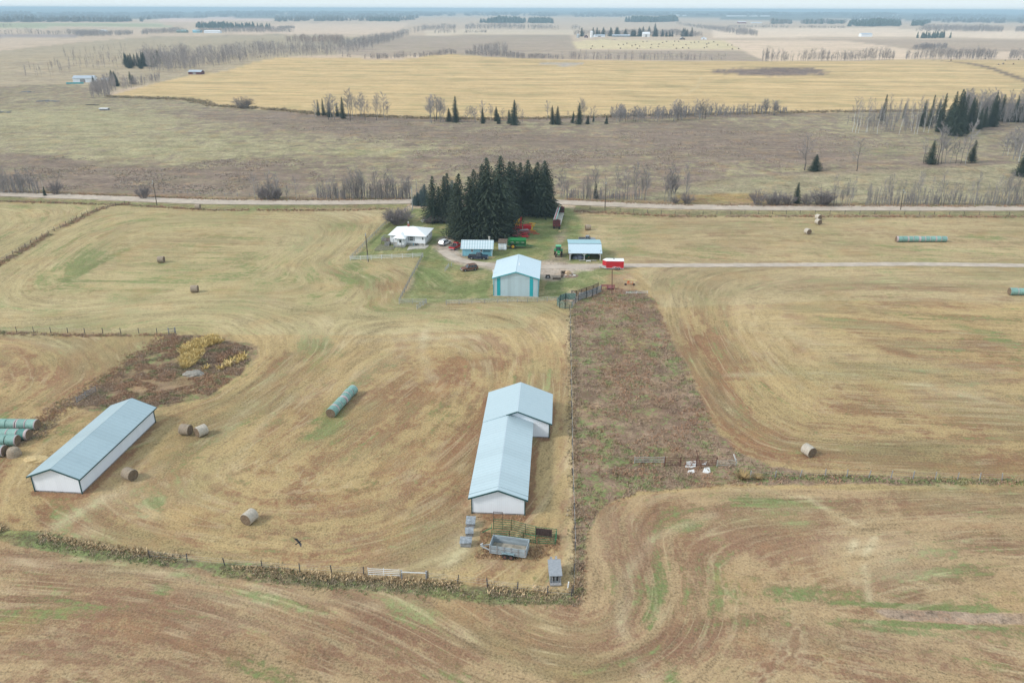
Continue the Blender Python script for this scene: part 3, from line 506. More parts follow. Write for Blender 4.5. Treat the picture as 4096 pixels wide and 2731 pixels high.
link('ground', me)['kind'] = 'structure'

# ------------------------------------------------------------------ roads: gravel strips laid on the ground
def strip(name, pts, width, m, lift=.05, edge=.25, n=260):
    P_ = np.array(GP(pts)); L = np.concatenate([[0], np.cumsum(np.hypot(*np.diff(P_, axis=0).T))]); s = np.linspace(0, L[-1], n)
    # smooth the centre line
    cx = np.interp(s, L, P_[:, 0]); cy = np.interp(s, L, P_[:, 1]); kk = np.ones(15) / 15
    cx = np.convolve(np.pad(cx, 7, 'edge'), kk, 'valid'); cy = np.convolve(np.pad(cy, 7, 'edge'), kk, 'valid')
    tx = np.gradient(cx); ty = np.gradient(cy); l = np.hypot(tx, ty); nx, ny = -ty / l, tx / l
    V = []; F = []; offs = [-.5, -.25, 0, .25, .5]
    for i in range(n):
        wv = width + edge * (math.sin(i * 1.7) + math.sin(i * .63 + 1))
        for o in offs:
            X_, Y_ = cx[i] + nx[i] * wv * o, cy[i] + ny[i] * wv * o
            V.append((X_, Y_, lift + .10 * (1 - abs(o) * 2)))
    for i in range(n - 1):
        for j in range(4): a = i * 5 + j; F.append((a, a + 1, a + 6, a + 5))
    me = bpy.data.meshes.new(name); me.from_pydata(V, [], F); me.materials.append(m); me.update()
    o = link(name, me); o['kind'] = 'structure'; return o
grav = mat('gravel_road', (.46, .385, .315), .95, var=.12, scale=.25, col2=(.36, .31, .26), bump=.3)
grav2 = mat('gravel_lane', (.45, .38, .315), .95, var=.14, scale=.3, col2=(.40, .34, .29), bump=.3)
ROAD = [(-1500, 740), (-500, 762), (0, 776), (400, 791), (833, 810), (1350, 812), (1641, 806), (1950, 803), (2228, 808), (2480, 820), (2750, 829.5), (3100, 833), (3529, 834.5), (4096, 834.5), (4700, 833), (5600, 830)]
strip('road', ROAD, 7.6, grav, .12, .2)
strip('driveway', [(5600, 1090), (4600, 1073), (4096, 1062), (3653, 1056), (3280, 1059), (2900, 1061), (2500, 1062), (2350, 1064), (2230, 1069), (2100, 1068), (1985, 1062), (1900, 1056), (1840, 1045), (1790, 1024), (1765, 995)], 3.5, grav2, .05, .22)
# ------------------------------------------------------------------ buildings
K = HC / 62.0
def frame2(a, b):
    """origin, yaw and length of the base line from pixel a to pixel b"""
    A, B_ = G(*a), G(*b); return A, math.atan2(B_[1] - A[1], B_[0] - A[0]), math.dist(A, B_)
def gable_roof(mb, x0, x1, y0, y1, he, hr, th=.12, xr=None, trim=None):
    """two slabs, ridge along y"""
    xr = (x0 + x1) / 2 if xr is None else xr
    mb.slab((x0, y0, he), (xr, y0, hr), (xr, y1, hr), (x0, y1, he), -th)
    mb.slab((xr + .003, y0, hr), (x1, y0, he), (x1, y1, he), (xr + .003, y1, hr), -th)
def gable_walls(mb, x0, x1, y0, y1, he, hr, xr=None, z0=.1, rear=True):
    xr = (x0 + x1) / 2 if xr is None else xr
    mb.add([(x0, y0, z0), (x1, y0, z0), (x1, y0, he), (xr, y0, hr), (x0, y0, he)], [(0, 1, 2, 3, 4)], 0)
    if rear: mb.add([(x0, y1, z0), (x1, y1, z0), (x1, y1, he), (xr, y1, hr), (x0, y1, he)], [(4, 3, 2, 1, 0)], 0)
    mb.quad((x0, y1, z0), (x0, y0, z0), (x0, y0, he), (x0, y1, he), 1); mb.quad((x1, y0, z0), (x1, y1, z0), (x1, y1, he), (x1, y0, he), 1)
def trims(t, x0, x1, y0, y1, he, hr, ov, m, base=True, w=.16, ys=None, z0=.0, xr=None):
    xr = (x0 + x1) / 2 if xr is None else xr
    for yy in (y0 - .03, y1 + .03):
        for xx in (x0 - .03, x1 + .03): mb = MB(); mb.beam((xx, yy, z0), (xx, yy, he), .14); part('corner_trim', mb, m, t)
    sl_ = (hr - he) / (xr - x0); e = he - sl_ * ov
    mb = MB()
    for yy in (y0 - ov - .015, y1 + ov + .015):
        mb.beam((x0 - ov - .05, yy, e), (xr, yy, hr + .02), .05, .24); mb.beam((x1 + ov + .05, yy, e), (xr, yy, hr + .02), .05, .24)
    mb.beam((x0 - ov - .03, y0 - ov, e - .04), (x0 - ov - .03, y1 + ov, e - .04), .05, .2)
    mb.beam((x1 + ov + .03, y0 - ov, e - .04), (x1 + ov + .03, y1 + ov, e - .04), .05, .2)
    part('fascia', mb, m, t)
roofL = ribbed('light_blue_metal_roof', (.38, .49, .54), .8, 1, .38, metal=.25, var=.04, stain=(.28, .38, .44), depth=.25, linek=.25)
roofM = ribbed('pale_blue_metal_roof', (.46, .57, .62), .8, 1, .38, metal=.25, var=.04, stain=(.36, .48, .53), depth=.25, linek=.32)
roofM2 = ribbed('smooth_blue_metal_roof', (.44, .55, .60), 1.0, 1, .38, metal=.25, var=.02, stain=(.36, .49, .55), depth=.15)
roofS = ribbed('shop_blue_metal_roof', (.55, .68, .76), 1.0, 1, .4, metal=.15, var=.015, stain=(.50, .64, .72), depth=.1)
# long barn on the left
A, yaw, w = frame2((142, 1965), (329, 1974.5)); Lb = math.dist(G(329, 1974.5), G(619, 1690))
t = thing('barn', 'long white steel barn with green trim standing alone beside the wrapped bale stack', 'barn', (*A, 0), yaw, 'white steel cattle barns')
he, hr, ov = 2.95, 4.4, .45
mb = MB(); gable_walls(mb, 0, w, 0, Lb, he, hr, z0=.25); part('wall', mb, [M['white_steel'], M['white_steel_y']], t)
mb = MB(); sl_ = (hr - he) / (w / 2); gable_roof(mb, -ov, w + ov, -ov, Lb + ov, he - sl_ * ov, hr + .02); part('roof', mb, roofL, t)
mb = MB(); mb.beam((w / 2, -ov, hr + .05), (w / 2, Lb + ov, hr + .05), .35, .06); part('ridge_cap', mb, roofL, t)
trims(t, 0, w, 0, Lb, he, hr, ov, M['green_trim'])
mb = MB(); mb.box(.06, .06, -.1, w - .06, Lb - .06, .28); part('foundation', mb, M['old_wood'], t)
for a, b_ in ((.33, .39), (.74, .85)): mb = MB(); mb.slab((-.95, a * Lb, 2.35), (-.1, a * Lb, 2.7), (-.1, b_ * Lb, 2.7), (-.95, b_ * Lb, 2.35), -.06); mb.box(-.8, a * Lb + .1, .05, -.05, b_ * Lb - .1, 2.3); part('door_canopy', mb, M['house_roof'], t)
# barn with two gables in the middle
A, yaw, w = frame2((1888.5, 2052), (2098, 2060)); yaw = rad(-3.4)
t = thing('barn', 'white steel barn in two widths with a broader rear gable, beside the brown weed strip', 'barn', (*A, 0), yaw, 'white steel cattle barns')
L1, L2, w2 = 20.6 * K, 30.0 * K, 9.9 * K; he, hr, hr2 = 2.95, 4.35, 5.05
y12 = L1
mb = MB(); gable_walls(mb, 0, w, 0, y12 + .4, he, hr, z0=.22, rear=False); gable_walls(mb, 0, w2, y12, L2, he, hr2, z0=.2)
part('wall', mb, [M['white_steel'], M['white_steel_y']], t)
s1 = (hr - he) / (w / 2); s2 = (hr2 - he) / (w2 / 2)
mb = MB(); gable_roof(mb, -ov, w + ov, -ov, y12 + .05, he - s1 * ov, hr + .02); r_ = part('roof', mb, roofM, t, label='striped pale blue front roof')
mb = MB(); mb.slab((-ov + .1, 8.9, he - s1 * (ov - .1) + .035), (1.55, 8.9, he + s1 * 1.55 + .035), (1.55, 11.5, he + s1 * 1.55 + .035), (-ov + .1, 11.5, he - s1 * (ov - .1) + .035), -.02)
mb.slab((-ov + .1, 11.503, he - s1 * (ov - .1) + .035), (1.0, 11.503, he + s1 * 1.0 + .035), (1.0, 12.6, he + s1 * 1.0 + .035), (-ov + .1, 12.6, he - s1 * (ov - .1) + .035), -.02)
part('roof_patch', mb, mat('dull_roof_patch', (.33, .44, .50), .55, var=.05), t)
mb = MB(); gable_roof(mb, -ov, w2 + ov, y12 - .55, L2 + ov, he - s2 * ov + .1, hr2 + .1); part('roof', mb, roofM2, t, label='smooth higher rear roof')
mb = MB(); mb.beam((w / 2, -ov, hr + .05), (w / 2, y12 - .6, hr + .05), .3, .06); mb.beam((w2 / 2, y12 - .55, hr2 + .14), (w2 / 2, L2 + ov, hr2 + .14), .3, .06); part('ridge_cap', mb, M['white_steel'], t)
trims(t, 0, w, 0, .1, he, hr, ov, M['green_trim'])
mb = MB(); mb.beam((w2 + .03, y12 - .03, 0), (w2 + .03, y12 - .03, he), .14); mb.beam((w2 + .03, L2 + .03, 0), (w2 + .03, L2 + .03, he), .14)
e2 = he - s2 * ov + .1; yy = y12 - .57
mb.beam((w2 + ov + .05, yy, e2), (w2 / 2, yy, hr2 + .1), .05, .24); mb.beam((w2 / 2 - 1.9, yy, hr2 + .1 - s2 * 1.9), (w2 / 2, yy, hr2 + .1), .05, .24)
mb.beam((w2 + ov + .03, yy, e2 - .03), (w2 + ov + .03, L2 + ov, e2 - .03), .05, .2); part('fascia', mb, M['green_trim'], t)
mb = MB(); mb.box(.06, .06, -.1, w - .06, y12, .26); mb.box(.06, y12 + .06, -.1, w2 - .06, L2 - .06, .24); part('foundation', mb, M['old_wood'], t)
# shop
A, yaw, w = frame2((1974.8, 1184), (2151.7, 1188)); Lb = 13.4 * K; ov = .35
t = thing('workshop', 'pale blue steel workshop with two teal stripes on its gable end', 'workshop', (*A, 0), yaw)
he, hr = 4.95, 6.65
mb = MB(); gable_walls(mb, 0, w, 0, Lb, he, hr, z0=.15); part('wall', mb, [M['shop_steel'], M['shop_steel_y']], t)
mb = MB(); sl_ = (hr - he) / (w / 2); gable_roof(mb, -ov, w + ov, -ov, Lb + ov, he - sl_ * ov, hr + .03); rf = part('roof', mb, roofS, t)
mb = MB(); mb.beam((w * .5 + .5, 5.4, hr - .02), (w * .5 + .5, 7.6, hr - .02), .3, .1); v_ = part('ridge_vent', mb, M['white_paint'], rf)
for xx in (.075, .81): mb = MB(); mb.box(w * xx, -.03, .15, w * (xx + .078), .0, he + sl_ * (w * xx if xx < .5 else w * (1 - xx - .078)) - .02); part('teal_stripe', mb, M['teal'], t)
mb = MB(); mb.box(.0, -.045, he - .08, w, -.031, he); part('eave_flashing', mb, M['shop_steel'], t)
trims(t, 0, w, 0, Lb, he, hr, ov, M['teal_trim'])
mb = MB(); mb.tube((-.35, 3.2, 2.0), (-.35, 3.2, he + .8), .11); mb.tube((-.35, 3.2, he + .8), (-.35, 3.2, he + 1.0), .2, .16); part('stove_pipe', mb, M['white_paint'], t)
mb = MB(); mb.box(-.12, -.2, -.1, w + .12, Lb, .14); part('foundation', mb, M['concrete'], t)
mb = MB(); mb.box(-.05, 2.0, .15, -.02, 3.0, 2.2); part('side_door', mb, M['teal'], t)
# light blue garage
A, yaw, w = frame2((1849.3, 1024.5), (1968, 1025.6)); Lb = 5.2 * K
t = thing('garage', 'light blue wooden garage with pale tile pattern metal roof behind the dark pickup', 'garage', (*A, 0), yaw)
he, hr = 2.55, 4.15
mb = MB(); z0 = .05
mb.quad((0, 0, z0), (w, 0, z0), (w, 0, he), (0, 0, he), 0); mb.quad((w, Lb, z0), (0, Lb, z0), (0, Lb, he), (w, Lb, he), 0)
for xx, o in ((0, 0), (w, 1)):
    mb.add([(xx, 0, z0), (xx, Lb, z0), (xx, Lb, he), (xx, Lb / 2, hr), (xx, 0, he)], [(0, 1, 2, 3, 4) if o else (4, 3, 2, 1, 0)], 0)
wl = part('wall', mb, M['blue_paint'], t)
tile, tt, tb = newmat('pressed_tile_roof'); tc = N(tt, 'ShaderNodeTexCoord').outputs['Object']; sp2 = N(tt, 'ShaderNodeSeparateXYZ'); tt.links.new(tc, sp2.inputs[0])
sx_ = math_(tt, 'SINE', math_(tt, 'MULTIPLY', sp2.outputs[0], 2 * math.pi / .78)); sy_ = math_(tt, 'SINE', math_(tt, 'MULTIPLY', sp2.outputs[1], 2 * math.pi / .52))
cc_ = mix(tt, ramp(tt, math_(tt, 'ADD', sx_, sy_), -1.2, 1.4), (.34, .47, .52), (.62, .70, .75))
tt.links.new(cc_, tb.inputs['Base Color']); tb.inputs['Roughness'].default_value = .45; tb.inputs['Metallic'].default_value = .15
mb = MB(); oy = .45; ox = .45; s_ = (hr - he) / (Lb / 2)
mb.slab((-ox, -oy, he - s_ * oy + .05), (w + ox, -oy, he - s_ * oy + .05), (w + ox, Lb / 2, hr + .05), (-ox, Lb / 2, hr + .05), .1)
mb.slab((-ox, Lb / 2 + .003, hr + .05), (w + ox, Lb / 2 + .003, hr + .05), (w + ox, Lb + oy, he - s_ * oy + .05), (-ox, Lb + oy, he - s_ * oy + .05), .1)
rf = part('roof', mb, tile, t)
mb = MB(); mb.box(w * .86, Lb * .62, hr - .9, w * .86 + .5, Lb * .62 + .5, hr + .75); mb.box(w * .86 - .05, Lb * .62 - .05, hr + .75, w * .86 + .55, Lb * .62 + .55, hr + .85); part('chimney', mb, M['concrete'], rf)
for xx in (.30, .615):
    mb = MB(); x0 = w * xx; z1 = 1.35
    for (a, b_, c_, d_) in ((-.05, -.05, .6, .03), (-.05, .72, .6, .8), (-.05, .03, .03, .72), (.52, .03, .6, .72), (.25, .03, .30, .72)): mb.box(x0 + a, -.05, z1 + b_, x0 + c_, -.003, z1 + d_)
    wf = part('window', mb, M['white_paint'], t); mb = MB(); mb.box(x0 + .031, -.02, z1 + .031, x0 + .519, -.004, z1 + .719); part('pane', mb, M['glass'], wf)
mb = MB(); x0 = w * .70
for i in range(5): mb.box(x0, -.05, .1 + i * .43, x0 + 2.3, -.004, .1 + i * .43 + .40)
part('garage_door', mb, M['blue_trim'], t)
mb = MB(); mb.box(x0 + .1, -.07, 1.45, x0 + 2.2, -.051, 1.75); part('garage_door_window', mb, M['glass'], t)
for xx in (-.02, w + .02): mb = MB(); mb.beam((xx, -.04, 0), (xx, -.04, he), .1); part('corner_trim', mb, M['white_paint'], t)
# small white shed next to it
A, yaw, w = frame2((1993, 999), (2025, 1000)); d_ = 2.4
t = thing('tool_shed', 'small white shed with a brown single slope roof between the blue garage and green spreader', 'shed', (*A, 0), yaw)
mb = MB(); mb.prism([(0, .05), (w, .05), (w, 2.1), (0, 2.1)], 0, d_); part('wall', mb, M['white_steel'], t)
mb = MB(); mb.slab((-.15, -.2, 2.12), (w + .15, -.2, 2.12), (w + .15, d_ + .1, 2.75), (-.15, d_ + .1, 2.75), -.08); part('roof', mb, M['brown_wood'], t)
mb = MB(); mb.box(w * .3, -.04, .1, w * .3 + .8, -.004, 1.9); part('door', mb, M['white_paint'], t)
# house
Af = G(1561, 981); t_y = rad(-3)
A = G(1562, 978); Bq = G(1700, 984); yaw = math.atan2(Bq[1] - A[1], Bq[0] - A[0]); w = 10.2 * K; dd = 8.4 * K
t = thing('farmhouse', 'white bungalow with a white hip roof, brick chimney and gabled front porch', 'house', (*A, 0), yaw)
z0, he, hr, ov = .75, 3.25, 4.9, .5
mb = MB(); mb.box(0, 0, z0, w, dd, he); wl = part('wall', mb, M['house_siding'], t)
mb = MB(); mb.box(.05, .05, -.1, w - .05, dd - .05, z0); part('foundation', mb, M['concrete'], t)
ze = he - .05; r0, r1_ = (w * .40, dd * .5, hr), (w * .62, dd * .5, hr)
c0, c1_, c2_, c3_ = (-ov, -ov, ze), (w + ov, -ov, ze), (w + ov, dd + ov, ze), (-ov, dd + ov, ze)
mb = MB(); mb.add([c0, c1_, c2_, c3_, r0, r1_], [(0, 1, 5, 4), (1, 2, 5), (2, 3, 4, 5), (3, 0, 4), (3, 2, 1, 0)])
rf = part('roof', mb, M['house_roof'], t)
mb = MB(); mb.box(-ov - .03, -ov - .04, ze - .14, w + ov + .03, -ov - .001, ze + .02); mb.box(w + ov + .001, -ov, ze - .14, w + ov + .04, dd + ov, ze + .02); part('fascia', mb, M['house_siding'], t)
cx_ = w * .43
brick = mat('red_brick', (.30, .10, .07), .9, var=.3, scale=6)
mb = MB(); mb.box(cx_ - .3, dd * .5 - .3, hr - .3, cx_ + .3, dd * .5 + .3, hr + .7); ch = part('chimney', mb, brick, rf)
mb = MB(); mb.tube((cx_, dd * .5, hr + .7), (cx_, dd * .5, hr + 1.2), .14); mb.tube((cx_, dd * .5, hr + 1.2), (cx_, dd * .5, hr + 1.4), .22, .12); part('chimney_cap', mb, M['galv'], ch)
for a, b_, z_ in ((w * .55, dd * .54, hr - .1), (w * .42, dd * .25, hr - .9)): mb = MB(); mb.tube((a, b_, z_), (a, b_, z_ + .4), .06); part('vent_pipe', mb, M['galv'], rf)
def window(root, x0, z1, ww, hh, y=-.0, shut=False, side=None):
    mb = MB(); pm = MB(); sm_ = MB(); f_ = .07
    def bx(q, a, b_, c_, d_, o0, o1):
        if side is None: q.box(x0 + a, y - o1, z1 + b_, x0 + c_, y - o0, z1 + d_)
        else: q.box(side + o0, x0 + a, z1 + b_, side + o1, x0 + c_, z1 + d_)
    bx(mb, -f_, -f_, ww + f_, 0, .003, .06); bx(mb, -f_, hh, ww + f_, hh + f_, .003, .06); bx(mb, -f_, 0, 0, hh, .003, .06); bx(mb, ww, 0, ww + f_, hh, .003, .06); bx(mb, 0, hh * .48, ww, hh * .53, .021, .05)
    bx(pm, 0, 0, ww, hh, .004, .02)
    o = part('window', mb, M['white_paint'], root); part('pane', pm, M['glass'], o)
    if shut:
        for a, b_ in ((-f_ - .42, -f_ - .01), (ww + f_ + .01, ww + f_ + .42)): sm_ = MB(); bx(sm_, a, -f_, b_, hh + f_, .003, .05); part('shutter', sm_, M['grey_board'], o)
window(t, w * .56, 1.55, 1.15, 1.25, shut=True); window(t, w * .13, 1.7, .7, 1.0); 
window(t, w * .915, 2.0, .45, .7)
window(t, dd * .3, 1.9, .7, .9, side=w); window(t, dd * .62, 1.9, .7, .9, side=w)
mb = MB(); mb.box(w * .70, -.06, .2, w * .70 + .6, -.0, .6); part('basement_window', mb, M['glass'], t)
# front porch wing
px0, px1, pd = w * .17, w * .47, 2.6
mb = MB(); mb.box(px0 + .9, -pd + .5, .5, px1, 0, 2.75); part('porch_wall', mb, M['house_siding'], t)
mb = MB(); mb.box(px0, -pd + .1, -.1, px1, -.01, .5); part('porch_floor', mb, M['concrete'], t)
mb = MB()
xa, xb, ya, yb = px0 - .3, px1 + .35, -pd - .25, -.0; zp = 2.8
mb.add([(xa, ya, zp), (xb, ya, zp), (xb, 1.4, zp), (xa, 1.4, zp), ((xa + xb) / 2, -.6, zp + 1.0), ((xa + xb) / 2, 1.8, zp + 1.15)], [(0, 1, 4), (1, 2, 5, 4), (3, 0, 4, 5), (3, 2, 1, 0)])
part('porch_roof', mb, M['house_roof'], t)
mb = MB(); mb.box(px0 + 1.5, -pd + .44, .5, px0 + 2.35, -pd + .5, 2.5); dr = part('door', mb, M['white_paint'], t)
mb = MB(); mb.box(px0 + 1.65, -pd + .42, 1.35, px0 + 2.2, -pd + .439, 2.3); part('pane', mb, M['glass'], dr)
mb = MB()
for xx in (px0, px1 - .1, px1 - .9): mb = MB(); mb.beam((xx, -pd, 0), (xx, -pd, 2.78), .1); part('porch_post', mb, M['grey_board'], t)
mb = MB()
mb.beam((px0, -pd - .6, .95), (px1, -pd - .6, .95), .07)
for i in range(12): mb.beam((px0 + i * (px1 - px0) / 11, -pd - .6, 0), (px0 + i * (px1 - px0) / 11, -pd - .6, .95), .06)
mb.beam((px1, -pd - .6, .95), (px1, -.8, .95), .07); mb.beam((px0, -pd - .6, .95), (px0, -.8, .95), .07)
part('porch_railing', mb, M['grey_board'], t)
# deck on the left side with stairs
mb = MB(); mb.box(-2.9, -.2, 1.0, -.02, 3.4, 1.15)
for xx in (-2.8, -1.4, -.2):
    for yy in (-.1, 3.3): mb.beam((xx, yy, 0), (xx, yy, 1.0), .12)
dk = part('deck', mb, M['brown_wood'], t)
mb = MB()
for (a, b_) in (((-2.85, -.15), (-2.85, 3.3)), ((-2.85, 3.3), (-.05, 3.3)), ((-2.85, -.15), (-1.35, -.15))):
    mb.beam((*a, 2.05), (*b_, 2.05), .08); n_ = 9
    for i in range(n_ + 1): q = (a[0] + (b_[0] - a[0]) * i / n_, a[1] + (b_[1] - a[1]) * i / n_); mb.beam((*q, 1.15), (*q, 2.05), .05)
part('deck_railing', mb, M['old_wood'], dk)
mb = MB()
for i in range(5): mb.box(-1.25, -.25 - .32 * (i + 1), .82 - .2 * i, -.1, -.25 - .32 * i, .90 - .2 * i)
for xx in (-1.3, -.05):
    mb.beam((xx, -.2, 2.0), (xx, -1.9, 1.0), .07); mb.beam((xx, -1.9, 0), (xx, -1.9, 1.05), .07); mb.beam((xx, -.2, .95), (xx, -1.95, 0), .06, .2)
part('stairs', mb, M['old_wood'], dk)
# patio paving
def poly_sheet(name, pts, z, m, thick=.1):
    P_ = GP(pts); mb = MB(); n = len(P_)
    mb.add([(a, b_, z) for a, b_ in P_] + [(a, b_, z - thick) for a, b_ in P_], [tuple(range(n))] + [(i, n + i, n + (i + 1) % n, (i + 1) % n) for i in range(n)])
    me = mb.mesh(name, [m]); return link(name, me)
o = poly_sheet('patio', [(1628, 1001), (1636, 985), (1712, 980), (1716, 984), (1700, 996), (1660, 996)], .10, M['concrete']); o['kind'] = 'structure'
o = poly_sheet('garden_bed', [(1496, 1000), (1520, 978), (1552, 980), (1578, 990), (1576, 999), (1540, 1002), (1500, 1004)], .08, mat('garden_soil', (.16, .15, .09), 1, var=.4, scale=1.5, col2=(.10, .14, .06))); o['kind'] = 'structure'
# open pole shed
A, yaw, w = frame2((2279, 1040), (2397, 1041)); dd = 8.6; w = w + .3
t = thing('pole_shed', 'open front pole shed with a light blue roof on white posts beside the red trailer', 'shed', (*A, 0), yaw)
he = 2.35; hr = 3.9; ox = .45; dp = .42 * dd
mb = MB(); mb.slab((-ox, -.7, he - .1), (w + ox, -.7, he - .1), (w + ox, dp, hr), (-ox, dp, hr), .08); part('roof', mb, mat('pale_roof_sheet', (.50, .62, .70), .4, metal=.2, var=.05), t, label='pale front roof slope')
mb = MB(); mb.slab((-ox, dp + .12, hr + .12), (w + ox, dp + .12, hr + .12), (w + ox, dd, he + 1.5), (-ox, dd, he + 1.5), .08); part('roof', mb, mat('blue_roof_sheet', (.30, .50, .56), .4, metal=.2, var=.05), t, label='bluer rear roof slope')
mb = MB(); mb.box(-ox, dp + .02, hr - .1, w + ox, dp + .11, hr + .05); part('ridge_board', mb, M['navy'], t)
for xx in (0.05, w * .47, w - .05):
    mb = MB(); mb.beam((xx, 0, 0), (xx, 0, he), .2)
    if xx > .1: mb.beam((xx, 0, he - .9), (xx - .9, 0, he - .05), .12)
    if xx < w - .1: mb.beam((xx, 0, he - .9), (xx + .9, 0, he - .05), .12)
    part('post', mb, M['white_paint'], t)
mb = MB(); mb.box(-.1, .02, he - .12, w + .1, .12, he + .08); part('header_beam', mb, M['white_paint'], t)
mb = MB(); mb.box(-.08, .15, 0, -.0, dd - .3, he + .5); mb.box(w, .15, 0, w + .08, dd - .3, he + .5); mb.box(0, dd - .5, 0, w, dd - .4, he + 1.2); part('wall', mb, M['brown_wood'], t)
mb = MB(); mb.beam((2.6, -1.0, .28), (7.8, -1.05, .28), .35, .1); 
for xx in (2.9, 5.2, 7.5): mb.box(xx - .15, -1.15, 0, xx + .15, -.85, .23)
tag(part('bench', mb, M['pale_wood'], None), 'long low pale plank bench along the front of the pole shed', 'bench').location = (*A, 0); bpy.data.objects['bench'].rotation_euler.z = yaw
mb = MB(); mb.box(4.7, -1.75, .22, 6.0, -1.3, .34)
for xx in (4.8, 5.9):
    for yy in (-1.7, -1.35): mb.beam((xx, yy, 0), (xx, yy, .22), .1)
o = tag(part('low_table', mb, M['white_paint'], None), 'small low white platform in front of the plank bench', 'platform'); o.location = (*A, 0); o.rotation_euler.z = yaw
# covered vehicle and garden machine inside the shed
mb = MB()
def blob(mb, cx, cy, z0, rx, ry, rz_, n=10, m_=6, jitt=.08, seed=0, m=0):
    rnd = random.Random(seed); V = []; F = []
    for j in range(m_ + 1):
        ph = math.pi / 2 * j / m_
        for i in range(n):
            th = 2 * math.pi * i / n; k = 1 + rnd.uniform(-jitt, jitt)
            V.append((cx + rx * math.cos(th) * math.cos(ph) ** .6 * k, cy + ry * math.sin(th) * math.cos(ph) ** .6 * k, z0 + rz_ * math.sin(ph) * (1 + rnd.uniform(-jitt, jitt) * .4)))
    for j in range(m_):
        for i in range(n): F.append((j * n + i, j * n + (i + 1) % n, (j + 1) * n + (i + 1) % n, (j + 1) * n + i))
    F.append(tuple(range(m_ * n, m_ * n + n))); mb.add(V, F, m)
blob(mb, 3.0, 1.6, 0, 1.1, .9, 1.25, 14, 7, .07, 3); blob(mb, 1.7, 1.5, 0, .9, .8, .85, 12, 6, .08, 5)
o = tag(part('covered_machine', mb, M['tarp'], None, smooth=True), 'machine hidden under a rumpled grey tarpaulin inside the open shed', 'covered machine'); o.location = (*A, 0); o.rotation_euler.z = yaw

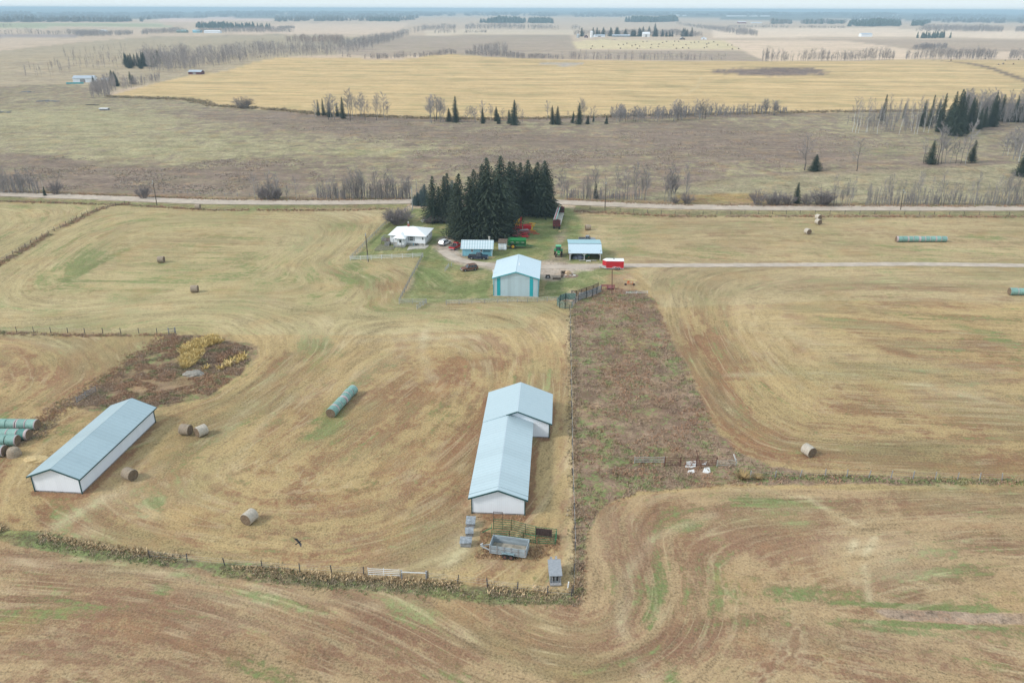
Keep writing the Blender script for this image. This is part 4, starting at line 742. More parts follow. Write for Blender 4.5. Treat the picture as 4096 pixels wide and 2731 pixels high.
# ---- wheels
def wheel(parent, x, y, r, wd_, rim='rim', name='wheel', rr=.55):
    mb = MB(); mb.tube((x, y - wd_ / 2, r), (x, y + wd_ / 2, r), r, n=20); o = part(name, mb, M['rubber'], parent)
    mb = MB(); mb.tube((x, y - wd_ / 2 - .012, r), (x, y + wd_ / 2 + .012, r), r * rr, n=14); part('rim', mb, M[rim], o)
    return o
def vehicle(name, label, loc, yaw, paint, kind, group='cars and pickups parked in the yard', L=5.4, Wd=1.95, bars=False):
    """x forward; origin on the ground at the centre"""
    t = thing(name, label, 'pickup' if kind == 'pickup' else 'car', (*loc, hz(*loc)), yaw, group)
    h = L / 2; r = .40; wb = L * .31; H = 1.85 if kind == 'pickup' else 1.72; bz = 1.12 if kind == 'pickup' else 1.0
    def arch(cx, n=7): return [(cx + (r + .08) * math.cos(math.pi * i / n), .36 + (r + .05) * math.sin(math.pi * i / n)) for i in range(n + 1)]
    prof = [(-h, .45), (-h, bz - .04)]
    if kind == 'pickup': top = [(-h + .02, bz), (h * .42, bz + .02), (h * .93, bz - .1), (h, bz - .3), (h, .42)]
    else: top = [(-h + .05, bz), (h * .36, bz + .02), (h * .9, bz - .12), (h, bz - .32), (h, .40)]
    prof = [(-h, .40)] + [(-h, bz - .06)] + top + arch(wb) + [(-wb + (r + .08), .36)] + arch(-wb)[1:]
    mb = MB(); mb.prism(prof, -Wd / 2, Wd / 2); body = part('body', mb, paint, t, bevel=.05)
    # greenhouse: tapered cab of dark glass with a painted roof
    if kind == 'pickup': c0, c1, f0, f1 = -h * .18, h * .42, -h * .15, h * .22
    else: c0, c1, f0, f1 = -h * .96, h * .38, -h * .80, h * .12
    wt, wr = Wd / 2 - .04, Wd / 2 - .22
    mb = MB(); V = [(c0, -wt, bz), (c1, -wt, bz), (c1, wt, bz), (c0, wt, bz), (f0, -wr, H - .07), (f1, -wr, H - .07), (f1, wr, H - .07), (f0, wr, H - .07)]
    mb.add(V, [(0, 1, 5, 4), (1, 2, 6, 5), (2, 3, 7, 6), (3, 0, 4, 7), (4, 5, 6, 7)]); part('windows', mb, M['glass'], t)
    mb = MB(); mb.box(f0 - .06, -wr - .04, H - .075, f1 + .05, wr + .04, H)
    for s in (-1, 1):
        mb.beam((c1, s * wt, bz), (f1, s * wr, H - .05), .09); mb.beam((c0, s * wt, bz), (f0, s * wr, H - .05), .11 if kind == 'pickup' else .16)
        for k in ((.5,) if kind == 'pickup' else (.38, .68)):
            mb.beam((c0 + (c1 - c0) * k, s * (wt + .005), bz), (f0 + (f1 - f0) * k, s * (wr + .005), H - .05), .09)
    part('cab_roof', mb, paint, t, bevel=.03)
    if kind == 'pickup':
        mb = MB(); mb.box(-h + .1, -Wd / 2 + .12, bz + .003, c0 - .08, Wd / 2 - .12, bz + .03); part('load_bed', mb, M['black'], t)
    else:
        mb = MB(); mb.beam((f0, -wr + .02, H + .05), (f1 - .2, -wr + .02, H + .05), .05); mb.beam((f0, wr - .02, H + .05), (f1 - .2, wr - .02, H + .05), .05); part('roof_rail', mb, M['silver'], t)
    if bars:
        mb = MB()
        for s in (-1, 1): mb.beam((c0 - .12, s * .75, bz), (c0 - .12, s * .75, H + .02), .07)
        mb.beam((c0 - .12, -.75, H), (c0 - .12, .75, H), .07); part('headache_rack', mb, M['silver'], t)
    mb = MB(); mb.box(-h - .06, -Wd / 2 + .05, .42, -h + .02, Wd / 2 - .05, .62); part('bumper', mb, M['silver'] if kind == 'pickup' else M['black'], t)
    mb = MB(); mb.box(h - .01, -Wd / 2 + .04, .40, h + .06, Wd / 2 - .04, .60); part('bumper', mb, M['silver'] if paint is not M['white_car'] else M['black'], t)
    mb = MB(); mb.box(h - .01, -.55, .62, h + .03, .55, .82); part('grille', mb, M['black'], t)
    for s in (-1, 1):
        mb = MB(); mb.box(h - .03, s * (Wd / 2 - .22) - .17, .62, h + .04, s * (Wd / 2 - .22) + .17, .80); part('headlight', mb, M['lamp_glass'], t)
        mb = MB(); mb.box(-h - .03, s * (Wd / 2 - .1) - .07, .68, -h + .03, s * (Wd / 2 - .1) + .07, 1.0); part('tail_light', mb, M['red_lens'], t)
        mb = MB(); mb.box(c1 - .35, s * (Wd / 2 + .1) - .1, bz, c1 - .2, s * (Wd / 2 + .1) + .1, bz + .18); part('mirror', mb, M['black'], t)
        mb = MB(); mb.box(-wb * .6, s * (Wd / 2 + .01) - .02, .36, wb * .6, s * (Wd / 2 + .01) + .02, .42); part('sill', mb, M['silver'] if kind != 'x' else paint, t)
        for xx in (-wb, wb): wheel(t, xx, s * (Wd / 2 - .12), r, .26)
    return t
def mid(a, b): p, q = G(*a), G(*b); return ((p[0] + q[0]) / 2, (p[1] + q[1]) / 2)
p = mid((1877, 1038), (1948, 1041)); vehicle('pickup_truck', 'dark blue crew cab pickup parked before the light blue garage', (p[0], p[1] + 1.0), rad(-7), M['navy'], 'pickup', L=5.9, Wd=2.05)
p = G(1820, 1001); vehicle('pickup_truck', 'red pickup with a silver rack behind its cab left of the blue garage', (p[0] + .1, p[1] + 2.0), rad(64), M['red_car'], 'pickup', L=5.4, bars=True)
p = G(1775, 984); vehicle('suv', 'white car parked between the farmhouse patio and red pickup', (p[0] + .2, p[1] + 1.6), rad(62), M['white_car'], 'suv', L=4.7, Wd=1.9)
p = mid((1856, 1088), (1905, 1082)); vehicle('suv', 'bronze four wheel drive parked on the grass below the driveway', (p[0] - .3, p[1] + .9), rad(203), M['brown_car'], 'suv', L=4.8, Wd=1.95)
p = G(2345, 965); vehicle('pickup_truck', 'grey pickup half hidden behind the pole shed', (p[0] + .2, p[1] - .2), rad(-6), mat('grey_car_paint', (.16, .18, .21), .3), 'pickup', L=5.4)

# ---- red cargo trailer
A, yaw, w = frame2((2424, 1079), (2494, 1080)); 
t = thing('cargo_trailer', 'red enclosed cargo trailer with white roof and v-shaped nose', 'trailer', (*A, 0), yaw)
Lb = w; Wd = 2.3; zb, zt = .5, 2.55
def nose(z0, z1, m, e=0.0, name='body', par=None):
    mb = MB(); P_ = [(-e, -e), (Lb + e, -e), (Lb + e, Wd + e), (-e, Wd + e), (-1.0 - e, Wd / 2)]
    n = 5; mb.add([(a, b_, z0) for a, b_ in P_] + [(a, b_, z1) for a, b_ in P_], [tuple(range(n))[::-1], tuple(range(n, 2 * n))] + [(i, (i + 1) % n, n + (i + 1) % n, n + i) for i in range(n)])
    return part(name, mb, m, par)
nose(zb, zt, M['red'], 0, 'body', t); nose(zb - .12, zb + .001, M['white_paint'], .03, 'skirt', t)
mb = MB(); mb.slab((-1.02, Wd / 2, zb + .001), (-.02, -.03, zb + .001), (-.02, -.03, zb + .6), (-1.02, Wd / 2, zb + .6), .03); part('stone_guard', mb, M['silver'], t)
mb = MB(); n_ = 7
pr = [(-.04, zt), (.25, zt + .26), (Wd / 2, zt + .36), (Wd - .25, zt + .26), (Wd + .04, zt)]
mb.add([(Lb + .03, a, b_) for a, b_ in pr] + [(-.02, a, b_) for a, b_ in pr] + [(-1.05, Wd / 2, zt + .0)], [(i, i + 1, 6 + i, 5 + i) for i in range(4)] + [(0, 1, 2, 3, 4)[::-1]] + [(5 + i, 6 + i, 10) for i in range(4)] + [(0, 5, 10, 9, 4)])
rf = part('roof', mb, M['white_paint'], t)
mb = MB(); mb.box(Lb * .40, Wd * .42, zt + .30, Lb * .40 + .4, Wd * .42 + .4, zt + .42); part('roof_vent', mb, M['black'], rf)
for yy in (-.02, Wd + .02):
    for xx in (Lb * .56, Lb * .56 + .80): wheel(t, xx, yy, .34, .22)
mb = MB(); mb.prism([(Lb * .56 - .5, .62), (Lb * .56 - .4, .80), (Lb * .56 + 1.2, .80), (Lb * .56 + 1.3, .62), (Lb * .56 + 1.2, .60), (Lb * .56 + 1.1, .74), (Lb * .56 - .3, .74), (Lb * .56 - .4, .60)], -.16, .0); part('fender', mb, M['white_paint'], t)
mb = MB(); mb.beam((-.2, .5, .42), (-2.0, Wd / 2, .42), .1); mb.beam((-.2, Wd - .5, .42), (-2.0, Wd / 2, .42), .1); mb.tube((-1.75, Wd / 2, 0), (-1.75, Wd / 2, .8), .05); part('hitch', mb, M['galv'], t)

# ---- green tractor facing the camera
p = mid((2220, 1028), (2249, 1029))
t = thing('tractor', 'green farm tractor with a cab and yellow wheels parked left of the pole shed', 'tractor', (p[0], p[1] + 1.6, 0), rad(-90))
mb = MB(); mb.prism([(.2, .9), (.2, 1.75), (1.9, 1.62), (2.15, 1.45), (2.2, .85)], -.38, .38); part('bonnet', mb, M['green'], t, bevel=.05)
mb = MB(); mb.prism([(-1.7, .7), (-1.7, 1.3), (.3, 1.3), (.3, .9), (2.1, .85), (2.1, .65)], -.3, .3); part('chassis', mb, M['green'], t)
mb = MB(); V = [(-1.4, -.75, 1.35), (.25, -.6, 1.35), (.25, .6, 1.35), (-1.4, .75, 1.35), (-1.35, -.72, 2.75), (.05, -.62, 2.75), (.05, .62, 2.75), (-1.35, .72, 2.75)]
mb.add(V, [(0, 1, 5, 4), (1, 2, 6, 5), (2, 3, 7, 6), (3, 0, 4, 7), (0, 3, 2, 1)]); cb_ = part('cab', mb, M['glass'], t)
mb = MB()
for a, b_ in ((0, 4), (1, 5), (2, 6), (3, 7)): mb.beam(V[a], V[b_], .09)
part('cab_frame', mb, M['green'], cb_)
mb = MB(); mb.box(-1.5, -.82, 2.75, .2, .82, 2.95); part('cab_roof', mb, M['green_top'], t, bevel=.06)
mb = MB(); mb.box(2.19, -.25, 1.1, 2.23, .25, 1.25); part('headlight', mb, M['lamp_glass'], t)
for s in (-1, 1):
    wheel(t, -.75, s * 1.0, .88, .48, 'yellow', rr=.5); wheel(t, 1.45, s * .85, .58, .34, 'yellow', rr=.5)
    mb = MB(); mb.prism([(-1.75, 1.2), (-1.5, 1.75), (-.9, 1.95), (-.2, 1.8), (.1, 1.4), (.0, 1.38), (-.3, 1.7), (-.9, 1.84), (-1.4, 1.65), (-1.65, 1.2)], s * 1.0 - .3, s * 1.0 + .3); part('fender', mb, M['green'], t)
mb = MB(); mb.tube((.9, .45, 1.6), (.9, .45, 2.7), .05); part('exhaust', mb, M['black'], t)

# ---- green manure spreader with yellow wheels
A, yaw, w = frame2((2035, 995), (2082, 996))
t = thing('manure_spreader', 'green farm spreader box on yellow wheels next to the small white shed', 'spreader', (A[0] + .2, A[1] + .3, 0), yaw)
mb = MB(); W2 = 2.2; Ls = 5.0
prof = [(0, 1.0), (.25, 2.25), (0, 2.75), (W2 + .0, 2.75), (W2 - .25, 2.25), (W2, 1.0)]
mb.box(.0, .2, 2.0, Ls, W2 - .2, 2.05); part('interior_shade_sheet', mb, M['bark'], t); mb = MB()  # dark sheet set high in the hopper, its colour stands in for interior shade
prof = [(.35, .95), (.0, 1.9), (-.25, 2.7), (-.18, 2.72), (.06, 1.95), (.4, 1.02), (W2 - .4, 1.02), (W2 - .06, 1.95), (W2 + .18, 2.72), (W2 + .25, 2.7), (W2, 1.9), (W2 - .35, .95)]
n = len(prof); V = [(-.1, a, b_) for a, b_ in prof] + [(Ls, a, b_) for a, b_ in prof]
mb.add(V, [(i, n + i, n + (i + 1) % n, (i + 1) % n) for i in range(n)]); part('hopper', mb, M['green'], t)
mb = MB(); mb.add([(Ls, a, b_) for a, b_ in (prof[0], prof[1], prof[2], prof[9], prof[10], prof[11])] + [(Ls + .06, a, b_) for a, b_ in (prof[0], prof[1], prof[2], prof[9], prof[10], prof[11])], [(0, 1, 2, 3, 4, 5), (11, 10, 9, 8, 7, 6)] + [(i, 6 + i, 6 + (i + 1) % 6, (i + 1) % 6) for i in range(6)]); part('front_panel', mb, M['green'], t)
mb = MB(); mb.slab((-.1, .30, .98), (Ls, .30, .98), (Ls, -.06, 1.75), (-.1, -.06, 1.75), .03); mb.box(-.15, -.2, .85, Ls + .1, .1, 1.0); part('lower_panel', mb, M['panel_green'], t)
mb = MB()
for i in range(3): mb.beam((.4 + i * 1.6, -.17, 2.05), (1.4 + i * 1.6, -.17, 2.05), .12)
part('decal_strip', mb, M['pale_wood'], t)
mb = MB(); mb.beam((-.1, -.28, 2.74), (Ls, -.28, 2.74), .14); mb.beam((-.1, W2 + .28, 2.74), (Ls, W2 + .28, 2.74), .14)
for xx in (.0, 1.6, 3.2, Ls - .1): mb.beam((xx, .0, 1.0), (xx, -.27, 2.7), .1)
part('rim_rail', mb, M['green'], t)
mb = MB(); mb.box(-.1, .2, .8, Ls + .2, .35, .98); mb.box(-.1, W2 - .35, .8, Ls + .2, W2 - .2, .98); mb.beam((Ls + .1, .3, .85), (Ls + 2.4, W2 / 2, .6), .14); mb.beam((Ls + .1, W2 - .3, .85), (Ls + 2.4, W2 / 2, .6), .14); mb.beam((Ls + .5, W2 / 2 - .3, .8), (Ls + .5, W2 / 2 - .3, 1.5), .08); mb.beam((Ls + 1.5, W2 / 2, 0), (Ls + 1.5, W2 / 2, .8), .09)
part('drawbar', mb, M['panel_green'], t)
mb = MB(); mb.tube((-.35, 0.2, 1.3), (-.35, W2 - .2, 1.3), .32, n=12); mb.box(-.6, -.05, .9, -.1, .1, 2.8); mb.box(-.6, W2 - .1, .9, -.1, W2 + .05, 2.8); part('beater', mb, M['panel_green'], t)
for yy in (-.25, W2 + .25): wheel(t, 1.1, yy, .72, .45, 'yellow', rr=.66)
# ---- haying machines by the spruces
p = G(2062, 925)
t = thing('haybine', 'red and yellow hay machine with upright yellow hood at the spruce edge', 'farm machine', (*p, 0), rad(-4), 'haying machines by the spruces')
mb = MB(); mb.prism([(-1.5, .5), (-1.5, 1.5), (-1.1, 1.9), (1.1, 1.8), (1.3, .5)], -.9, .6); part('body', mb, M['red'], t, bevel=.04)
mb = MB(); mb.prism([(-1.2, 1.8), (-1.3, 3.0), (-.2, 3.1), (.4, 3.7), (.6, 3.6), (.5, 1.8)], .1, .6); part('hood', mb, M['yellow'], t)
mb = MB(); mb.box(.6, .2, 1.8, .95, .7, 3.9); mb.box(1.4, -.6, .9, 3.6, .3, 1.9); mb.beam((1.2, .4, 1.9), (4.0, .4, 2.2), .18); part('side_panel', mb, M['red'], t)
mb = MB()
for (a, b_) in (((3.6, 0, .6), (4.9, -.6, .5)), ((3.4, .2, 1.9), (4.6, .3, 1.6)), ((3.9, -.5, .4), (3.9, .4, 2.3)), ((3.4, -.6, .5), (4.4, .3, 2.2)), ((3.0, .5, 2.5), (4.8, .4, 2.3))): mb.beam(a, b_, .16)
part('pickup_frame', mb, M['yellow'], t)
wheel(t, .3, -1.05, .5, .3, 'white_paint'); wheel(t, .3, .85, .5, .3, 'white_paint')
p = G(2085, 936)
t = thing('hay_conditioner', 'dark red mower conditioner with a flat grey deck, right of the yellow hood', 'farm machine', (*p, 0), rad(5), 'haying machines by the spruces')
mb = MB(); mb.prism([(-1.2, .4), (-1.2, 1.1), (1.4, 1.25), (1.6, .4)], -.7, .7); part('deck', mb, M['faded_red'], t)
mb = MB(); mb.slab((-1.0, -.6, 1.3), (1.2, -.6, 1.42), (1.2, .6, 1.42), (-1.0, .6, 1.3), .05); part('deck_plate', mb, M['old_wood'], t)
mb = MB(); mb.beam((1.5, 0, .6), (3.6, -.3, .6), .15); mb.beam((1.5, .5, .9), (3.2, .6, .7), .12); mb.beam((2.4, -.6, .35), (4.2, -.5, .3), .12); part('drawbar', mb, M['red'], t)
wheel(t, -.3, -.9, .4, .25, 'rust'); wheel(t, -.3, .9, .4, .25, 'rust')
p = G(2034, 946)
t = thing('baler', 'low faded red hay machine with a rounded grey drum above the green spreader', 'farm machine', (*p, 0), rad(-3), 'haying machines by the spruces')
mb = MB(); mb.tube((-1.9, 0, 1.25), (1.9, 0, 1.35), .55, n=14); part('drum', mb, M['faded_red'], t, label='faded red drum with a bleached top')
mb = MB(); mb.box(-2.0, -.5, .35, 2.0, .5, .8); mb.beam((1.9, 0, 1.0), (2.6, 0, .6), .3); part('frame', mb, M['faded_red'], t)
mb = MB(); mb.beam((2.3, -.2, .6), (5.0, -.5, .55), .16); mb.beam((2.3, .5, .9), (4.4, .1, .7), .14); mb.box(2.9, -.9, .3, 4.6, -.3, .55); mb.beam((3.0, .6, .9), (4.4, 1.0, .9), .14); part('drawbar', mb, M['red'], t)
wheel(t, 0, -.75, .42, .28, 'rust'); wheel(t, 0, .75, .42, .28, 'rust')
for o_ in [o for o in COL.objects if o.get('group') == 'haying machines by the spruces']: o_.scale = (1.22, 1.22, 1.22); o_.location.x += .8; o_.location.y -= .8
# ---- green cultivator at the edge of the spruces
p = G(2100, 860)
t = thing('cultivator', 'folded green cultivator with coil tines parked under the spruces', 'farm machine', (*p, 0), rad(-3))
mb = MB()
for yy in (-.9, 0, .9): mb.beam((-3.2, yy, .85), (2.6, yy, .85), .14)
for xx in (-3, -1, 1, 2.6): mb.beam((xx, -.9, .85), (xx, .9, .85), .12)
mb.beam((2.6, 0, .8), (5.2, 0, .6), .14); mb.beam((2.6, .9, .8), (5.0, 0, .6), .1); part('frame', mb, M['panel_green'], t)
mb = MB()
for xx in (-2.6, 1.8):
    for yy in (-.7, .7): mb.beam((xx, yy, .9), (xx - .2, yy, 2.1), .12)
mb.beam((-2.8, -.7, 2.05), (2.0, -.7, 2.05), .16); part('wing', mb, M['panel_green'], t)
mb = MB()
for i in range(16): xx = -3 + i * .36; mb.beam((xx, -.9 + (i % 3) * .9, .85), (xx - .15, -.9 + (i % 3) * .9, .1), .05)
for s in (-2.6, 1.6): mb.tube((s, -.3, 2.2), (s, .3, 2.3), .3, n=10)
part('tine', mb, M['rust'], t)
wheel(t, -.6, -1.0, .38, .25, 'white_paint'); wheel(t, -.6, 1.0, .38, .25, 'white_paint'); wheel(t, 1.2, -1.0, .34, .2, 'rust')
# ---- bale wagon with red end racks
A, yaw, w = frame2((2226.5, 917), (2245, 856)); 
t = thing('bale_wagon', 'long flat deck wagon with rusty maroon racks at both ends', 'wagon', (A[0], A[1] + .3, 0), yaw - math.pi / 2)
Lw = w * .88; hw = 1.25
mb = MB()
for i in range(34): mb.box(-hw, i * Lw / 34, 1.0, hw, i * Lw / 34 + Lw / 34 - .06, 1.08)
part('deck', mb, M['pale_wood'], t)
mb = MB(); mb.box(-.5, -1.0, .8, -.35, Lw, .99); mb.box(.35, -1.0, .8, .5, Lw, .99); mb.beam((0, -1, .8), (0, -2.6, .6), .12); part('frame', mb, M['rust'], t)
for yy, lab in ((-.05, 'near maroon end rack with two round reflectors'), (Lw - .02, 'far maroon end rack')):
    mb = MB(); mb.box(-hw, yy, .85, hw, yy + .12, 3.2); mb.box(-hw * .5, yy, 3.2, hw * .5, yy + .12, 3.4); e_ = part('end_rack', mb, M['maroon'], t, label=lab)
    mb = MB()
    for i in range(7): mb.beam((-hw + i * hw / 3, yy - .03, .85), (-hw + i * hw / 3, yy - .03, 3.2), .07)
    part('rack_rib', mb, M['maroon'], e_)
mb = MB()
for s in (-1, 1): mb.tube((s * .85, -.11, 1.35), (s * .85, -.055, 1.35), .14, n=10)
part('reflector', mb, M['orange'], t)
for yy in (.3, 1.3, Lw - 2.0):
    for xx in (-1.05, -.75, .75, 1.05): wheel(t, 0, 0, .45, .25, 'rim').matrix_local = Matrix.Translation((xx, yy, 0)) @ Matrix.Rotation(math.pi / 2, 4, 'Z')
for k, (xx, mm, lb) in enumerate(((-.95, 'galv', 'grey metal sheet stack lying on the left of the wagon racks'), (-.35, 'green_top', 'pale green long panel lying on top of the bale wagon racks'), (-.65, 'faded_red', 'dull red board lying between the long panels on the wagon'))):
    mb = MB(); mb.slab((xx - .2, -.4, 3.3 + .06 * k), (xx + .22, -.4, 3.3 + .06 * k), (xx + .22, Lw + .3, 3.34 + .06 * k), (xx - .2, Lw + .3, 3.34 + .06 * k), .08)
    o = tag(part('long_panel', mb, mat('sea_green_panel', (.20, .45, .42), .5) if k == 1 else M[mm], None), lb, 'panel'); o.location = (A[0], A[1] + .3, 0); o.rotation_euler.z = yaw - math.pi / 2
# ---- garden tractor in the shed
A, yaw, w = frame2((2279, 1040), (2397, 1041))
q = G(2345, 1033); t = thing('utility_vehicle', 'small green utility vehicle under the right half of the open shed', 'utility vehicle', (q[0] - .2, q[1] + .9, 0), yaw)
mb = MB(); mb.prism([(-1.3, .4), (-1.3, .85), (.3, .9), (1.3, .75), (1.35, .4)], -.6, .6); part('body', mb, M['green'], t, bevel=.04)
mb = MB(); mb.box(-1.35, -.62, .88, -.2, .62, 1.15); part('cargo_box', mb, M['green'], t)
mb = MB(); mb.box(-.1, -.5, .9, .25, .5, 1.3); part('seat', mb, M['yellow'], t)
for xx in (-.85, .95):
    for yy in (-.62, .62): wheel(t, xx, yy, .34, .24, 'yellow')
# ------------------------------------------------------------------ bales
BR, BL = .93, 1.75
def bale_mesh(name, side, end, bands=None, n=22, seed=0, L=BL):
    """axis along x, resting on z = 0; slightly sagged and rough"""
    rnd = random.Random(seed); V = []; F = []; Mi = []
    xs = [-L / 2, -L / 2 + .08] + [(-.5 + (i + .5) / 6) * (L - .16) for i in range(6)] + [L / 2 - .08, L / 2]
    for j, xx in enumerate(xs):
        rr = BR * (.95 if j in (0, len(xs) - 1) else 1.0)
        for i in range(n):
            th = 2 * math.pi * i / n; r = rr * (1 + rnd.uniform(-.012, .012)); z = BR * .97 + r * math.sin(th); z = max(z, .0)
            V.append((xx, r * math.cos(th) * (1.03 if z < BR else 1), z))
    for j in range(len(xs) - 1):
        xm = (xs[j] + xs[j + 1]) / 2 / L + .5
        mi = 0
        if bands:
            for (a, b_) in bands:
                if a <= xm <= b_: mi = 2
        for i in range(n): F.append((j * n + i, j * n + (i + 1) % n, (j + 1) * n + (i + 1) % n, (j + 1) * n + i)); Mi.append(mi)
    for j, s in ((0, 1), (len(xs) - 1, -1)):
        c = len(V); V.append((xs[j] + (.05 if j == 0 else -.05), 0, BR * .97))
        m_ = len(V)
        for i in range(n): th = 2 * math.pi * i / n; V.append((xs[j] + (-.01 if j == 0 else .01), .55 * BR * math.cos(th), BR * .97 + .55 * BR * math.sin(th)))
        for i in range(n):
            k = (i + 1) % n; a = (j * n + i, j * n + k, m_ + k, m_ + i); F.append(a if s < 0 else a[::-1]); Mi.append(1)
            F.append((m_ + i, m_ + k, c) if s < 0 else (c, m_ + k, m_ + i)); Mi.append(1)
    me = bpy.data.meshes.new(name); me.from_pydata(V, [], F)
    for m in (side, end, M['_band']): me.materials.append(m)
    me.polygons.foreach_set('material_index', Mi); me.polygons.foreach_set('use_smooth', [m_ != 1 for m_ in Mi]); me.update(); return me
M['_band'] = mat('pinkish_net_edge', (.46, .38, .39), .7, var=.2, scale=5)
net = mat('teal_bale_net', (.20, .37, .33), .55, var=.22, scale=3, col2=(.29, .44, .40), bump=.3, rand=.35)
net_d = mat('dull_teal_bale_net', (.06, .20, .18), .6, var=.3, scale=3, col2=(.10, .28, .25), bump=.3)
bm_hay = [bale_mesh('hay_bale', M['hay'], M['hay_end'], seed=i) for i in (1, 2)]; bm_pale = bale_mesh('hay_bale', M['hay_pale'], M['hay_end'], seed=4)
bm_net = [bale_mesh('wrapped_bale', net, M['hay_end'], b_, seed=5 + i) for i, b_ in enumerate(([(.82, 1)], [(0, .14), (.9, 1)], [(0, .2)]))] + [bale_mesh('wrapped_bale', net_d, M['hay_end'], [(.8, 1)], seed=9)]
def put(name, me, px, py, yaw, label, cat, group=None, off=(0, 0), sc=1, z=0):
    p = G(px, py); o = link(name, me, None, (p[0] + off[0], p[1] + off[1], hz(*p) + z), yaw); o.scale = (sc,) * 3; return tag(o, label, cat, group)
GB_ = 'loose round hay bales in the fields'
HB = [(996, 2096, 68, 2, 'bleached round hay bale alone above the bottom left hedge, its end facing us'), (516, 1922, -28, 0, 'brown round hay bale beside the right wall of the long left barn'),
 (741, 1742, -10, 0, 'left bale of the close pair right of the long left barn'), (803, 1746, 52, 2, 'right bale of the close pair, turned end towards us'),
 (3236, 1826, -66, 2, 'bleached round hay bale near the hedge at the right field bottom'), (777, 1171, 8, 0, 'round hay bale in the left hayfield below the fenced yard corner'),
 (643, 1052, 4, 0, 'round hay bale in the left hayfield near a faint green strip'), (790, 838, 4, 0, 'small round hay bale just below the gravel road on the left'),
 (2352, 922, 6, 0, 'round hay bale on the grass behind the pole shed'), (3274, 880, -70, 2, 'upper of two touching bales below the road on the right'),
 (3274, 899, -74, 2, 'lower of two touching bales below the road on the right'), (3232, 938, -76, 2, 'single bale standing below the touching pair near the road')]
for (px, py, yw, k, lb) in HB: put('hay_bale', bm_pale if k == 2 else bm_hay[k], px, py, rad(yw), lb, 'hay bale', GB_, off=(0, .55))
def bale_row(a, b_, n, group, lab, kinds, ends=None, flip=False):
    A, B_ = np.array(G(*a)), np.array(G(*b_)); d = B_ - A; L = np.hypot(*d); u_ = d / L; yaw = math.atan2(d[1], d[0]); step = L / n
    for i in range(n):
        c = A + u_ * step * (i + .5); c = c + np.array([-u_[1], u_[0]]) * random.uniform(-.06, .06)
        o = link('wrapped_bale', bm_net[kinds[i % len(kinds)]], None, (c[0], c[1] + .5, 0), yaw + random.uniform(-.03, .03)); o.scale = (step / BL * .985, .98 + random.random() * .05, .98 + random.random() * .05)
        tag(o, (ends or {}).get(i, lab), 'hay bale', group)
bale_row((1321, 1676), (1413, 1576), 6, 'teal wrapped bales in the short row in the middle field', 'teal net wrapped bale inside the short slanting row in the middle field', [0, 1, 0, 2, 1, 0],
 {0: 'teal wrapped bale at the near end of the slanting row, brown end showing', 5: 'teal wrapped bale at the far end of the short slanting row'})
bale_row((3585, 969), (3786, 969), 9, 'teal wrapped bales in the long row above the driveway', 'teal net wrapped bale inside the long row above the driveway at right', [2, 0, 1, 0, 2, 1, 0, 1, 0],
 {0: 'teal wrapped bale at the left end of the long row above the driveway', 8: 'teal wrapped bale at the right end of the long row above the driveway'})
bale_row((4038, 1181), (4135, 1182), 3, 'teal wrapped bales in the row cut by the frame below the driveway', 'teal wrapped bale in the row cut off by the right picture edge', [0, 0, 1],
 {0: 'teal wrapped bale with a pale end below the driveway at the right picture edge'})
for r_, (bx, by, n, kinds) in enumerate([(150, 1722, 6, [0, 1, 0, 2, 0, 0]), (116, 1762, 5, [3, 0, 0, 1, 0]), (70, 1786, 4, [0, 2, 0, 0]), (18, 1828, 3, [1, 0, 0])]):
    pb = np.array(G(bx, by)); nm = ('back', 'second', 'third', 'front')[r_]
    for i in range(n):
        o = link('wrapped_bale', bm_net[kinds[i]], None, (pb[0] - .9 - i * BL * 1.0, pb[1] + .55 + i * .05, 0), rad(-3 + random.uniform(-3, 3))); o.scale = (.98, 1.02, 1.02)
        tag(o, f'teal wrapped bale at the right end of the {nm} row of the left stack' if i == 0 else f'teal wrapped bale further left in the {nm} row of the left stack', 'hay bale', 'teal wrapped bales stacked at the left edge')
mb = MB(); blob(mb, 0, 0, 0, 1.15, 1.1, 1.5, 18, 8, .04, 8); o = part('hay_heap', mb, M['hay'], None, smooth=True); p = G(52, 1826); o.location = (p[0], p[1] + .4, 0)
tag(o, 'slumped unwrapped round bale at the corner of the left stack', 'hay bale')
fb = [(879,637),(954,632),(1008,612),(1091,653),(1145,637),(1208,657),(1263,588),(1171,693),(908,692),(466,657),(447,697),(632,664),(1384,681),(1398,633),(1512,626),(1500,665),(1571,602),(1634,584),(1740,640),(1785,692),(1885,683),(1935,634),(1975,688),(2014,604),(2070,596),(2134,590),(2225,683),(2259,626),(2262,670),(2291,610),(1757,578),(1325,582),(1820,580)]
for a, b_ in fb: put('hay_bale', bm_hay[0], 2250 + a / 3.92, 20 + b_ / 3.92, random.uniform(0, 3), 'tiny round bale scattered over the pale field below the distant farmstead', 'hay bale', 'tiny bales in the distant pale field', sc=1.25)
for a, b_ in [(571,614),(709,617),(762,617),(852,664),(770,670),(520,571),(452,590),(425,603)]: put('hay_bale', bm_hay[0], 2700 + a / 3.36, b_ / 3.36, random.uniform(0, 3), 'tiny round bale scattered over the pale field below the distant farmstead', 'hay bale', 'tiny bales in the distant pale field', sc=1.25)
for a, b_ in [(1862,410),(2090,398),(2180,438),(2210,434),(2280,436),(2225,410),(2315,405)]: put('hay_bale', bm_hay[1], 2696 + a / 1.68, b_ / 1.68, random.uniform(0, 3), 'small round bale on the golden slope at the upper right edge', 'hay bale', 'small bales on the golden slope at upper right')
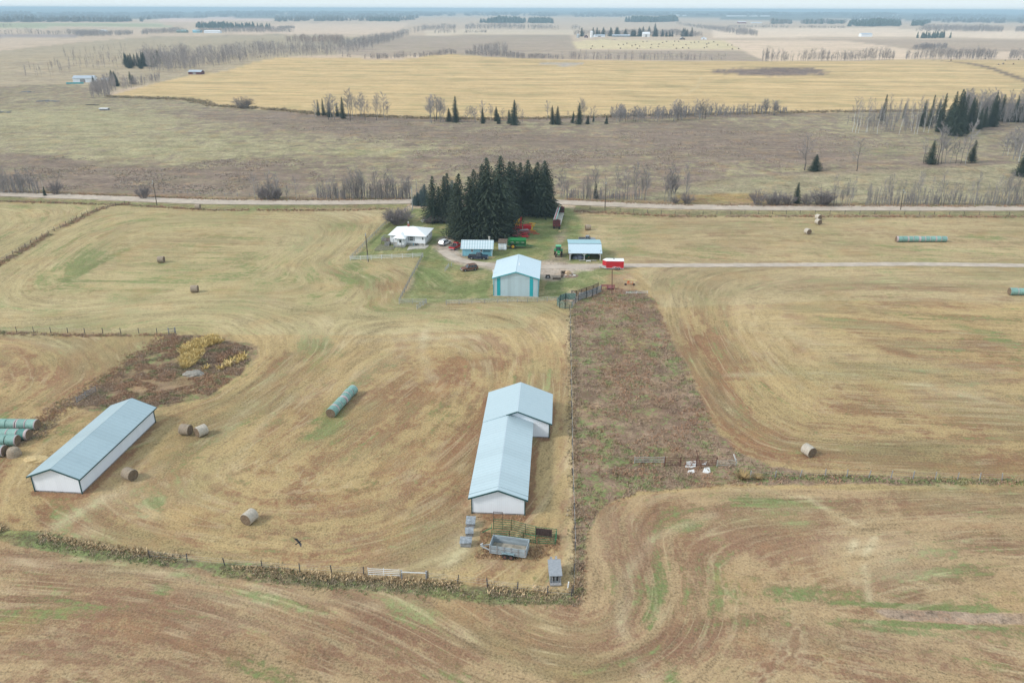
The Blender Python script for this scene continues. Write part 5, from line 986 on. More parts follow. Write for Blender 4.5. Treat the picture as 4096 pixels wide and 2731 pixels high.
# ------------------------------------------------------------------ fences
def ptz(p): g = G(*p); return Vector((g[0], g[1], hz(*g)))
def fence(name, label, pts, sp, rails, h, m, pm=None, rw=.14, group=None, cat='fence', pr=.12, jit_=0.0, wire=False):
    W_ = [ptz(p) for p in pts]; o0 = W_[0]; t = thing(name, label, cat, o0, 0, group); pm = pm or m
    pmb = MB(); pmb.beam((0, 0, -.1), (0, 0, h + .12), pr); pme = pmb.mesh('post', [pm]); np_ = 0
    for a, b_ in zip(W_[:-1], W_[1:]):
        L = (b_ - a).length; n = max(1, round(L / sp))
        for i in range(n + (1 if b_ is W_[-1] else 0)):
            if np_ >= 100: break
            q = a + (b_ - a) * (i / n) - o0; c = link('post', pme, t, q, 0); c.rotation_euler = (random.gauss(0, jit_), random.gauss(0, jit_), random.random()); np_ += 1
    for z in rails:
        mb = MB()
        for a, b_ in zip(W_[:-1], W_[1:]):
            a_, b2 = a - o0, b_ - o0; n = max(1, round((b_ - a).length / sp)); dz = [random.uniform(-.05, .05) if jit_ else 0 for _ in range(n + 1)]; dn = (b2 - a_).normalized(); off = Vector((dn.y, -dn.x, 0)) * (pr / 2 + .02)
            for i in range(n):
                p0 = a_ + (b2 - a_) * (i / n) + off + Vector((0, 0, z + dz[i])); p1 = a_ + (b2 - a_) * ((i + 1) / n) + off + Vector((0, 0, z + dz[i + 1])); mb.beam(p0, p1, .03 if not wire else .012, rw if not wire else .012)
        part('wire' if wire else 'rail', mb, m if not wire else M['galv'], t)
    return t
R3 = (.45, .85, 1.22)
fence('board_fence', 'pale three rail fence running from the road down the left of the yard', [(1641, 834), (1590, 868), (1541, 901), (1470, 972), (1401, 1042)], 2.6, R3, 1.25, M['pale_wood'])
fence('board_fence', 'white three rail fence across the front of the farmhouse yard', [(1401, 1042), (1692, 1029)], 2.9, R3, 1.25, M['white_paint'], rw=.12)
fence('board_fence', 'grey rail fence slanting down from the farmhouse corner to the lawn gate', [(1692, 1029), (1645, 1118), (1597, 1214)], 2.6, R3, 1.25, M['old_wood'])
fence('board_fence', 'short pale green rail fence at the bottom left lawn corner', [(1597, 1216), (1703, 1214)], 2.7, R3, 1.2, M['pale_wood'])
fence('farm_gate', 'short wooden gate swung open at the lawn corner', [(1668, 1238), (1706, 1214)], 1.6, (.3, .6, .9, 1.2), 1.2, M['pale_wood'], cat='gate')
fence('board_fence', 'long pale rail fence below the workshop lawn', [(1785, 1219), (1990, 1211), (2110, 1210), (2228, 1204)], 2.9, R3, 1.15, M['pale_wood'], M['old_wood'])
fence('wire_fence', 'wire fence with thin posts along the left hedge line', [(-300, 1322), (0, 1326), (340, 1334), (700, 1334)], 3.9, (.5, .9, 1.2), 1.25, M['bark'], wire=True, jit_=.03)
fence('brace_post', 'wooden corner brace at the right end of the left wire fence', [(676, 1336), (703, 1334)], 3, (1.25, .7), 1.5, M['old_wood'], pr=.2)
fence('wire_fence', 'wire fence with thin posts above the green hedge strip at lower right', [(3000, 1912), (3300, 1905), (4096, 1925), (4500, 1932)], 3.6, (.5, .9, 1.2), 1.25, M['old_wood'], wire=True, jit_=.04)
fence('wire_fence', 'wire fence of thin posts between the mown field and the brown weed strip', [(2292, 2375), (2300, 2200), (2290, 1900), (2284, 1500), (2279, 1240)], 4.5, (.5, .9, 1.15), 1.2, M['bark'], wire=True, jit_=.04)
fence('wire_fence', 'wire fence of thin posts below the gravel road on the right', [(2360, 838), (2480, 848), (2700, 860), (3200, 856), (4096, 862)], 5.2, (.5, .9, 1.15), 1.25, M['bark'], wire=True, jit_=.04)
fence('wire_fence', 'wire fence following the curving hedge at upper left', [(500, 818), (350, 855), (170, 950), (0, 1052), (-150, 1140)], 4.2, (.5, .9, 1.15), 1.25, M['bark'], wire=True, jit_=.05)
fence('wire_fence', 'wire fence along the north side of the gravel road on the left', [(560, 768), (900, 785), (1300, 792)], 5, (.5, .9, 1.15), 1.25, M['old_wood'], wire=True, jit_=.05)
fence('wire_fence', 'wire fence in the bottom hedge left of the white gate', [(600, 2230), (900, 2262), (1200, 2285), (1455, 2298)], 4.5, (.5, .9, 1.15), 1.2, M['bark'], wire=True, jit_=.05)
fence('wire_fence', 'wire fence in the bottom hedge right of the white gate', [(1712, 2315), (1950, 2345), (2190, 2375), (2285, 2385)], 4.0, (.5, .9, 1.15), 1.2, M['bark'], wire=True, jit_=.05)
fence('farm_gate', 'white metal bar gate in the bottom hedge', [(1474, 2300), (1598, 2306)], 2.2, (.25, .55, .85, 1.15), 1.15, M['white_paint'], rw=.07, pr=.06, cat='gate')
fence('rail', 'single white rail between two grey posts right of the white gate', [(1607, 2312), (1706, 2316)], 5, (1.12,), 1.2, M['white_paint'], M['old_wood'], rw=.15, pr=.2)
fence('broken_fence', 'short weathered rail fence beside the hedge behind the long left barn', [(308, 1611), (345, 1588), (384, 1566)], 2.2, (.3, .7, 1.05), 1.1, M['old_wood'], jit_=.08)
fence('metal_gate', 'grey pipe gate at the left of the rusty cattle gates', [(2538, 1852), (2656, 1852)], 5, (.25, .55, .85, 1.15), 1.15, M['galv'], rw=.06, pr=.07, cat='gate')
fence('metal_gate', 'rusty pipe corral gate in front of the white concrete pads', [(2658, 1864), (2720, 1864), (2785, 1864), (2865, 1864)], 2.5, (.3, .6, .9, 1.25, 1.6), 1.6, M['rust'], rw=.07, pr=.14, cat='gate')
fence('metal_gate', 'pale pipe gate right of the rusty corral gate', [(2867, 1866), (2943, 1862)], 3, (.3, .6, .9, 1.15), 1.15, M['pale_wood'], rw=.06, pr=.1, cat='gate')
fence('white_rail', 'low white rails on the ground line above the weed strip', [(2504, 1176), (2590, 1174)], 2.4, (.3, .65), .65, M['white_paint'], rw=.08, pr=.06)
def post(name, label, cat, base, topp, r0, r1, m, arm=None):
    b_ = ptz(base); z = topz(*base, *topp); d = ray(*topp); t_ = b_.y / d.y; tx = d.x * t_
    t = thing(name, label, cat, b_)
    mb = MB(); mb.tube((0, 0, -.3), (tx - b_.x, 0, z - b_.z), r0, r1, n=8); part('shaft', mb, m, t); return t, Vector((tx - b_.x, 0, z - b_.z))
def pole(label, base, top, arm=True, box=False, m='pole'):
    t, e = post('utility_pole', label, 'utility pole', base, top, .17, .11, M[m])
    mb = MB(); mb.tube((e.x, e.y, e.z), (e.x, e.y, e.z + .25), .05, .03); mb.box(e.x - .12, -.35, e.z - .6, e.x + .12, -.12, e.z + .05); part('insulator', mb, M['galv'], t)
    if arm: mb = MB(); mb.tube((e.x, -.1, e.z - 1.2), (e.x + .2, -1.3, e.z - .8), .04); mb.box(e.x + .05, -1.6, e.z - .9, e.x + .35, -1.2, e.z - .72); part('lamp_arm', mb, M['galv'], t)
    if box: mb = MB(); mb.box(e.x * .1 - .3, -.45, .9, e.x * .1 + .15, -.18, 2.0); mb.box(e.x * .1 - .1, -.3, 0, e.x * .1, -.2, .9); part('meter_box', mb, M['galv'], t)
    return t
pole('dark wooden utility pole at the roadside on the left', (628, 821), (611, 724)); pole('dark utility pole with a grey meter box inside the white yard fence', (1473, 1047), (1462, 935), arm=False, box=True)
pole('pale utility pole between the shrub and the spruce grove', (1650, 842), (1646, 750), m='galv'); pole('dark utility pole right of the bale wagon by the road', (2420, 832), (2424, 730), arm=False)
pole('utility pole with a lamp at the road on the far right', (3602, 841), (3614, 758))
t, e = post('lamp_post', 'tall rusty lamp post with a hooked top near the corral', 'lamp post', (2448, 1176), (2449, 1075), .11, .09, M['rust'])
mb = MB(); pts = [Vector((e.x, 0, e.z)) + Vector((.55 - .55 * math.cos(a), 0, .55 * math.sin(a))) for a in np.linspace(0, math.pi * .75, 7)]
for a, b_ in zip(pts[:-1], pts[1:]): mb.tube(a, b_, .07)
part('hook_arm', mb, M['galv'], t)
t, e = post('leaning_pole', 'rusty pole leaning across the corral gates', 'pole', (2808, 1872), (2783, 1792), .07, .05, M['rust'])
t, e = post('leaning_post', 'white painted post leaning at the right end of the corral gates', 'post', (2950, 1850), (2935, 1817), .09, .08, M['white_paint'])
t, e = post('white_post', 'short white leaning post right of the tall grey feeder', 'post', (2271, 2350), (2275, 2326), .09, .09, M['white_paint'])
post('old_pole', 'faint thin pole in the roadside brush left of the spruces', 'pole', (1667, 812), (1664, 716), .1, .08, M['old_wood'])
for k, pts in enumerate([[(2741, 1868), (2745, 1845), (2785, 1843), (2783, 1866), (2765, 1871)], [(2752, 1882), (2775, 1878), (2785, 1888), (2768, 1892), (2750, 1889)], [(2810, 1888), (2818, 1869), (2838, 1870), (2842, 1888), (2830, 1893)], [(2806, 1858), (2828, 1845), (2822, 1859)]]):
    o = poly_sheet('concrete_pad', pts, .07, mat('bleached_concrete', (.70, .70, .70), .8, var=.05)); tag(o, ('large white concrete pad behind the rusty corral gate', 'small white pad in front left of the leaning pole', 'small white pad in front right of the leaning pole', 'sliver of white pad behind the leaning pole')[k], 'concrete pad', 'white concrete pads by the corral gates')
# ------------------------------------------------------------------ cattle yard by the middle barn
def panel_run(parent, name, pts, h, n, m, w_=.06, sp=2.2, z0=.25, solid=False):
    mb = MB(); W_ = [ptz(p) - parent.location for p in pts]
    for a, b_ in zip(W_[:-1], W_[1:]):
        a = Vector((a.x, a.y, 0)); b_ = Vector((b_.x, b_.y, 0))
        for i in range(n): z = z0 + (h - z0) * i / max(1, n - 1); mb.beam(a + Vector((0, 0, z)), b_ + Vector((0, 0, z)), .04 if w_ > .08 else w_, w_)
        if solid: mb.beam(a + Vector((0, .04, h / 2)), b_ + Vector((0, .04, h / 2)), .03, h * .85)
    r = part(name, mb, m, parent)
    for a, b_ in zip(W_[:-1], W_[1:]):
        k = max(1, round((b_ - a).length / sp))
        for i in range(k + 1):
            q = a + (b_ - a) * (i / k); mb = MB(); mb.beam((q.x, q.y, 0), (q.x, q.y, h + .1), max(.07, w_ * .9)); part('post', mb, m, parent)
    return r
t = thing('cattle_chute', 'green steel cattle chute narrowing to a rusty box in front of the middle barn', 'cattle chute', ptz((1967, 2150)))
panel_run(t, 'rail_panel', [(1975, 2116), (2045, 2121), (2101, 2137), (2142, 2147)], 1.75, 5, M['panel_green'], sp=3); panel_run(t, 'rail_panel', [(1967, 2152), (2037, 2155), (2094, 2166), (2142, 2174)], 1.3, 4, M['panel_green'], sp=2)
panel_run(t, 'rail_panel', [(2144, 2147), (2226, 2156), (2221, 2178)], 1.7, 6, M['panel_green'], sp=4); panel_run(t, 'rail_panel', [(2152, 2176), (2221, 2179)], .9, 3, M['panel_green'], sp=4)
a, b_ = ptz((2144, 2150)) - t.location, ptz((2206, 2157)) - t.location
mb = MB(); mb.slab((a.x, a.y, .5), (b_.x, b_.y, .5), (b_.x, b_.y, 1.65), (a.x, a.y, 1.65), .05)
for i in range(7): q = a + (b_ - a) * (i / 6); mb.beam((q.x, q.y - .06, .4), (q.x, q.y - .06, 1.8), .07)
part('squeeze_gate', mb, M['panel_dark'], t)
a, b_ = ptz((1974, 2114)) - t.location, ptz((2011, 2117)) - t.location
mb = MB(); mb.beam((a.x, a.y, 0), (a.x, a.y, 2.9), .07); mb.beam((b_.x, b_.y, 0), (b_.x, b_.y, 2.9), .07); mb.beam((a.x, a.y, 2.9), (b_.x, b_.y, 2.9), .07); part('head_frame', mb, M['panel_dark'], t)
a = ptz((1967, 2150)) - t.location; b_ = ptz((1930, 2130)) - t.location
mb = MB(); mb.beam((a.x, a.y, 1.7), (b_.x, b_.y, .1), .12); mb.beam((a.x, a.y + .9, 1.7), (a.x, a.y, 1.5), .08); part('brace', mb, M['panel_green'], t)
A, yaw, w = frame2((1957, 2222), (2104, 2242)); 
t = thing('stock_trailer', 'open grey wooden stock trailer in front of the green cattle chute', 'trailer', (*A, 0), yaw)
Wd = 2.45; z0, z1 = .48, 1.72
mb = MB(); mb.box(.1, .1, z0, w - .1, Wd - .1, z0 + .08); part('floor', mb, mat('dirty_trailer_floor', (.30, .27, .22), .9, var=.3, scale=1.5), t)
gb_m = mat('bluish_grey_boards', (.33, .39, .43), .8, var=.25, scale=1.5, col2=(.20, .23, .27), stretch=(.3, 1, 3))
for (x0, y0, x1, y1, lb) in ((0, 0, w, .08, 'near side'), (0, Wd - .08, w, Wd, 'far side with blotched paint'), (0, .083, .08, Wd - .083, 'front end'), (w - .08, .083, w, Wd - .083, 'rear end')):
    mb = MB()
    for i in range(6): mb.box(x0, y0, z0 + i * .205, x1, y1, z0 + i * .205 + .195)
    part('side_board', mb, gb_m, t, label=lb)
mb = MB()
for i in range(6): xx = .1 + i * (w - .2) / 5; mb.box(xx - .06, -.06, z0, xx + .06, -.003, z1 + .08)
mb.box(0, -.05, z0 + .75, w, -.02, z0 + .85); mb.box(0, -.05, z0 + .25, w, -.02, z0 + .33); part('stake', mb, M['old_wood'], t)
mb = MB(); xm = w * .52
mb.prism([(xm - .9, .72), (xm - .8, .92), (xm + .8, .92), (xm + .9, .72), (xm + .86, .70), (xm + .74, .86), (xm - .74, .86), (xm - .86, .70)], -.34, -.062); part('fender', mb, mat('blue_grey_fender', (.22, .32, .36), .5), t)
for xx in (xm - .42, xm + .42): wheel(t, xx, -.2, .36, .24, 'rust'); wheel(t, xx, Wd + .2, .36, .24, 'rust')
mb = MB(); mb.beam((.1, .5, .5), (-1.5, Wd / 2, .5), .12); mb.beam((.1, Wd - .5, .5), (-1.5, Wd / 2, .5), .12); mb.tube((-1.2, Wd / 2, 0), (-1.2, Wd / 2, 1.0), .06); mb.tube((-1.5, Wd / 2, .7), (-1.2, Wd / 2, .9), .1); part('hitch', mb, M['galv'], t)
def calf_box(px, py, w_, d_, h0, h1, lb, rz=0, tilt=0):
    p = G(px, py); t = thing('wooden_box', lb, 'wooden box', (p[0], p[1], 0), rad(rz), 'grey wooden boxes left of the cattle chute')
    mb = MB(); mb.prism([(-w_ / 2, .05), (w_ / 2, .05), (w_ / 2, h0), (-w_ / 2, h0)], 0, d_)
    for i in range(4): mb.box(-w_ / 2 - .04, -.04, .05 + i * h0 / 4, w_ / 2 + .04, -.003, .05 + (i + .8) * h0 / 4)
    part('side_board', mb, M['old_wood'], t)
    mb = MB(); n = 5; ww = w_ * 1.2
    for i in range(n): mb.slab((-ww / 2 + i * ww / n, -.15, h0 + .03 + tilt * i * .05), (-ww / 2 + (i + .95) * ww / n, -.15, h0 + .03 + tilt * i * .05), (-ww / 2 + (i + .95) * ww / n, d_ + .15, h1), (-ww / 2 + i * ww / n, d_ + .15, h1), .05)
    part('lid', mb, M['grey_board'], t); return t
calf_box(1882, 2112, 1.15, 1.05, .8, 1.25, 'grey wooden box with planked lid, farthest of three beside the middle barn corner', -3); calf_box(1878, 2146, 1.0, .75, .65, 1.0, 'middle and smallest of the three grey wooden boxes', 4)
calf_box(1863, 2188, 1.4, .95, .7, 1.0, 'grey wooden box with skewed wide lid, nearest of the three', -2, .6)
p = G(2199, 2335); t = thing('creep_feeder', 'tall grey wooden feeder with slotted front at the fence corner', 'feeder', (p[0], p[1], 0), rad(2)); w_, d_, h_ = 1.45, 2.9, 1.75
mb = MB(); mb.box(0, 0, .15, w_, d_, h_ - .25); part('bin', mb, M['grey_board'], t)
mb = MB(); mb.slab((-.12, -.25, h_ - .25), (w_ + .12, -.25, h_ - .25), (w_ + .12, d_ - .3, h_ + .1), (-.12, d_ - .3, h_ + .1), .06); part('lid', mb, mat('flat_grey_lid', (.27, .29, .32), .6, var=.1), t)
for xx in (.35, .85):
    mb = MB(); mb.box(xx, -.03, .5, xx + .22, -.004, 1.2); part('slot', mb, M['black'], t)
mb = MB()
for xx in (.0, .28, .62, 1.1, 1.33): mb.box(xx, -.07, .1, xx + .1, -.031, 1.5)
mb.box(0, -.5, .1, w_, -.08, .3); mb.box(.2, d_ - .3, h_ - .3, .5, d_ + .2, h_ + .12); mb.box(.9, d_ - .3, h_ - .3, 1.15, d_ + .3, h_ + .15); part('slat', mb, M['old_wood'], t)
# ------------------------------------------------------------------ corral by the workshop
t = thing('loading_pen', 'round pen of worn green boards leading to a grey plank loading chute', 'cattle pen', ptz((2229, 1222)))
panel_run(t, 'front_boards', [(2229, 1222), (2238, 1231), (2260, 1236), (2287, 1233)], 1.7, 5, M['green_board'], w_=.16, sp=2.4)
panel_run(t, 'back_boards', [(2229, 1220), (2241, 1206), (2262, 1199), (2300, 1200)], 1.7, 5, M['green_board'], w_=.2, sp=3, solid=True)
panel_run(t, 'side_boards', [(2289, 1229), (2302, 1214), (2314, 1202), (2318, 1192)], 1.5, 4, M['old_wood'], w_=.15, sp=2)
panel_run(t, 'alley_boards', [(2318, 1200), (2345, 1192), (2370, 1184), (2386, 1177), (2403, 1168)], 1.8, 6, M['grey_board'], w_=.17, sp=2); panel_run(t, 'alley_boards', [(2286, 1190), (2305, 1190), (2345, 1176), (2372, 1168), (2392, 1158)], 1.8, 6, M['brown_wood'], w_=.17, sp=2)
panel_run(t, 'wing_boards', [(2285, 1186), (2303, 1201)], 1.7, 3, M['old_wood'], w_=.12, sp=2)
t = thing('loading_ramp', 'low brown plank platform between the grey chute and lamp post', 'platform', ptz((2405, 1160)))
mb = MB(); mb.box(0, .2, .9, 3.6, .6, 1.05); mb.box(0, .2, 1.25, 3.4, .3, 1.4)
for xx in (.1, 1.7, 3.4): mb.beam((xx, .4, 0), (xx, .4, 1.4), .14)
mb.box(1.6, .3, 0, 3.3, 1.6, .45); part('plank', mb, M['faded_red'], t)
mb = MB(); mb.box(1.7, .2, .05, 3.2, .29, .3); part('dark_opening', mb, M['black'], t)
p = G(2502, 1141); t = thing('hay_elevator', 'small orange wheeled machine with a pale yellow beam beside the lamp post', 'farm machine', (p[0], p[1] + .3, 0), rad(-3))
mb = MB(); mb.beam((-.5, 0, 1.55), (2.9, 0, 1.3), .3, .14); part('beam', mb, mat('pale_yellow_paint', (.62, .52, .22), .5), t)
mb = MB()
for xx in (.5, 1.1, 1.9): mb.beam((xx, -.2, .4), (xx + .1, .1, 1.45), .09)
mb.beam((-.6, 0, 1.6), (.4, 0, 1.45), .16); mb.beam((.2, -.2, .4), (2.2, -.2, .45), .1); mb.tube((.6, 0, .6), (.9, 0, 1.1), .22); part('frame', mb, M['orange'], t)
wheel(t, 0, -.4, .3, .18, 'rust'); wheel(t, 2.2, -.4, .3, .18, 'rust')
p = G(2183, 1115); t = thing('crate_cart', 'small dark box cart beside the right wall of the workshop', 'cart', (p[0], p[1], 0), 0)
mb = MB(); mb.box(0, 0, .3, 1.2, .06, .8); mb.box(0, 1.1, .3, 1.2, 1.16, .8); mb.box(0, .063, .3, .06, 1.097, .8); mb.box(1.14, .063, .3, 1.2, 1.097, .8); mb.box(.06, .063, .28, 1.14, 1.097, .32); part('box', mb, M['bark'], t)
mb = MB(); mb.box(.4, -.03, .35, .8, -.004, .6); part('plate', mb, M['white_paint'], t)
wheel(t, .1, .15, .2, .1); wheel(t, 1.1, .15, .2, .1); wheel(t, .1, 1.0, .2, .1); wheel(t, 1.1, 1.0, .2, .1)
A = G(2211, 1118); t = thing('timber_edging', 'low dark timber edge along the gravel right of the workshop', 'edging', (*A, 0)); mb = MB(); mb.box(0, 0, 0, 2.2, .25, .5); mb.box(0, .253, .1, 2.2, .45, .42); part('timber', mb, M['brown_wood'], t)
A = G(2246, 1112); t = thing('raised_bed', 'dark timber raised bed frame around the boulder heap', 'raised bed', (*A, 0))
mb = MB(); mb.box(0, 0, 0, .2, 4.2, .75); mb.box(.2, 4.0, 0, 2.4, 4.2, .75); part('timber', mb, M['brown_wood'], t)
mb = MB(); blob(mb, 2.3, 1.9, -.1, 2.6, 1.9, .4, 16, 4, .08, 4); part('soil', mb, mat('bed_soil', (.22, .15, .11), 1, var=.3, scale=2), t)
def rock(px, py, r, m, lb, seed, sq=.8):
    mb = MB(); blob(mb, 0, 0, -.05, r, r * .85, r * sq, 9, 5, .16, seed); o = part('boulder', mb, m, None); p = G(px, py); o.location = (p[0], p[1], .1); tag(o, lb, 'boulder', 'boulders heaped in the raised bed')
rock(2272, 1101, .95, M['sandstone'], 'big tan boulder on the raised bed', 1, 1.35); rock(2262, 1104, .4, M['pale_stone'], 'pale stone left of the big tan boulder', 2); rock(2281, 1105, .38, M['pale_stone'], 'pale stone in front of the big tan boulder', 3)
rock(2290, 1098, .35, M['stone'], 'grey stone behind right of the tan boulder', 4); rock(2297, 1105, .5, M['pale_stone'], 'round white stone at the right of the heap', 5); rock(2289, 1108, .3, M['stone'], 'low grey stone at the front of the heap', 6); rock(2256, 1109, .3, M['stone'], 'small stone at the left front of the heap', 7)
p = G(2238, 928); mb = MB(); mb.tube((0, 0, 0), (0, 0, .45), .42, .38, n=12); o = tag(part('tree_stump', mb, mat('cut_wood', (.55, .42, .22), .9), None), 'pale cut stump on the grass in front of the bale wagon', 'stump'); o.location = (p[0], p[1], 0)
p = G(1695, 889); t = thing('picnic_table', 'small white picnic table on the lawn behind the farmhouse', 'picnic table', (p[0], p[1], 0), rad(20)); mb = MB(); mb.box(-.9, -.4, .7, .9, .4, .76); part('table_top', mb, M['white_paint'], t)
mb = MB()
for xx in (-.6, .6): mb.beam((xx, -.6, 0), (xx, .25, .7), .08); mb.beam((xx, .6, 0), (xx, -.25, .7), .08)
part('leg', mb, M['white_paint'], t); mb = MB(); mb.box(-.9, -.95, .4, .9, -.7, .45); mb.box(-.9, .7, .4, .9, .95, .45); part('seat', mb, M['white_paint'], t)
p = G(1782, 1072); fence('wire_cage', 'small wire framed patch beside the driveway on the lawn', [(1780, 1086), (1795, 1068), (1806, 1066)], 1.1, (.3, .6, .9), 1.0, M['galv'], rw=.03, cat='cage')
t = thing('garden_grill', 'dark cluster of patio chairs and a barrel by the farmhouse corner', 'patio furniture', (*G(1690, 983), .1)); mb = MB()
for k, (dx, dy) in enumerate(((0, 0), (-.8, .3), (-1.5, -.1))):
    mb.box(dx - .25, dy - .25, .40, dx + .25, dy + .25, .46); mb.box(dx - .25, dy + .2, .46, dx + .25, dy + .26, 1.0)
    for a in (-.22, .22):
        for b_ in (-.22, .22): mb.beam((dx + a, dy + b_, 0), (dx + a, dy + b_, .4), .05)
part('chair', mb, M['black'], t); mb = MB(); mb.tube((-2.8, .6, 0), (-2.8, .6, .8), .35, n=12); part('barrel', mb, M['blue_trim'], t)
# black bird in flight
d = ray(1196, 2168); tt_ = (HC - 16) / -d.z; bl = Vector((d.x * tt_, d.y * tt_, 16)); mb = MB()
mb.tube((0, -.22, 0), (0, .05, .02), .04, .07, n=8); mb.tube((0, .05, .02), (0, .22, .03), .07, .03, n=8); mb.tube((0, .22, .03), (0, .30, .02), .025, .003, n=6)
mb.slab((-.05, .08, .04), (-.36, .02, .16), (-.62, -.22, .10), (-.05, -.10, .02), .012); mb.slab((.05, -.10, .02), (.62, -.22, .10), (.36, .02, .16), (.05, .08, .04), .012); mb.slab((-.03, -.2, 0), (-.08, -.38, 0), (.08, -.38, 0), (.03, -.2, 0), .01)
o = tag(part('flying_crow', mb, M['crow'], None), 'black bird flying low over the mown field right of the bleached bale', 'bird'); o.location = bl; o.rotation_euler = (0, rad(25), rad(-40)); o.scale = (1.15,) * 3
# ------------------------------------------------------------------ distant farm buildings
roof_grey = mat('grey_roof', (.42, .48, .55), .5, metal=.2); roof_white = mat('white_roof', (.75, .77, .8), .5)
def farmb(name, lb, x0, x1, yb, he, rise, wallm, roofm, yaw=0, depth=None, group=None, endgable=False, door=True):
    A = G((x0 + x1) / 2, yb); w_ = math.dist(G(x0, yb), G(x1, yb)); d_ = depth or w_ * .5; t = thing(name, lb, 'farm building', (A[0], A[1], hz(*A) - .3), rad(yaw), group)
    if endgable:
        mb = MB(); gable_walls(mb, -w_ / 2, w_ / 2, 0, d_, he, he + rise); part('wall', mb, [wallm, wallm], t); mb = MB(); gable_roof(mb, -w_ / 2 - .4, w_ / 2 + .4, -.4, d_ + .4, he, he + rise + .1); part('roof', mb, roofm, t)
    else:
        mb = MB(); mb.box(-w_ / 2, 0, 0, w_ / 2, d_, he); mb.add([(s * w_ / 2, 0, he) for s in (-1,)] + [(-w_ / 2, d_, he), (-w_ / 2, d_ / 2, he + rise)], [(0, 1, 2)]); mb.add([(w_ / 2, 0, he), (w_ / 2, d_, he), (w_ / 2, d_ / 2, he + rise)], [(2, 1, 0)]); part('wall', mb, wallm, t)
        mb = MB(); mb.slab((-w_ / 2 - .4, -.5, he), (w_ / 2 + .4, -.5, he), (w_ / 2 + .4, d_ / 2, he + rise), (-w_ / 2 - .4, d_ / 2, he + rise), .15); mb.slab((-w_ / 2 - .4, d_ / 2 + .004, he + rise), (w_ / 2 + .4, d_ / 2 + .004, he + rise), (w_ / 2 + .4, d_ + .5, he), (-w_ / 2 - .4, d_ + .5, he), .15); part('roof', mb, roofm, t)
    if door: mb = MB(); mb.box(-w_ * .15, -.08, .1, w_ * .1, -.01, he * .8); part('door', mb, M['old_wood'], t)
    return t
farmb('shed', 'dark red shed with a grey roof at the left end of the golden field', 752, 806, 299, 3.0, 1.8, M['maroon'], roof_grey, -8, 8)
farmb('machine_shed', 'pale metal shed with a blue grey roof behind a teal fence at far left', 296, 372, 331, 4.2, 2.2, M['white_steel'], roof_grey, 8, 11)
fence('board_fence', 'teal board fence in front of the pale metal shed at far left', [(266, 338), (335, 337)], 4, (.5, 1.0, 1.5), 1.8, M['teal_trim'], rw=.45)
farmb('hay_shelter', 'tiny pale shelter hidden among bare trees left of the golden field', 408, 432, 330, 2.5, 1.5, M['old_wood'], roof_grey, 20, 7)
t = farmb('field_trailer', 'low white roofed shelter standing alone in the left pasture', 398, 429, 443, 1.7, .3, M['old_wood'], roof_white, 0, 4)
farmb('barn', 'bright white barn behind the bale dotted field', 2571, 2599, 149, 8, 5, M['white_paint'], roof_white, 0, 14, 'buildings of the distant centre farmstead'); farmb('shed', 'long grey shed with a white end in the distant farmstead', 2450, 2520, 149, 4, 2.5, M['grey_board'], roof_grey, 0, 14, 'buildings of the distant centre farmstead')
farmb('shed', 'long low grey roofed shed right of the white silo', 2378, 2420, 149, 4, 2.5, M['white_steel'], roof_grey, 5, 14, 'buildings of the distant centre farmstead')
farmb('cabin', 'small dark gabled cabin at the right of the distant farmstead', 2721, 2740, 160, 3, 3, M['brown_wood'], roof_grey, 0, 9, 'buildings of the distant centre farmstead', True); farmb('cabin', 'small pale gabled shed at the far right of the distant farmstead', 2805, 2826, 159, 3.5, 3, M['white_steel'], roof_grey, -10, 9, 'buildings of the distant centre farmstead', True)
farmb('barn', 'small dark red building between the grain bin and silo', 2338, 2352, 152, 4, 3, M['maroon'], M['maroon'], 0, 8, 'buildings of the distant centre farmstead', True)
def silo(lb, px, py, r, h, m, dome=True, nm='silo'):
    A = G(px, py); t = thing(nm, lb, nm, (A[0], A[1], hz(*A) - .2)); mb = MB(); mb.tube((0, 0, 0), (0, 0, h), r, n=16); part('tank', mb, m, t); mb = MB()
    if dome: blob(mb, 0, 0, h, r * .98, r * .98, r * .9, 14, 5, 0)
    else: mb.tube((0, 0, h), (0, 0, h + r * .6), r * 1.05, .2, n=16)
    part('roof', mb, roof_white if dome else roof_grey, t)
silo('tall white domed silo in the distant farmstead', 2366, 151, 4.0, 13, M['white_paint']); silo('grey steel grain bin with a conical roof left of the silo', 2312, 152, 4.2, 7.5, M['galv'], False, 'grain_bin')
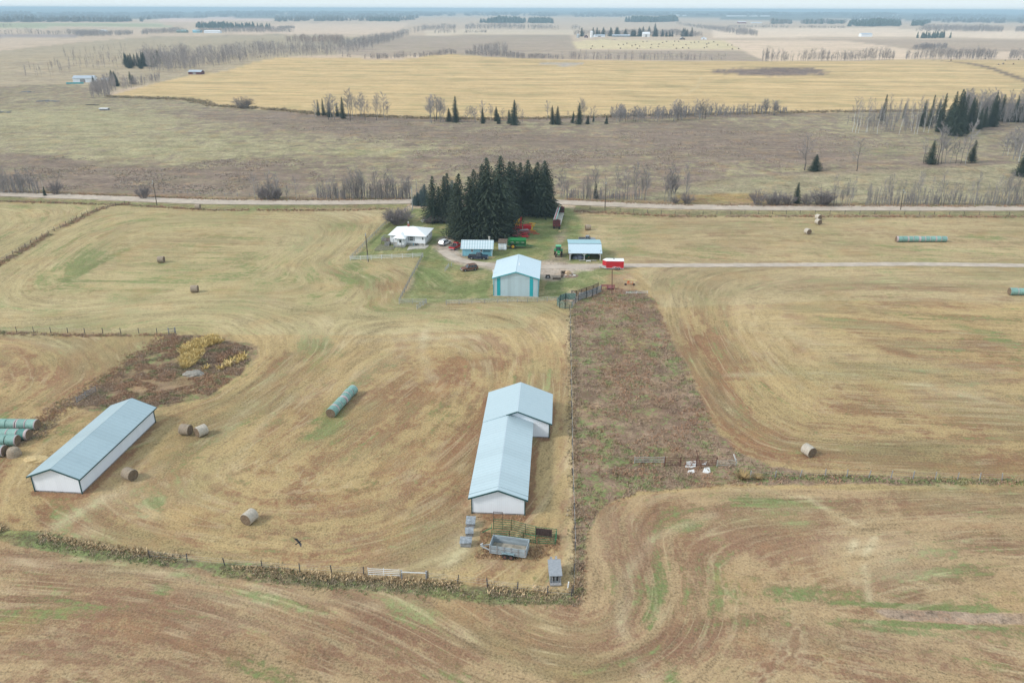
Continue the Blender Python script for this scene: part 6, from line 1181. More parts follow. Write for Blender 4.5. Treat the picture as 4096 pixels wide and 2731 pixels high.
for k, (a, b_, y_, hh, mm, rr, lb) in enumerate([(3446, 3488, 148, 7, 'white_steel', roof_grey, 'large pale machine shed far away at right'), (2952, 2984, 95, 8, 'faded_red', roof_white, 'long red barn with a white roof near the horizon'), (2910, 2982, 68, 9, 'white_paint', roof_white, 'long white barn near the horizon right of centre'),
  (3002, 3028, 69, 9, 'white_paint', roof_white, 'short white barn near the horizon, right of the long one'), (3046, 3076, 68, 9, 'white_paint', roof_white, 'last white barn of the row near the horizon'), (3008, 3046, 94, 5, 'white_steel', roof_white, 'low white sheds beside the distant red barn'),
  (705, 745, 132, 6, 'green_board', mat('sea_green_roof', (.20, .42, .40), .5), 'green roofed barn in the farmstead at upper left'), (770, 800, 132, 6, 'blue_paint', mat('light_blue_roof', (.30, .55, .66), .5), 'light blue shed in the farmstead at upper left'), (815, 880, 134, 6, 'white_steel', roof_white, 'white bins and sheds at the upper left farmstead'),
  (400, 420, 132, 6, 'white_paint', roof_white, 'small white house in the trees at upper left'), (2703, 2718, 65, 9, 'white_paint', roof_white, 'tiny white shed beyond the dark spruce block'), (2731, 2746, 66, 9, 'white_paint', roof_white, 'tiny white barn far right of the spruce block'), (3575, 3592, 65, 10, 'white_paint', roof_white, 'tiny white farm near the horizon at right'), (3728, 3738, 151, 4, 'white_paint', roof_grey, 'small white house among the dark pines at right')]):
    farmb('farm_shed', lb, a, b_, y_, hh, hh * .4, M[mm] if mm in M else mm, rr, 0, 20, 'buildings near the horizon', door=False)
# log heaps on the left pasture
def heap(px, py, w_, lb, n=26, seed=0, m='old_wood', h=1.2):
    rnd = random.Random(seed); mb = MB()
    for i in range(n): a = rnd.uniform(0, math.pi) * .5 - .4; x0, y0 = rnd.uniform(-w_ / 2, w_ / 2), rnd.uniform(-1.5, 1.5); z_ = rnd.uniform(.1, h) * (1 - abs(x0) / w_ * 1.3); l = rnd.uniform(1.5, 3.5); mb.tube((x0 - math.cos(a) * l / 2, y0 - math.sin(a) * l / 2, z_), (x0 + math.cos(a) * l / 2, y0 + math.sin(a) * l / 2, z_ + rnd.uniform(-.2, .2)), .14, n=5)
    p = G(px, py); o = part('log_pile', mb, M[m], None); o.location = (*p, hz(*p)); tag(o, lb, 'log pile', 'brush and log heaps in the pastures')
heap(110, 370, 9, 'dark heap of logs on the left pasture, upper one', 26, 1); heap(190, 407, 16, 'long pale heap of logs in the left pasture', 40, 2); heap(8, 452, 12, 'log heap cut by the left picture edge', 30, 3, h=2); heap(370, 421, 9, 'thin brush heap above the white roofed shelter', 14, 4, 'bark', .5)
heap(2415, 160, 60, 'clutter of scrap below the distant silo', 60, 5, 'old_wood', 3); heap(775, 1812 - 1400, 8, 'tiny heap beside the golden field hedge', 10, 6, 'bark', .5)
mb = MB(); blob(mb, 0, 0, -.2, 2.2, 1.3, .9, 12, 5, .15, 4); o = part('boulder', mb, mat('dull_stone', (.27, .25, .22), .95, var=.3), None); p = G(775, 1497); o.location = (*p, 0); tag(o, 'flat grey boulder at the front edge of the marsh patch', 'boulder')
mb = MB(); blob(mb, 0, 0, -.2, 2.3, 1.0, .8, 12, 4, .15, 14); o = part('straw_heap', mb, mat('pale_straw', (.50, .38, .20), 1, var=.2), None); p = G(150, 1838); o.location = (p[0], p[1], 0); tag(o, 'pale straw heap beside the left wall of the long barn', 'straw heap')
# ------------------------------------------------------------------ trees
def spruce_mesh(seed, H=20, R0=5.5, whorls=44, density=1.0, low=.04, narrow=1.0):
    rnd = random.Random(seed); V = []; F = []
    def leaf(p, a, b_):
        o = len(V); V.extend([p - a * .5, p + a * .5, p + b_ + a * .12, p + b_ - a * .2]); F.append((o, o + 1, o + 2, o + 3))
    for w_ in range(whorls):
        k = w_ / (whorls - 1); z = H * (low + (1 - low - .015) * k); rr = R0 * narrow * ((1 - k) ** .62) * (1 + rnd.uniform(-.2, .14)) + .12
        if k < .12: rr *= .75 + k * 2
        n = max(5, int((6 + 11 * (1 - k)) * density))
        for i in range(n):
            th = 2 * math.pi * (i + rnd.random() * .7) / n + w_; r = rr * rnd.uniform(.62, 1.15) * (1 + .2 * math.sin(th + seed + z * .35)); d = Vector((math.cos(th), math.sin(th), 0)); s = Vector((-d.y, d.x, 0))
            m_ = max(2, int(r / .42))
            for j in range(m_):
                q = (j + .6) / m_; p = d * (r * q) + Vector((0, 0, z - .42 * r * q ** 1.1 + .14 * r * q * q + rnd.uniform(-.12, .12)))
                wd_ = .55 * (1.15 - q * .6) * (1 + rnd.uniform(-.3, .3)); ln = .55 + .25 * rnd.random()
                leaf(p + s * rnd.uniform(-.12, .12), s * wd_ + Vector((0, 0, rnd.uniform(-.15, .15))), d * ln * .8 + Vector((0, 0, -ln * rnd.uniform(.15, .6))))
                if rnd.random() < .75: sg = rnd.choice((-1, 1)); leaf(p, d * .4, s * sg * wd_ * .9 + Vector((0, 0, -rnd.uniform(.1, .45))))
    for i in range(10): a = i; leaf(Vector((0, 0, H * .985 - i * .1)), Vector((math.cos(a), math.sin(a), 0)) * .16, Vector((math.cos(a + 1) * .12, math.sin(a + 1) * .12, .25)))
    return V, F
def mesh_from(name, V, F, m):
    me = bpy.data.meshes.new(name); me.from_pydata([tuple(v) for v in V], [], F); me.materials.append(m); me.update(); return me
def make_tree(name, label, cat, crown, trunk, cm, tm, group=None):
    t = thing(name, label, cat, (0, 0, -500), 0, group); link('trunk', mesh_from('trunk', *trunk, tm), t); link('crown', mesh_from('crown', *crown, cm), t); return t
def stick(V, F, a, b_, r0, r1, n=3):
    d = (b_ - a).normalized(); u_ = d.orthogonal().normalized(); w_ = d.cross(u_); o = len(V)
    for c, r in ((a, r0), (b_, r1)):
        for i in range(n): th = 2 * math.pi * i / n; V.append(c + u_ * (r * math.cos(th)) + w_ * (r * math.sin(th)))
    for i in range(n): F.append((o + i, o + (i + 1) % n, o + n + (i + 1) % n, o + n + i))
def trunk_mesh(H, r, seed, n=7, bend=.25):
    rnd = random.Random(seed); V = []; F = []; p = Vector((0, 0, -.3)); pts = [p]
    for i in range(8): p = p + Vector((rnd.uniform(-bend, bend), rnd.uniform(-bend, bend), (H + .3) / 8)); pts.append(p)
    for i in range(8): stick(V, F, pts[i], pts[i + 1], r * (1 - i / 8.5), r * (1 - (i + 1) / 8.5), n)
    return V, F, pts
def bare_crown(H, pts, seed, start=.35, nb=24, spread=.55, tw=5, tr=.022, br=.06):
    rnd = random.Random(seed); V = []; F = []
    for b_ in range(nb):
        k = start + (1 - start) * (b_ + rnd.random()) / nb * .97; q = k * 8; i = min(7, int(q)); p0 = pts[i].lerp(pts[i + 1], q - i); th = rnd.uniform(0, 6.28)
        ln = H * .24 * (1.25 - k) * rnd.uniform(.7, 1.3) + .5; d = Vector((math.cos(th) * spread, math.sin(th) * spread, rnd.uniform(.45, .95))).normalized()
        a = p0; p1 = p0 + d * ln; stick(V, F, a, p1, br * (1.2 - k), tr)
        for j in range(tw):
            s = rnd.uniform(.25, 1); q0 = a.lerp(p1, s); dd = (d + Vector((rnd.uniform(-.8, .8), rnd.uniform(-.8, .8), rnd.uniform(-.1, .7)))).normalized(); l2 = ln * rnd.uniform(.3, .55); q1 = q0 + dd * l2; stick(V, F, q0, q1, tr * 1.2, tr * .7)
            for m_ in range(3):
                r0 = q0.lerp(q1, rnd.uniform(.3, 1)); d3 = (dd + Vector((rnd.uniform(-.9, .9), rnd.uniform(-.9, .9), rnd.uniform(-.2, .7)))).normalized(); stick(V, F, r0, r0 + d3 * l2 * rnd.uniform(.35, .7), tr * .8, tr * .5)
    return V, F
SPR = [make_tree('spruce', 'x', 'spruce', spruce_mesh(s, narrow=nw, low=lo, density=de), trunk_mesh(19, .24, s, bend=.05)[:2], M['spruce'], M['bark']) for s, nw, lo, de in ((1, 1.0, .03, 1), (2, .85, .06, .9), (3, 1.2, .02, 1.1), (4, .68, .10, .75))]
BSPR = make_tree('blue_spruce', 'x', 'spruce', spruce_mesh(9, narrow=1.35, low=.02), trunk_mesh(19, .2, 9, bend=.05)[:2], M['blue_spruce'], M['bark'])
ASP = []; 
for s, tm, H_, st, nb, sp_ in ((11, 'aspen', 14, .40, 24, .5), (12, 'bark', 13, .3, 26, .6), (13, 'birch', 15, .5, 18, .45), (14, 'aspen', 12, .3, 30, .7), (15, 'aspen', 14, .2, 20, .4)):
    V, F, pts = trunk_mesh(H_, .15, s); c_ = bare_crown(H_, pts, s, st, nb, sp_); ASP.append((make_tree('bare_tree', 'x', 'bare tree', c_, (V, F), M['twig'], M[tm]), H_))
def bush_mesh(seed, n=70, H=4, R=2.4, tr=.022):
    rnd = random.Random(seed); V = []; F = []
    for i in range(n):
        th = rnd.uniform(0, 6.28); r = R * math.sqrt(rnd.random()); b0 = Vector((math.cos(th) * r * .3, math.sin(th) * r * .3, 0)); hh = H * rnd.uniform(.6, 1.05) * math.sqrt(max(.1, 1 - (r / R) ** 2 * .6)); p1 = Vector((math.cos(th) * r, math.sin(th) * r, hh))
        m_ = b0.lerp(p1, .5) + Vector((rnd.uniform(-.15, .15), rnd.uniform(-.15, .15), .2)); stick(V, F, b0, m_, .03, .02); stick(V, F, m_, p1, .02, tr)
        for j in range(9):
            a = m_.lerp(p1, rnd.uniform(-.5, 1)); d = Vector((rnd.uniform(-1, 1) + math.cos(th) * .5, rnd.uniform(-1, 1) + math.sin(th) * .5, rnd.uniform(.0, 1.1))).normalized(); b_ = a + d * rnd.uniform(.4, 1.0); stick(V, F, a, b_, tr, tr * .6)
    return V, F
BU = []
for s in (21, 22): o = link('bush', mesh_from('bush', *bush_mesh(s), M['bush_twig']), None, (0, 0, -500)); tag(o, 'x', 'shrub'); BU.append(o)
def bush(px, py, w_, h, lb, group=None, k=0):
    p = G(px, py); o = BU[k % 2].copy(); COL.objects.link(o); o.location = (p[0], p[1], hz(*p) - .1); o.rotation_euler = (0, 0, random.uniform(0, 6)); o.scale = (w_ / 4.8, w_ / 4.8, h / 4); tag(o, lb, 'shrub', group); return o
def tree(proto, H0, base, top, lb, group, wk=1.0, minh=2.0, lean=0, name=None):
    wk = wk * random.uniform(.88, 1.15); g = G(*base); z = topz(*base, *(top if isinstance(top, tuple) else (base[0], top))); z0 = hz(*g); h = max(minh, z - z0); s = h / H0
    o = dup(proto, (g[0], g[1], z0 - .1), random.uniform(0, 6.28), s * wk, lb, group, sz=s, tilt=(random.gauss(0, .02) , lean + random.gauss(0, .02)))
    if name: o.name = name
    return o
def spr(base, top, lb, group, k=None, wk=1.0): return tree(SPR[k if k is not None else random.randrange(4)], 20, base, top, lb, group, wk)
def asp(base, top, lb, group, k=None, wk=1.0, lean=0):
    pr, H_ = ASP[k if k is not None else random.randrange(5)]; return tree(pr, H_, base, top, lb, group, wk, lean=lean)
GG = 'tall spruces of the farmyard grove'
zz = lambda x_, y_: (1600 + x_ / 3.36, 600 + y_ / 3.36)
for (tx, ty, bx, by, k, wk, lb) in [(425, 345, 445, 960, 1, 1.0, 'leftmost tall dark spruce of the farmyard grove'), (568, 340, 590, 965, 1, .9, 'second spruce from the left in the grove'), (635, 305, 640, 900, 3, 1.0, 'slim spruce third from the left in the grove'),
  (845, 310, 800, 1185, 0, .85, 'broad spruce right behind the red pickup'), (1000, 250, 1010, 1010, 3, 1, ''), (1085, 175, 1090, 1000, 1, .95, ''), (1180, 90, 1185, 960, 0, 1.0, 'second tallest spruce near the grove middle'), (1345, 70, 1335, 1000, 2, .95, 'tallest spruce in the middle of the grove'),
  (1465, 150, 1460, 900, 0, .9, ''), (1540, 145, 1545, 860, 1, 1, ''), (1600, 160, 1610, 850, 0, .9, ''), (1725, 120, 1725, 850, 0, 1.0, ''), (1835, 155, 1830, 860, 0, 1.0, ''), (1910, 130, 1915, 865, 2, .9, 'tall broad spruce near the right end of the grove'), (1985, 235, 1970, 855, 2, .95, 'rightmost spruce of the grove beside the bale wagon'),
  (1100, 390, 1070, 1190, 2, .8, 'front spruce directly behind the light blue garage'), (1230, 260, 1200, 1190, 0, .95, 'spruce behind the garage chimney'), (960, 350, 930, 1200, 1, 1.1, 'front spruce behind the left half of the garage'), (1390, 300, 1340, 1170, 2, .85, 'front spruce left of the hay machines'), (1460, 420, 1440, 1080, 0, .95, ''), (760, 430, 770, 1100, 3, 1.2, ''), (1280, 520, 1270, 1200, 0, 1.1, ''),
  (1650, 260, 1660, 820, 2, .8, ''), (1780, 240, 1790, 830, 2, .8, ''), (540, 480, 530, 900, 0, .9, '')]:
    spr(zz(bx, by), zz(tx, ty), lb or 'dark spruce packed inside the farmyard grove', GG, k, wk * 1.2)
for (tx, ty, bx, by, wk) in [(350, 450, 330, 745, 1.2), (250, 560, 240, 740, 1.4), (205, 600, 205, 735, 1.4), (700, 395, 700, 800, 1.0), (300, 520, 290, 700, 1.2)]:
    tree(BSPR, 20, zz(bx, by), zz(tx, ty), 'bluish spruce at the left road side of the grove', 'bluish spruces by the road', wk)
bush(1590, 896, 11.5, 5.5, 'large dark purple leafless shrub behind the farmhouse', k=0); bush(1577, 890, 7, 4.8, 'left half of the shrub clump behind the farmhouse', k=1); bush(1618, 880, 7, 4.6, 'rear half of the shrub clump behind the farmhouse', k=1)
for i, (px, py, w_, h) in enumerate([(1715, 893, 6, 3), (1740, 890, 5, 3), (1775, 890, 6, 2.6)]): bush(px, py, w_, h, 'leafless undergrowth at the foot of the left spruces', 'undergrowth below the spruces', i)
# roadside
GL, GR = 'bare trees along the road left of the grove', 'bare trees along the road right of the grove'
rr = random.Random(5)
for i in range(15): asp((rr.uniform(-40, 150), rr.uniform(766, 776)), rr.uniform(672, 720), 'leafless tree in the dense roadside clump at the left edge', 'bare trees at the left edge by the road', rr.choice((1, 3, 4)), 1.0)
asp((177, 784), 690, 'white broken birch trunk by the road at left', None, 2, .7); spr((180, 784), (180, 745), 'small dark ivy covered spruce stump tree by the road at left', None, 3, 1.4)
bush(225, 777, 6.5, 6, 'rounded leafless shrub right of the broken birch', k=0); bush(576, 795, 6.5, 5.5, 'rounded leafless shrub left of the dark roadside pole', k=1)
for i in range(10): asp((rr.uniform(1015, 1200), rr.uniform(792, 799)), rr.uniform(690, 745), 'leafless tree in the roadside clump between pole and tree row', GL, rr.choice((3, 0, 4)), 1.1)
for i, (px, w_, h) in enumerate([(1085, 9, 6), (1105, 6, 5), (1050, 5, 5)]): bush(px, 798, w_, h, 'dark leafless shrub in the roadside clump left of the grove', GL, i)
for i in range(46): q = rr.random(); px = 1270 + 370 * q; asp((px, rr.uniform(792, 800)), rr.uniform(668, 735) if 1390 < px < 1570 else rr.uniform(700, 755), 'leafless tree in the long roadside row left of the grove', GL, 1 if 1420 < px < 1560 and rr.random() < .6 else rr.choice((0, 3, 4, 1)), 1.0)
for i in range(34): px = rr.uniform(2235, 2740); asp((px, 788 + (px - 2235) * .042 + rr.uniform(-3, 3)), rr.uniform(655, 740), 'leafless tree in the thin roadside row right of the grove', GR, rr.choice((0, 4, 3, 1)), .8)
for px in (2335, 2345, 2352, 2362): asp((px, 797), rr.uniform(700, 718), 'dark leafless trunk in a tight roadside bunch right of the wagon', GR, 1, .7)
spr((2383, 797), (2383, 733), 'small lone spruce by the road right of the bale wagon', None, 3, 1.2)
for i, (px, w_, h) in enumerate([(2747, 6, 4.5), (2700, 4, 3)]): bush(px, 815, w_, h, 'small rounded leafless shrub by the road right of the thin row', 'roadside shrubs right', i)
for i, (px, w_, h) in enumerate([(3029, 8, 6), (3080, 7, 4.5), (3112, 7, 5.5), (3150, 7, 5), (3228, 6, 4.5), (3282, 12, 6.5), (3300, 8, 5)]): bush(px, 820, w_, h, 'rounded leafless shrub in the roadside group around the lone spruce', 'roadside shrubs right', i)
spr((3184, 813), (3183, 727), 'lone dark spruce among roadside shrubs at right', None, 0, .95)
for i in range(58):
    px = rr.choice((rr.uniform(3330, 3410), rr.uniform(3460, 3720), rr.uniform(3760, 4090), rr.uniform(3460, 4130))); asp((px, rr.uniform(816, 826)), rr.uniform(690, 765), 'slender pale leafless aspen in the roadside stand at far right', 'pale aspens by the road at far right', rr.choice((0, 0, 4, 4, 1)), .75)
asp((3218, 682), 543, 'tall lone leafless tree on the knoll left of the small spruce', None, 1, 1.2); spr((3258, 684), (3258, 616), 'small dark spruce with bare white foot on the knoll', None, 2, 1.3); asp((3427, 684), 561, 'tall lone leafless tree on the knoll right of the small spruce', None, 1, 1.2)
GC = 'trees of the knoll group at right'
spr((3722, 656), (3726, 560), 'left spruce of the two in the knoll group', None, 1, 1.1); spr((3885, 650), (3889, 560), 'right leaning spruce of the two in the knoll group', None, 3, 1.5); spr((4085, 705), (4088, 570), 'dark spruce cut by the right picture edge', None, 1, 1.2)
for px, ty in ((3694, 555), (3742, 520), (3752, 500), (3765, 510), (3780, 530), (3822, 560), (3842, 545), (3862, 490), (3800, 545)): asp((px, 656 + rr.uniform(-3, 2)), ty, 'leafless tree in the knoll group between the two spruces', GC, rr.choice((1, 3, 0)), .9, lean=.05)
for px, py, ty in ((4010, 625, 535), (4030, 622, 530), (4052, 640, 500), (4075, 650, 490), (4092, 640, 500), (4100, 660, 480)): asp((px, py), ty, 'grey leafless tree at the right edge above the dark spruce', 'grey trees at the right edge', rr.choice((2, 3, 3)), 1.2)
z3 = lambda x_, y_: (3400 + x_ / 3.379, 300 + y_ / 3.379)
GS = 'spruces of the right hand wood'
for (tx, ty, bx, by, k) in [(465, 260, 430, 640, 3), (735, 380, 720, 600, 3), (1080, 265, 1060, 720, 3), (985, 370, 960, 700, 1), (1240, 240, 1200, 760, 1), (1350, 215, 1330, 790, 1), (1420, 185, 1400, 825, 0), (1450, 215, 1445, 820, 0), (1525, 255, 1500, 770, 1), (1605, 300, 1590, 760, 1), (1730, 360, 1700, 690, 1), (1805, 420, 1800, 710, 0), (1915, 225, 1890, 700, 0), (1940, 300, 1920, 700, 0), (2305, 350, 2290, 640, 0), (2150, 430, 2130, 640, 1), (1570, 600, 1560, 800, 2), (1200, 480, 1190, 770, 2), (1300, 400, 1290, 780, 2)]:
    spr(z3(bx, by), z3(tx, ty), {465: 'lone tall spruce at the left end of the right hand wood', 735: 'second spruce from the left in the right hand wood', 1915: 'tall dark spruce column in the right hand wood', 2305: 'spruce near the right edge of the right hand wood'}.get(tx, 'spruce in the dense middle of the right hand wood'), GS, k, .72)
for i in range(14):
    bx = rr.choice((rr.uniform(900, 1950), rr.uniform(1100, 1800), rr.uniform(2000, 2400))); by = rr.uniform(640, 740) if bx < 1950 else rr.uniform(620, 650); spr(z3(bx, by), z3(bx + 10, by - rr.uniform(260, 420)), 'spruce in the dense middle of the right hand wood' if bx < 1950 else 'small spruce at the right end of the right hand wood', GS, None, .75)
for (bx, by) in [(75, 780), (110, 785), (215, 780), (230, 775), (365, 800), (430, 730), (555, 740), (660, 810), (700, 690), (808, 720), (825, 760), (865, 800), (905, 805), (995, 770), (1055, 790), (1165, 690), (1450, 770), (1490, 700), (1690, 720), (30, 770), (1720, 700)]:
    ty = by - rr.uniform(340, 470); asp(z3(bx, by), z3(bx, max(ty, 300)), 'white trunked birch in front of the right hand wood', 'birches of the right hand wood', 2, .8, lean=.06)
for i in range(46): bx = rr.uniform(1450, 2420); by = rr.uniform(560, 640); asp(z3(bx, by), z3(bx, rr.uniform(190, 330)), 'grey leafless tree behind the right hand spruces', 'bare trees behind the right hand spruces', rr.choice((0, 3, 4)), 1.1)
for i in range(14): bx = rr.uniform(0, 1100); by = rr.uniform(560, 740); asp(z3(bx, by), z3(bx, by - rr.uniform(200, 330)), 'thin leafless tree among the birches of the right hand wood', 'bare trees behind the right hand spruces', rr.choice((0, 4)), .8)
z2 = lambda x_, y_: (1350 + x_ / 1.68, y_ / 1.68)
GM, GT = 'spruces along the lower edge of the golden field', 'bare trees along the lower edge of the golden field'
for (tx, ty, bx, by, k) in [(0, 690, 0, 785, 1), (35, 648, 38, 798, 1), (-52, 678, -52, 788, 0), (-90, 660, -92, 785, 3), (-125, 668, -125, 785, 3), (750, 725, 750, 818, 2), (790, 643, 793, 824, 1), (975, 722, 977, 832, 1), (1065, 712, 1070, 816, 2), (1085, 760, 1082, 834, 2), (1185, 668, 1187, 840, 0), (1158, 735, 1155, 832, 0), (1448, 708, 1446, 838, 0), (1470, 710, 1478, 838, 0), (1580, 745, 1580, 827, 1), (1625, 690, 1622, 837, 1), (1682, 770, 1682, 835, 2), (1808, 775, 1808, 834, 2), (1722, 760, 1720, 822, 3)]:
    spr(z2(bx, by), z2(tx, ty), {790: 'tall slender spruce left of centre at the golden field edge', 750: 'short spruce leaning on the tall slender one at the field edge', 1185: 'tallest of the twin spruces at the centre of the golden field edge', 1808: 'small round spruce at the right of the golden field edge row'}.get(tx, 'dark spruce in the row along the lower golden field edge'), GM, k, .85)
bl_ = [(x_, t_) for x_, t_ in [(75, 605), (88, 620), (100, 640), (125, 650), (150, 640), (165, 630), (185, 650), (205, 680), (262, 650), (272, 632), (290, 700), (315, 627), (335, 690), (-20, 640), (-40, 650), (-60, 640), (-150, 680)]]
bl_ += [(rr.uniform(600, 722), rr.uniform(645, 680)) for _ in range(11)] + [(rr.uniform(858, 930), rr.uniform(700, 735)) for _ in range(6)] + [(970, 680), (1025, 700), (1035, 720), (1110, 730), (1215, 700), (1245, 740), (1410, 680), (1550, 745), (1640, 668), (1660, 680), (1650, 672), (1700, 730), (1725, 715)]
for x_, t_ in bl_: asp(z2(x_, rr.uniform(795, 832) if x_ > 400 else rr.uniform(785, 812)), z2(x_, t_)[1], 'leafless tree in the row below the golden field', GT, rr.choice((0, 1, 3, 3)), 1.15)
for i in range(26): x_ = rr.uniform(1855, 2345); asp(z2(x_, rr.uniform(815, 832) - (x_ - 1855) * .02), z2(x_, rr.uniform(690, 760))[1], 'leafless tree in the thicket right of the field edge spruces', GT, rr.choice((3, 3, 1)), 1.3)
for i in range(24): x_ = rr.choice((rr.uniform(0, 225), rr.uniform(0, 225), rr.uniform(590, 690), rr.uniform(230, 750))); asp((2696 + x_ / 1.68, (812 - x_ * .055) / 1.68), (rr.uniform(665, 700) if x_ < 225 or 590 < x_ < 690 else rr.uniform(700, 750)) / 1.68, 'leafless tree along the golden field edge at right', GT, rr.choice((3, 3, 1)), 1.3)
bush(976, 434, 17, 9, 'rounded leafless willow on the golden field edge at left', k=0)
z8 = lambda x_, y_: (200 + x_ / 3.36, 200 + y_ / 3.36)
for (tx, ty, by) in [(1020, 35, 200), (1045, 45, 235), (1075, 60, 250), (1105, 45, 220), (1150, 50, 215), (1200, 40, 225), (1225, 100, 255), (1245, 30, 220), (1275, 25, 225), (1310, 110, 225), (1380, 80, 235), (1410, 70, 225), (1465, 0, 190), (850, 265, 480), (885, 280, 490), (905, 330, 492), (1095, 285, 460), (1125, 330, 462), (590, 345, 470)]:
    spr(z8(tx, by), z8(tx, ty), 'dark spruce in the clump above the left end of the golden field' if ty < 200 else 'dark spruce in the bare grove at the left tip of the golden field', 'spruces at the upper left', rr.choice((0, 1)), 1.05)
# ------------------------------------------------------------------ woods that read as one mass
def wood(name, lb, areas, m, kind='aspen', seed=0, label_cat='woodland'):
    rnd = np.random.RandomState(seed); Vs = []; Fs = []; o = 0
    for (poly, n, h0, h1, wk) in areas:
        if kind == 'aspen': n = int(n * 2.0)
        P_ = np.array(poly, float); cnt = 0; tries = 0
        lo, hi = P_.min(0), P_.max(0)
        while cnt < n and tries < n * 30:
            tries += 1; px = rnd.uniform(lo[0], hi[0]); py = rnd.uniform(lo[1], hi[1])
            if not inside(np.array([px]), np.array([py]), P_)[0]: continue
            g = G(px, py); z = hz(*g); ga, gb_ = np.array([g[0]]), np.array([g[1]]); sg = max(18., g[1] * .016); q_ = vnoise(ga, gb_, sg, 3)[0]
            if q_ < .2 and g[1] > 600: cnt += .35; continue
            h = rnd.uniform(h0, h1) * (.62 + .62 * q_); cnt += 1; b_ = np.array([g[0], g[1], z - .3])
            if kind == 'aspen':
                k = 20; tr_ = .16 * wk
                Vs += [b_ + (-tr_ / 2, 0, 0), b_ + (tr_ / 2, 0, 0), b_ + (rnd.uniform(-.6, .6), 0, h)]; Fs += [(o, o + 1, o + 2)]; o += 3
                for i in range(k):
                    zz_ = h * rnd.uniform(.15, .85); th = rnd.uniform(0, 6.28); r = h * .20 * rnd.uniform(.4, 1) * wk; t_ = rnd.uniform(.05, .13) * wk; dx, dy = math.cos(th) * r, math.sin(th) * r; a = b_ + (dx * .15, dy * .15, zz_); e = b_ + (dx, dy, zz_ + h * rnd.uniform(.12, .28))
                    Vs += [a + (-t_, 0, 0), a + (t_, 0, 0), e, ]; Fs += [(o, o + 1, o + 2)]; o += 3
            else:
                for lv in range(5):
                    zb_ = h * (.06 + lv * .185); zt_ = h * min(1, .42 + lv * .17); R_ = h * .17 * wk * (1 - lv * .17); n_ = 6; ph = rnd.uniform(0, 6)
                    ring = [b_ + (math.cos(ph + i * 6.283 / n_) * R_ * rnd.uniform(.6, 1.2), math.sin(ph + i * 6.283 / n_) * R_ * rnd.uniform(.6, 1.2), zb_ + rnd.uniform(-.04, .04) * h) for i in range(n_)]
                    Vs += ring + [b_ + (0, 0, zt_)]; Fs += [(o + i, o + (i + 1) % n_, o + n_) for i in range(n_)]; o += n_ + 1
    me = fast_mesh(name, np.array(Vs), np.array(Fs).ravel(), 3, [m]); ob = link(name, me); tag(ob, lb, label_cat, None, 'stuff'); return ob
far_twig = foliage('far_twigs', (.30, .26, .255), (.38, .335, .315), scale=.02); far_spr = foliage('far_spruce', (.05, .08, .075), (.08, .11, .085), scale=.02); red_twig = foliage('reddish_crowns', (.36, .25, .20), (.32, .26, .24), scale=.02)
wood('bare_woodland', 'mass of leafless aspens above the left part of the golden field', [([(560, 235), (700, 215), (960, 200), (1250, 190), (1480, 185), (1500, 200), (1350, 225), (1080, 236), (900, 262), (720, 292), (600, 290)], 520, 13, 18, 1.3), ([(365, 395), (372, 368), (420, 345), (480, 330), (470, 360), (450, 378), (440, 392)], 90, 9, 13, .9), ([(480, 350), (640, 315), (640, 328), (490, 362)], 45, 8, 12, .9), ([(250, 230), (560, 180), (680, 190), (600, 270), (300, 290)], 46, 12, 18, .8), ([(80, 290), (330, 240), (330, 300), (90, 325)], 16, 10, 15, .8)], far_twig, seed=1)
wood('bare_thicket', 'grey leafless thicket along the golden field edge and right hand wood', [([(2440, 466), (2760, 462), (2760, 476), (2440, 484)], 70, 5, 9, 1.0), ([(2700, 462), (3150, 448), (3150, 458), (2700, 478)], 90, 3.5, 8, 1.0), ([(3380, 500), (3500, 490), (3800, 500), (3800, 530), (3480, 540)], 60, 7, 12, .8), ([(3830, 470), (4200, 465), (4200, 500), (3950, 500)], 90, 10, 16, 1.0), ([(4000, 600), (4200, 590), (4200, 690), (4060, 660)], 30, 9, 13, .9), ([(2240, 790), (2560, 800), (2560, 806), (2240, 798)], 50, 2.5, 7, .5), ([(3460, 818), (4200, 818), (4200, 824), (3460, 824)], 110, 2.5, 7, .5), ([(1270, 792), (1640, 792), (1640, 799), (1270, 799)], 110, 2.5, 7, .5), ([(-50, 768), (160, 772), (160, 778), (-50, 776)], 40, 3, 8, .6)], M['twig'], seed=31)
wood('tree_belt', 'grey belt of leafless trees behind the crest of the golden field', [([(1350, 228), (1480, 236), (1650, 230), (1800, 212), (1900, 214), (2050, 224), (2240, 234), (2230, 240), (2080, 236), (1900, 224), (1810, 219), (1660, 233), (1480, 240)], 260, 5, 9, 1.4), ([(1880, 206), (1960, 198), (2020, 205), (2030, 222), (1900, 220)], 60, 12, 18, 1.2), ([(2240, 236), (2900, 242), (2900, 245), (2240, 241)], 70, 6, 13, 1.1)], far_twig, seed=2)
wood('tree_belt', 'row of leafless trees behind the golden field at right', [([(3045, 246), (3400, 243), (3700, 235), (4250, 238), (4250, 241), (3700, 239), (3400, 246), (3045, 248)], 260, 11, 20, 1.3), ([(3700, 212), (4200, 222), (4200, 236), (3800, 234)], 90, 9, 15, 1.3), ([(3640, 197), (3700, 190), (3790, 192), (3780, 200), (3660, 203)], 90, 9, 13, 1.6)], far_twig, seed=3)
wood('bare_woodland', 'hazy leafless wood left of the ploughed field', [([(1350, 182), (1480, 168), (1620, 135), (1640, 145), (1540, 178), (1430, 190)], 200, 13, 20, 1.6), ([(1640, 138), (1700, 115), (1900, 105), (2310, 112), (2320, 122), (1960, 119), (1700, 126)], 300, 14, 22, 2.4), ([(1730, 132), (1950, 130), (1950, 134), (1730, 135)], 40, 8, 13, 2)], far_twig, seed=4)
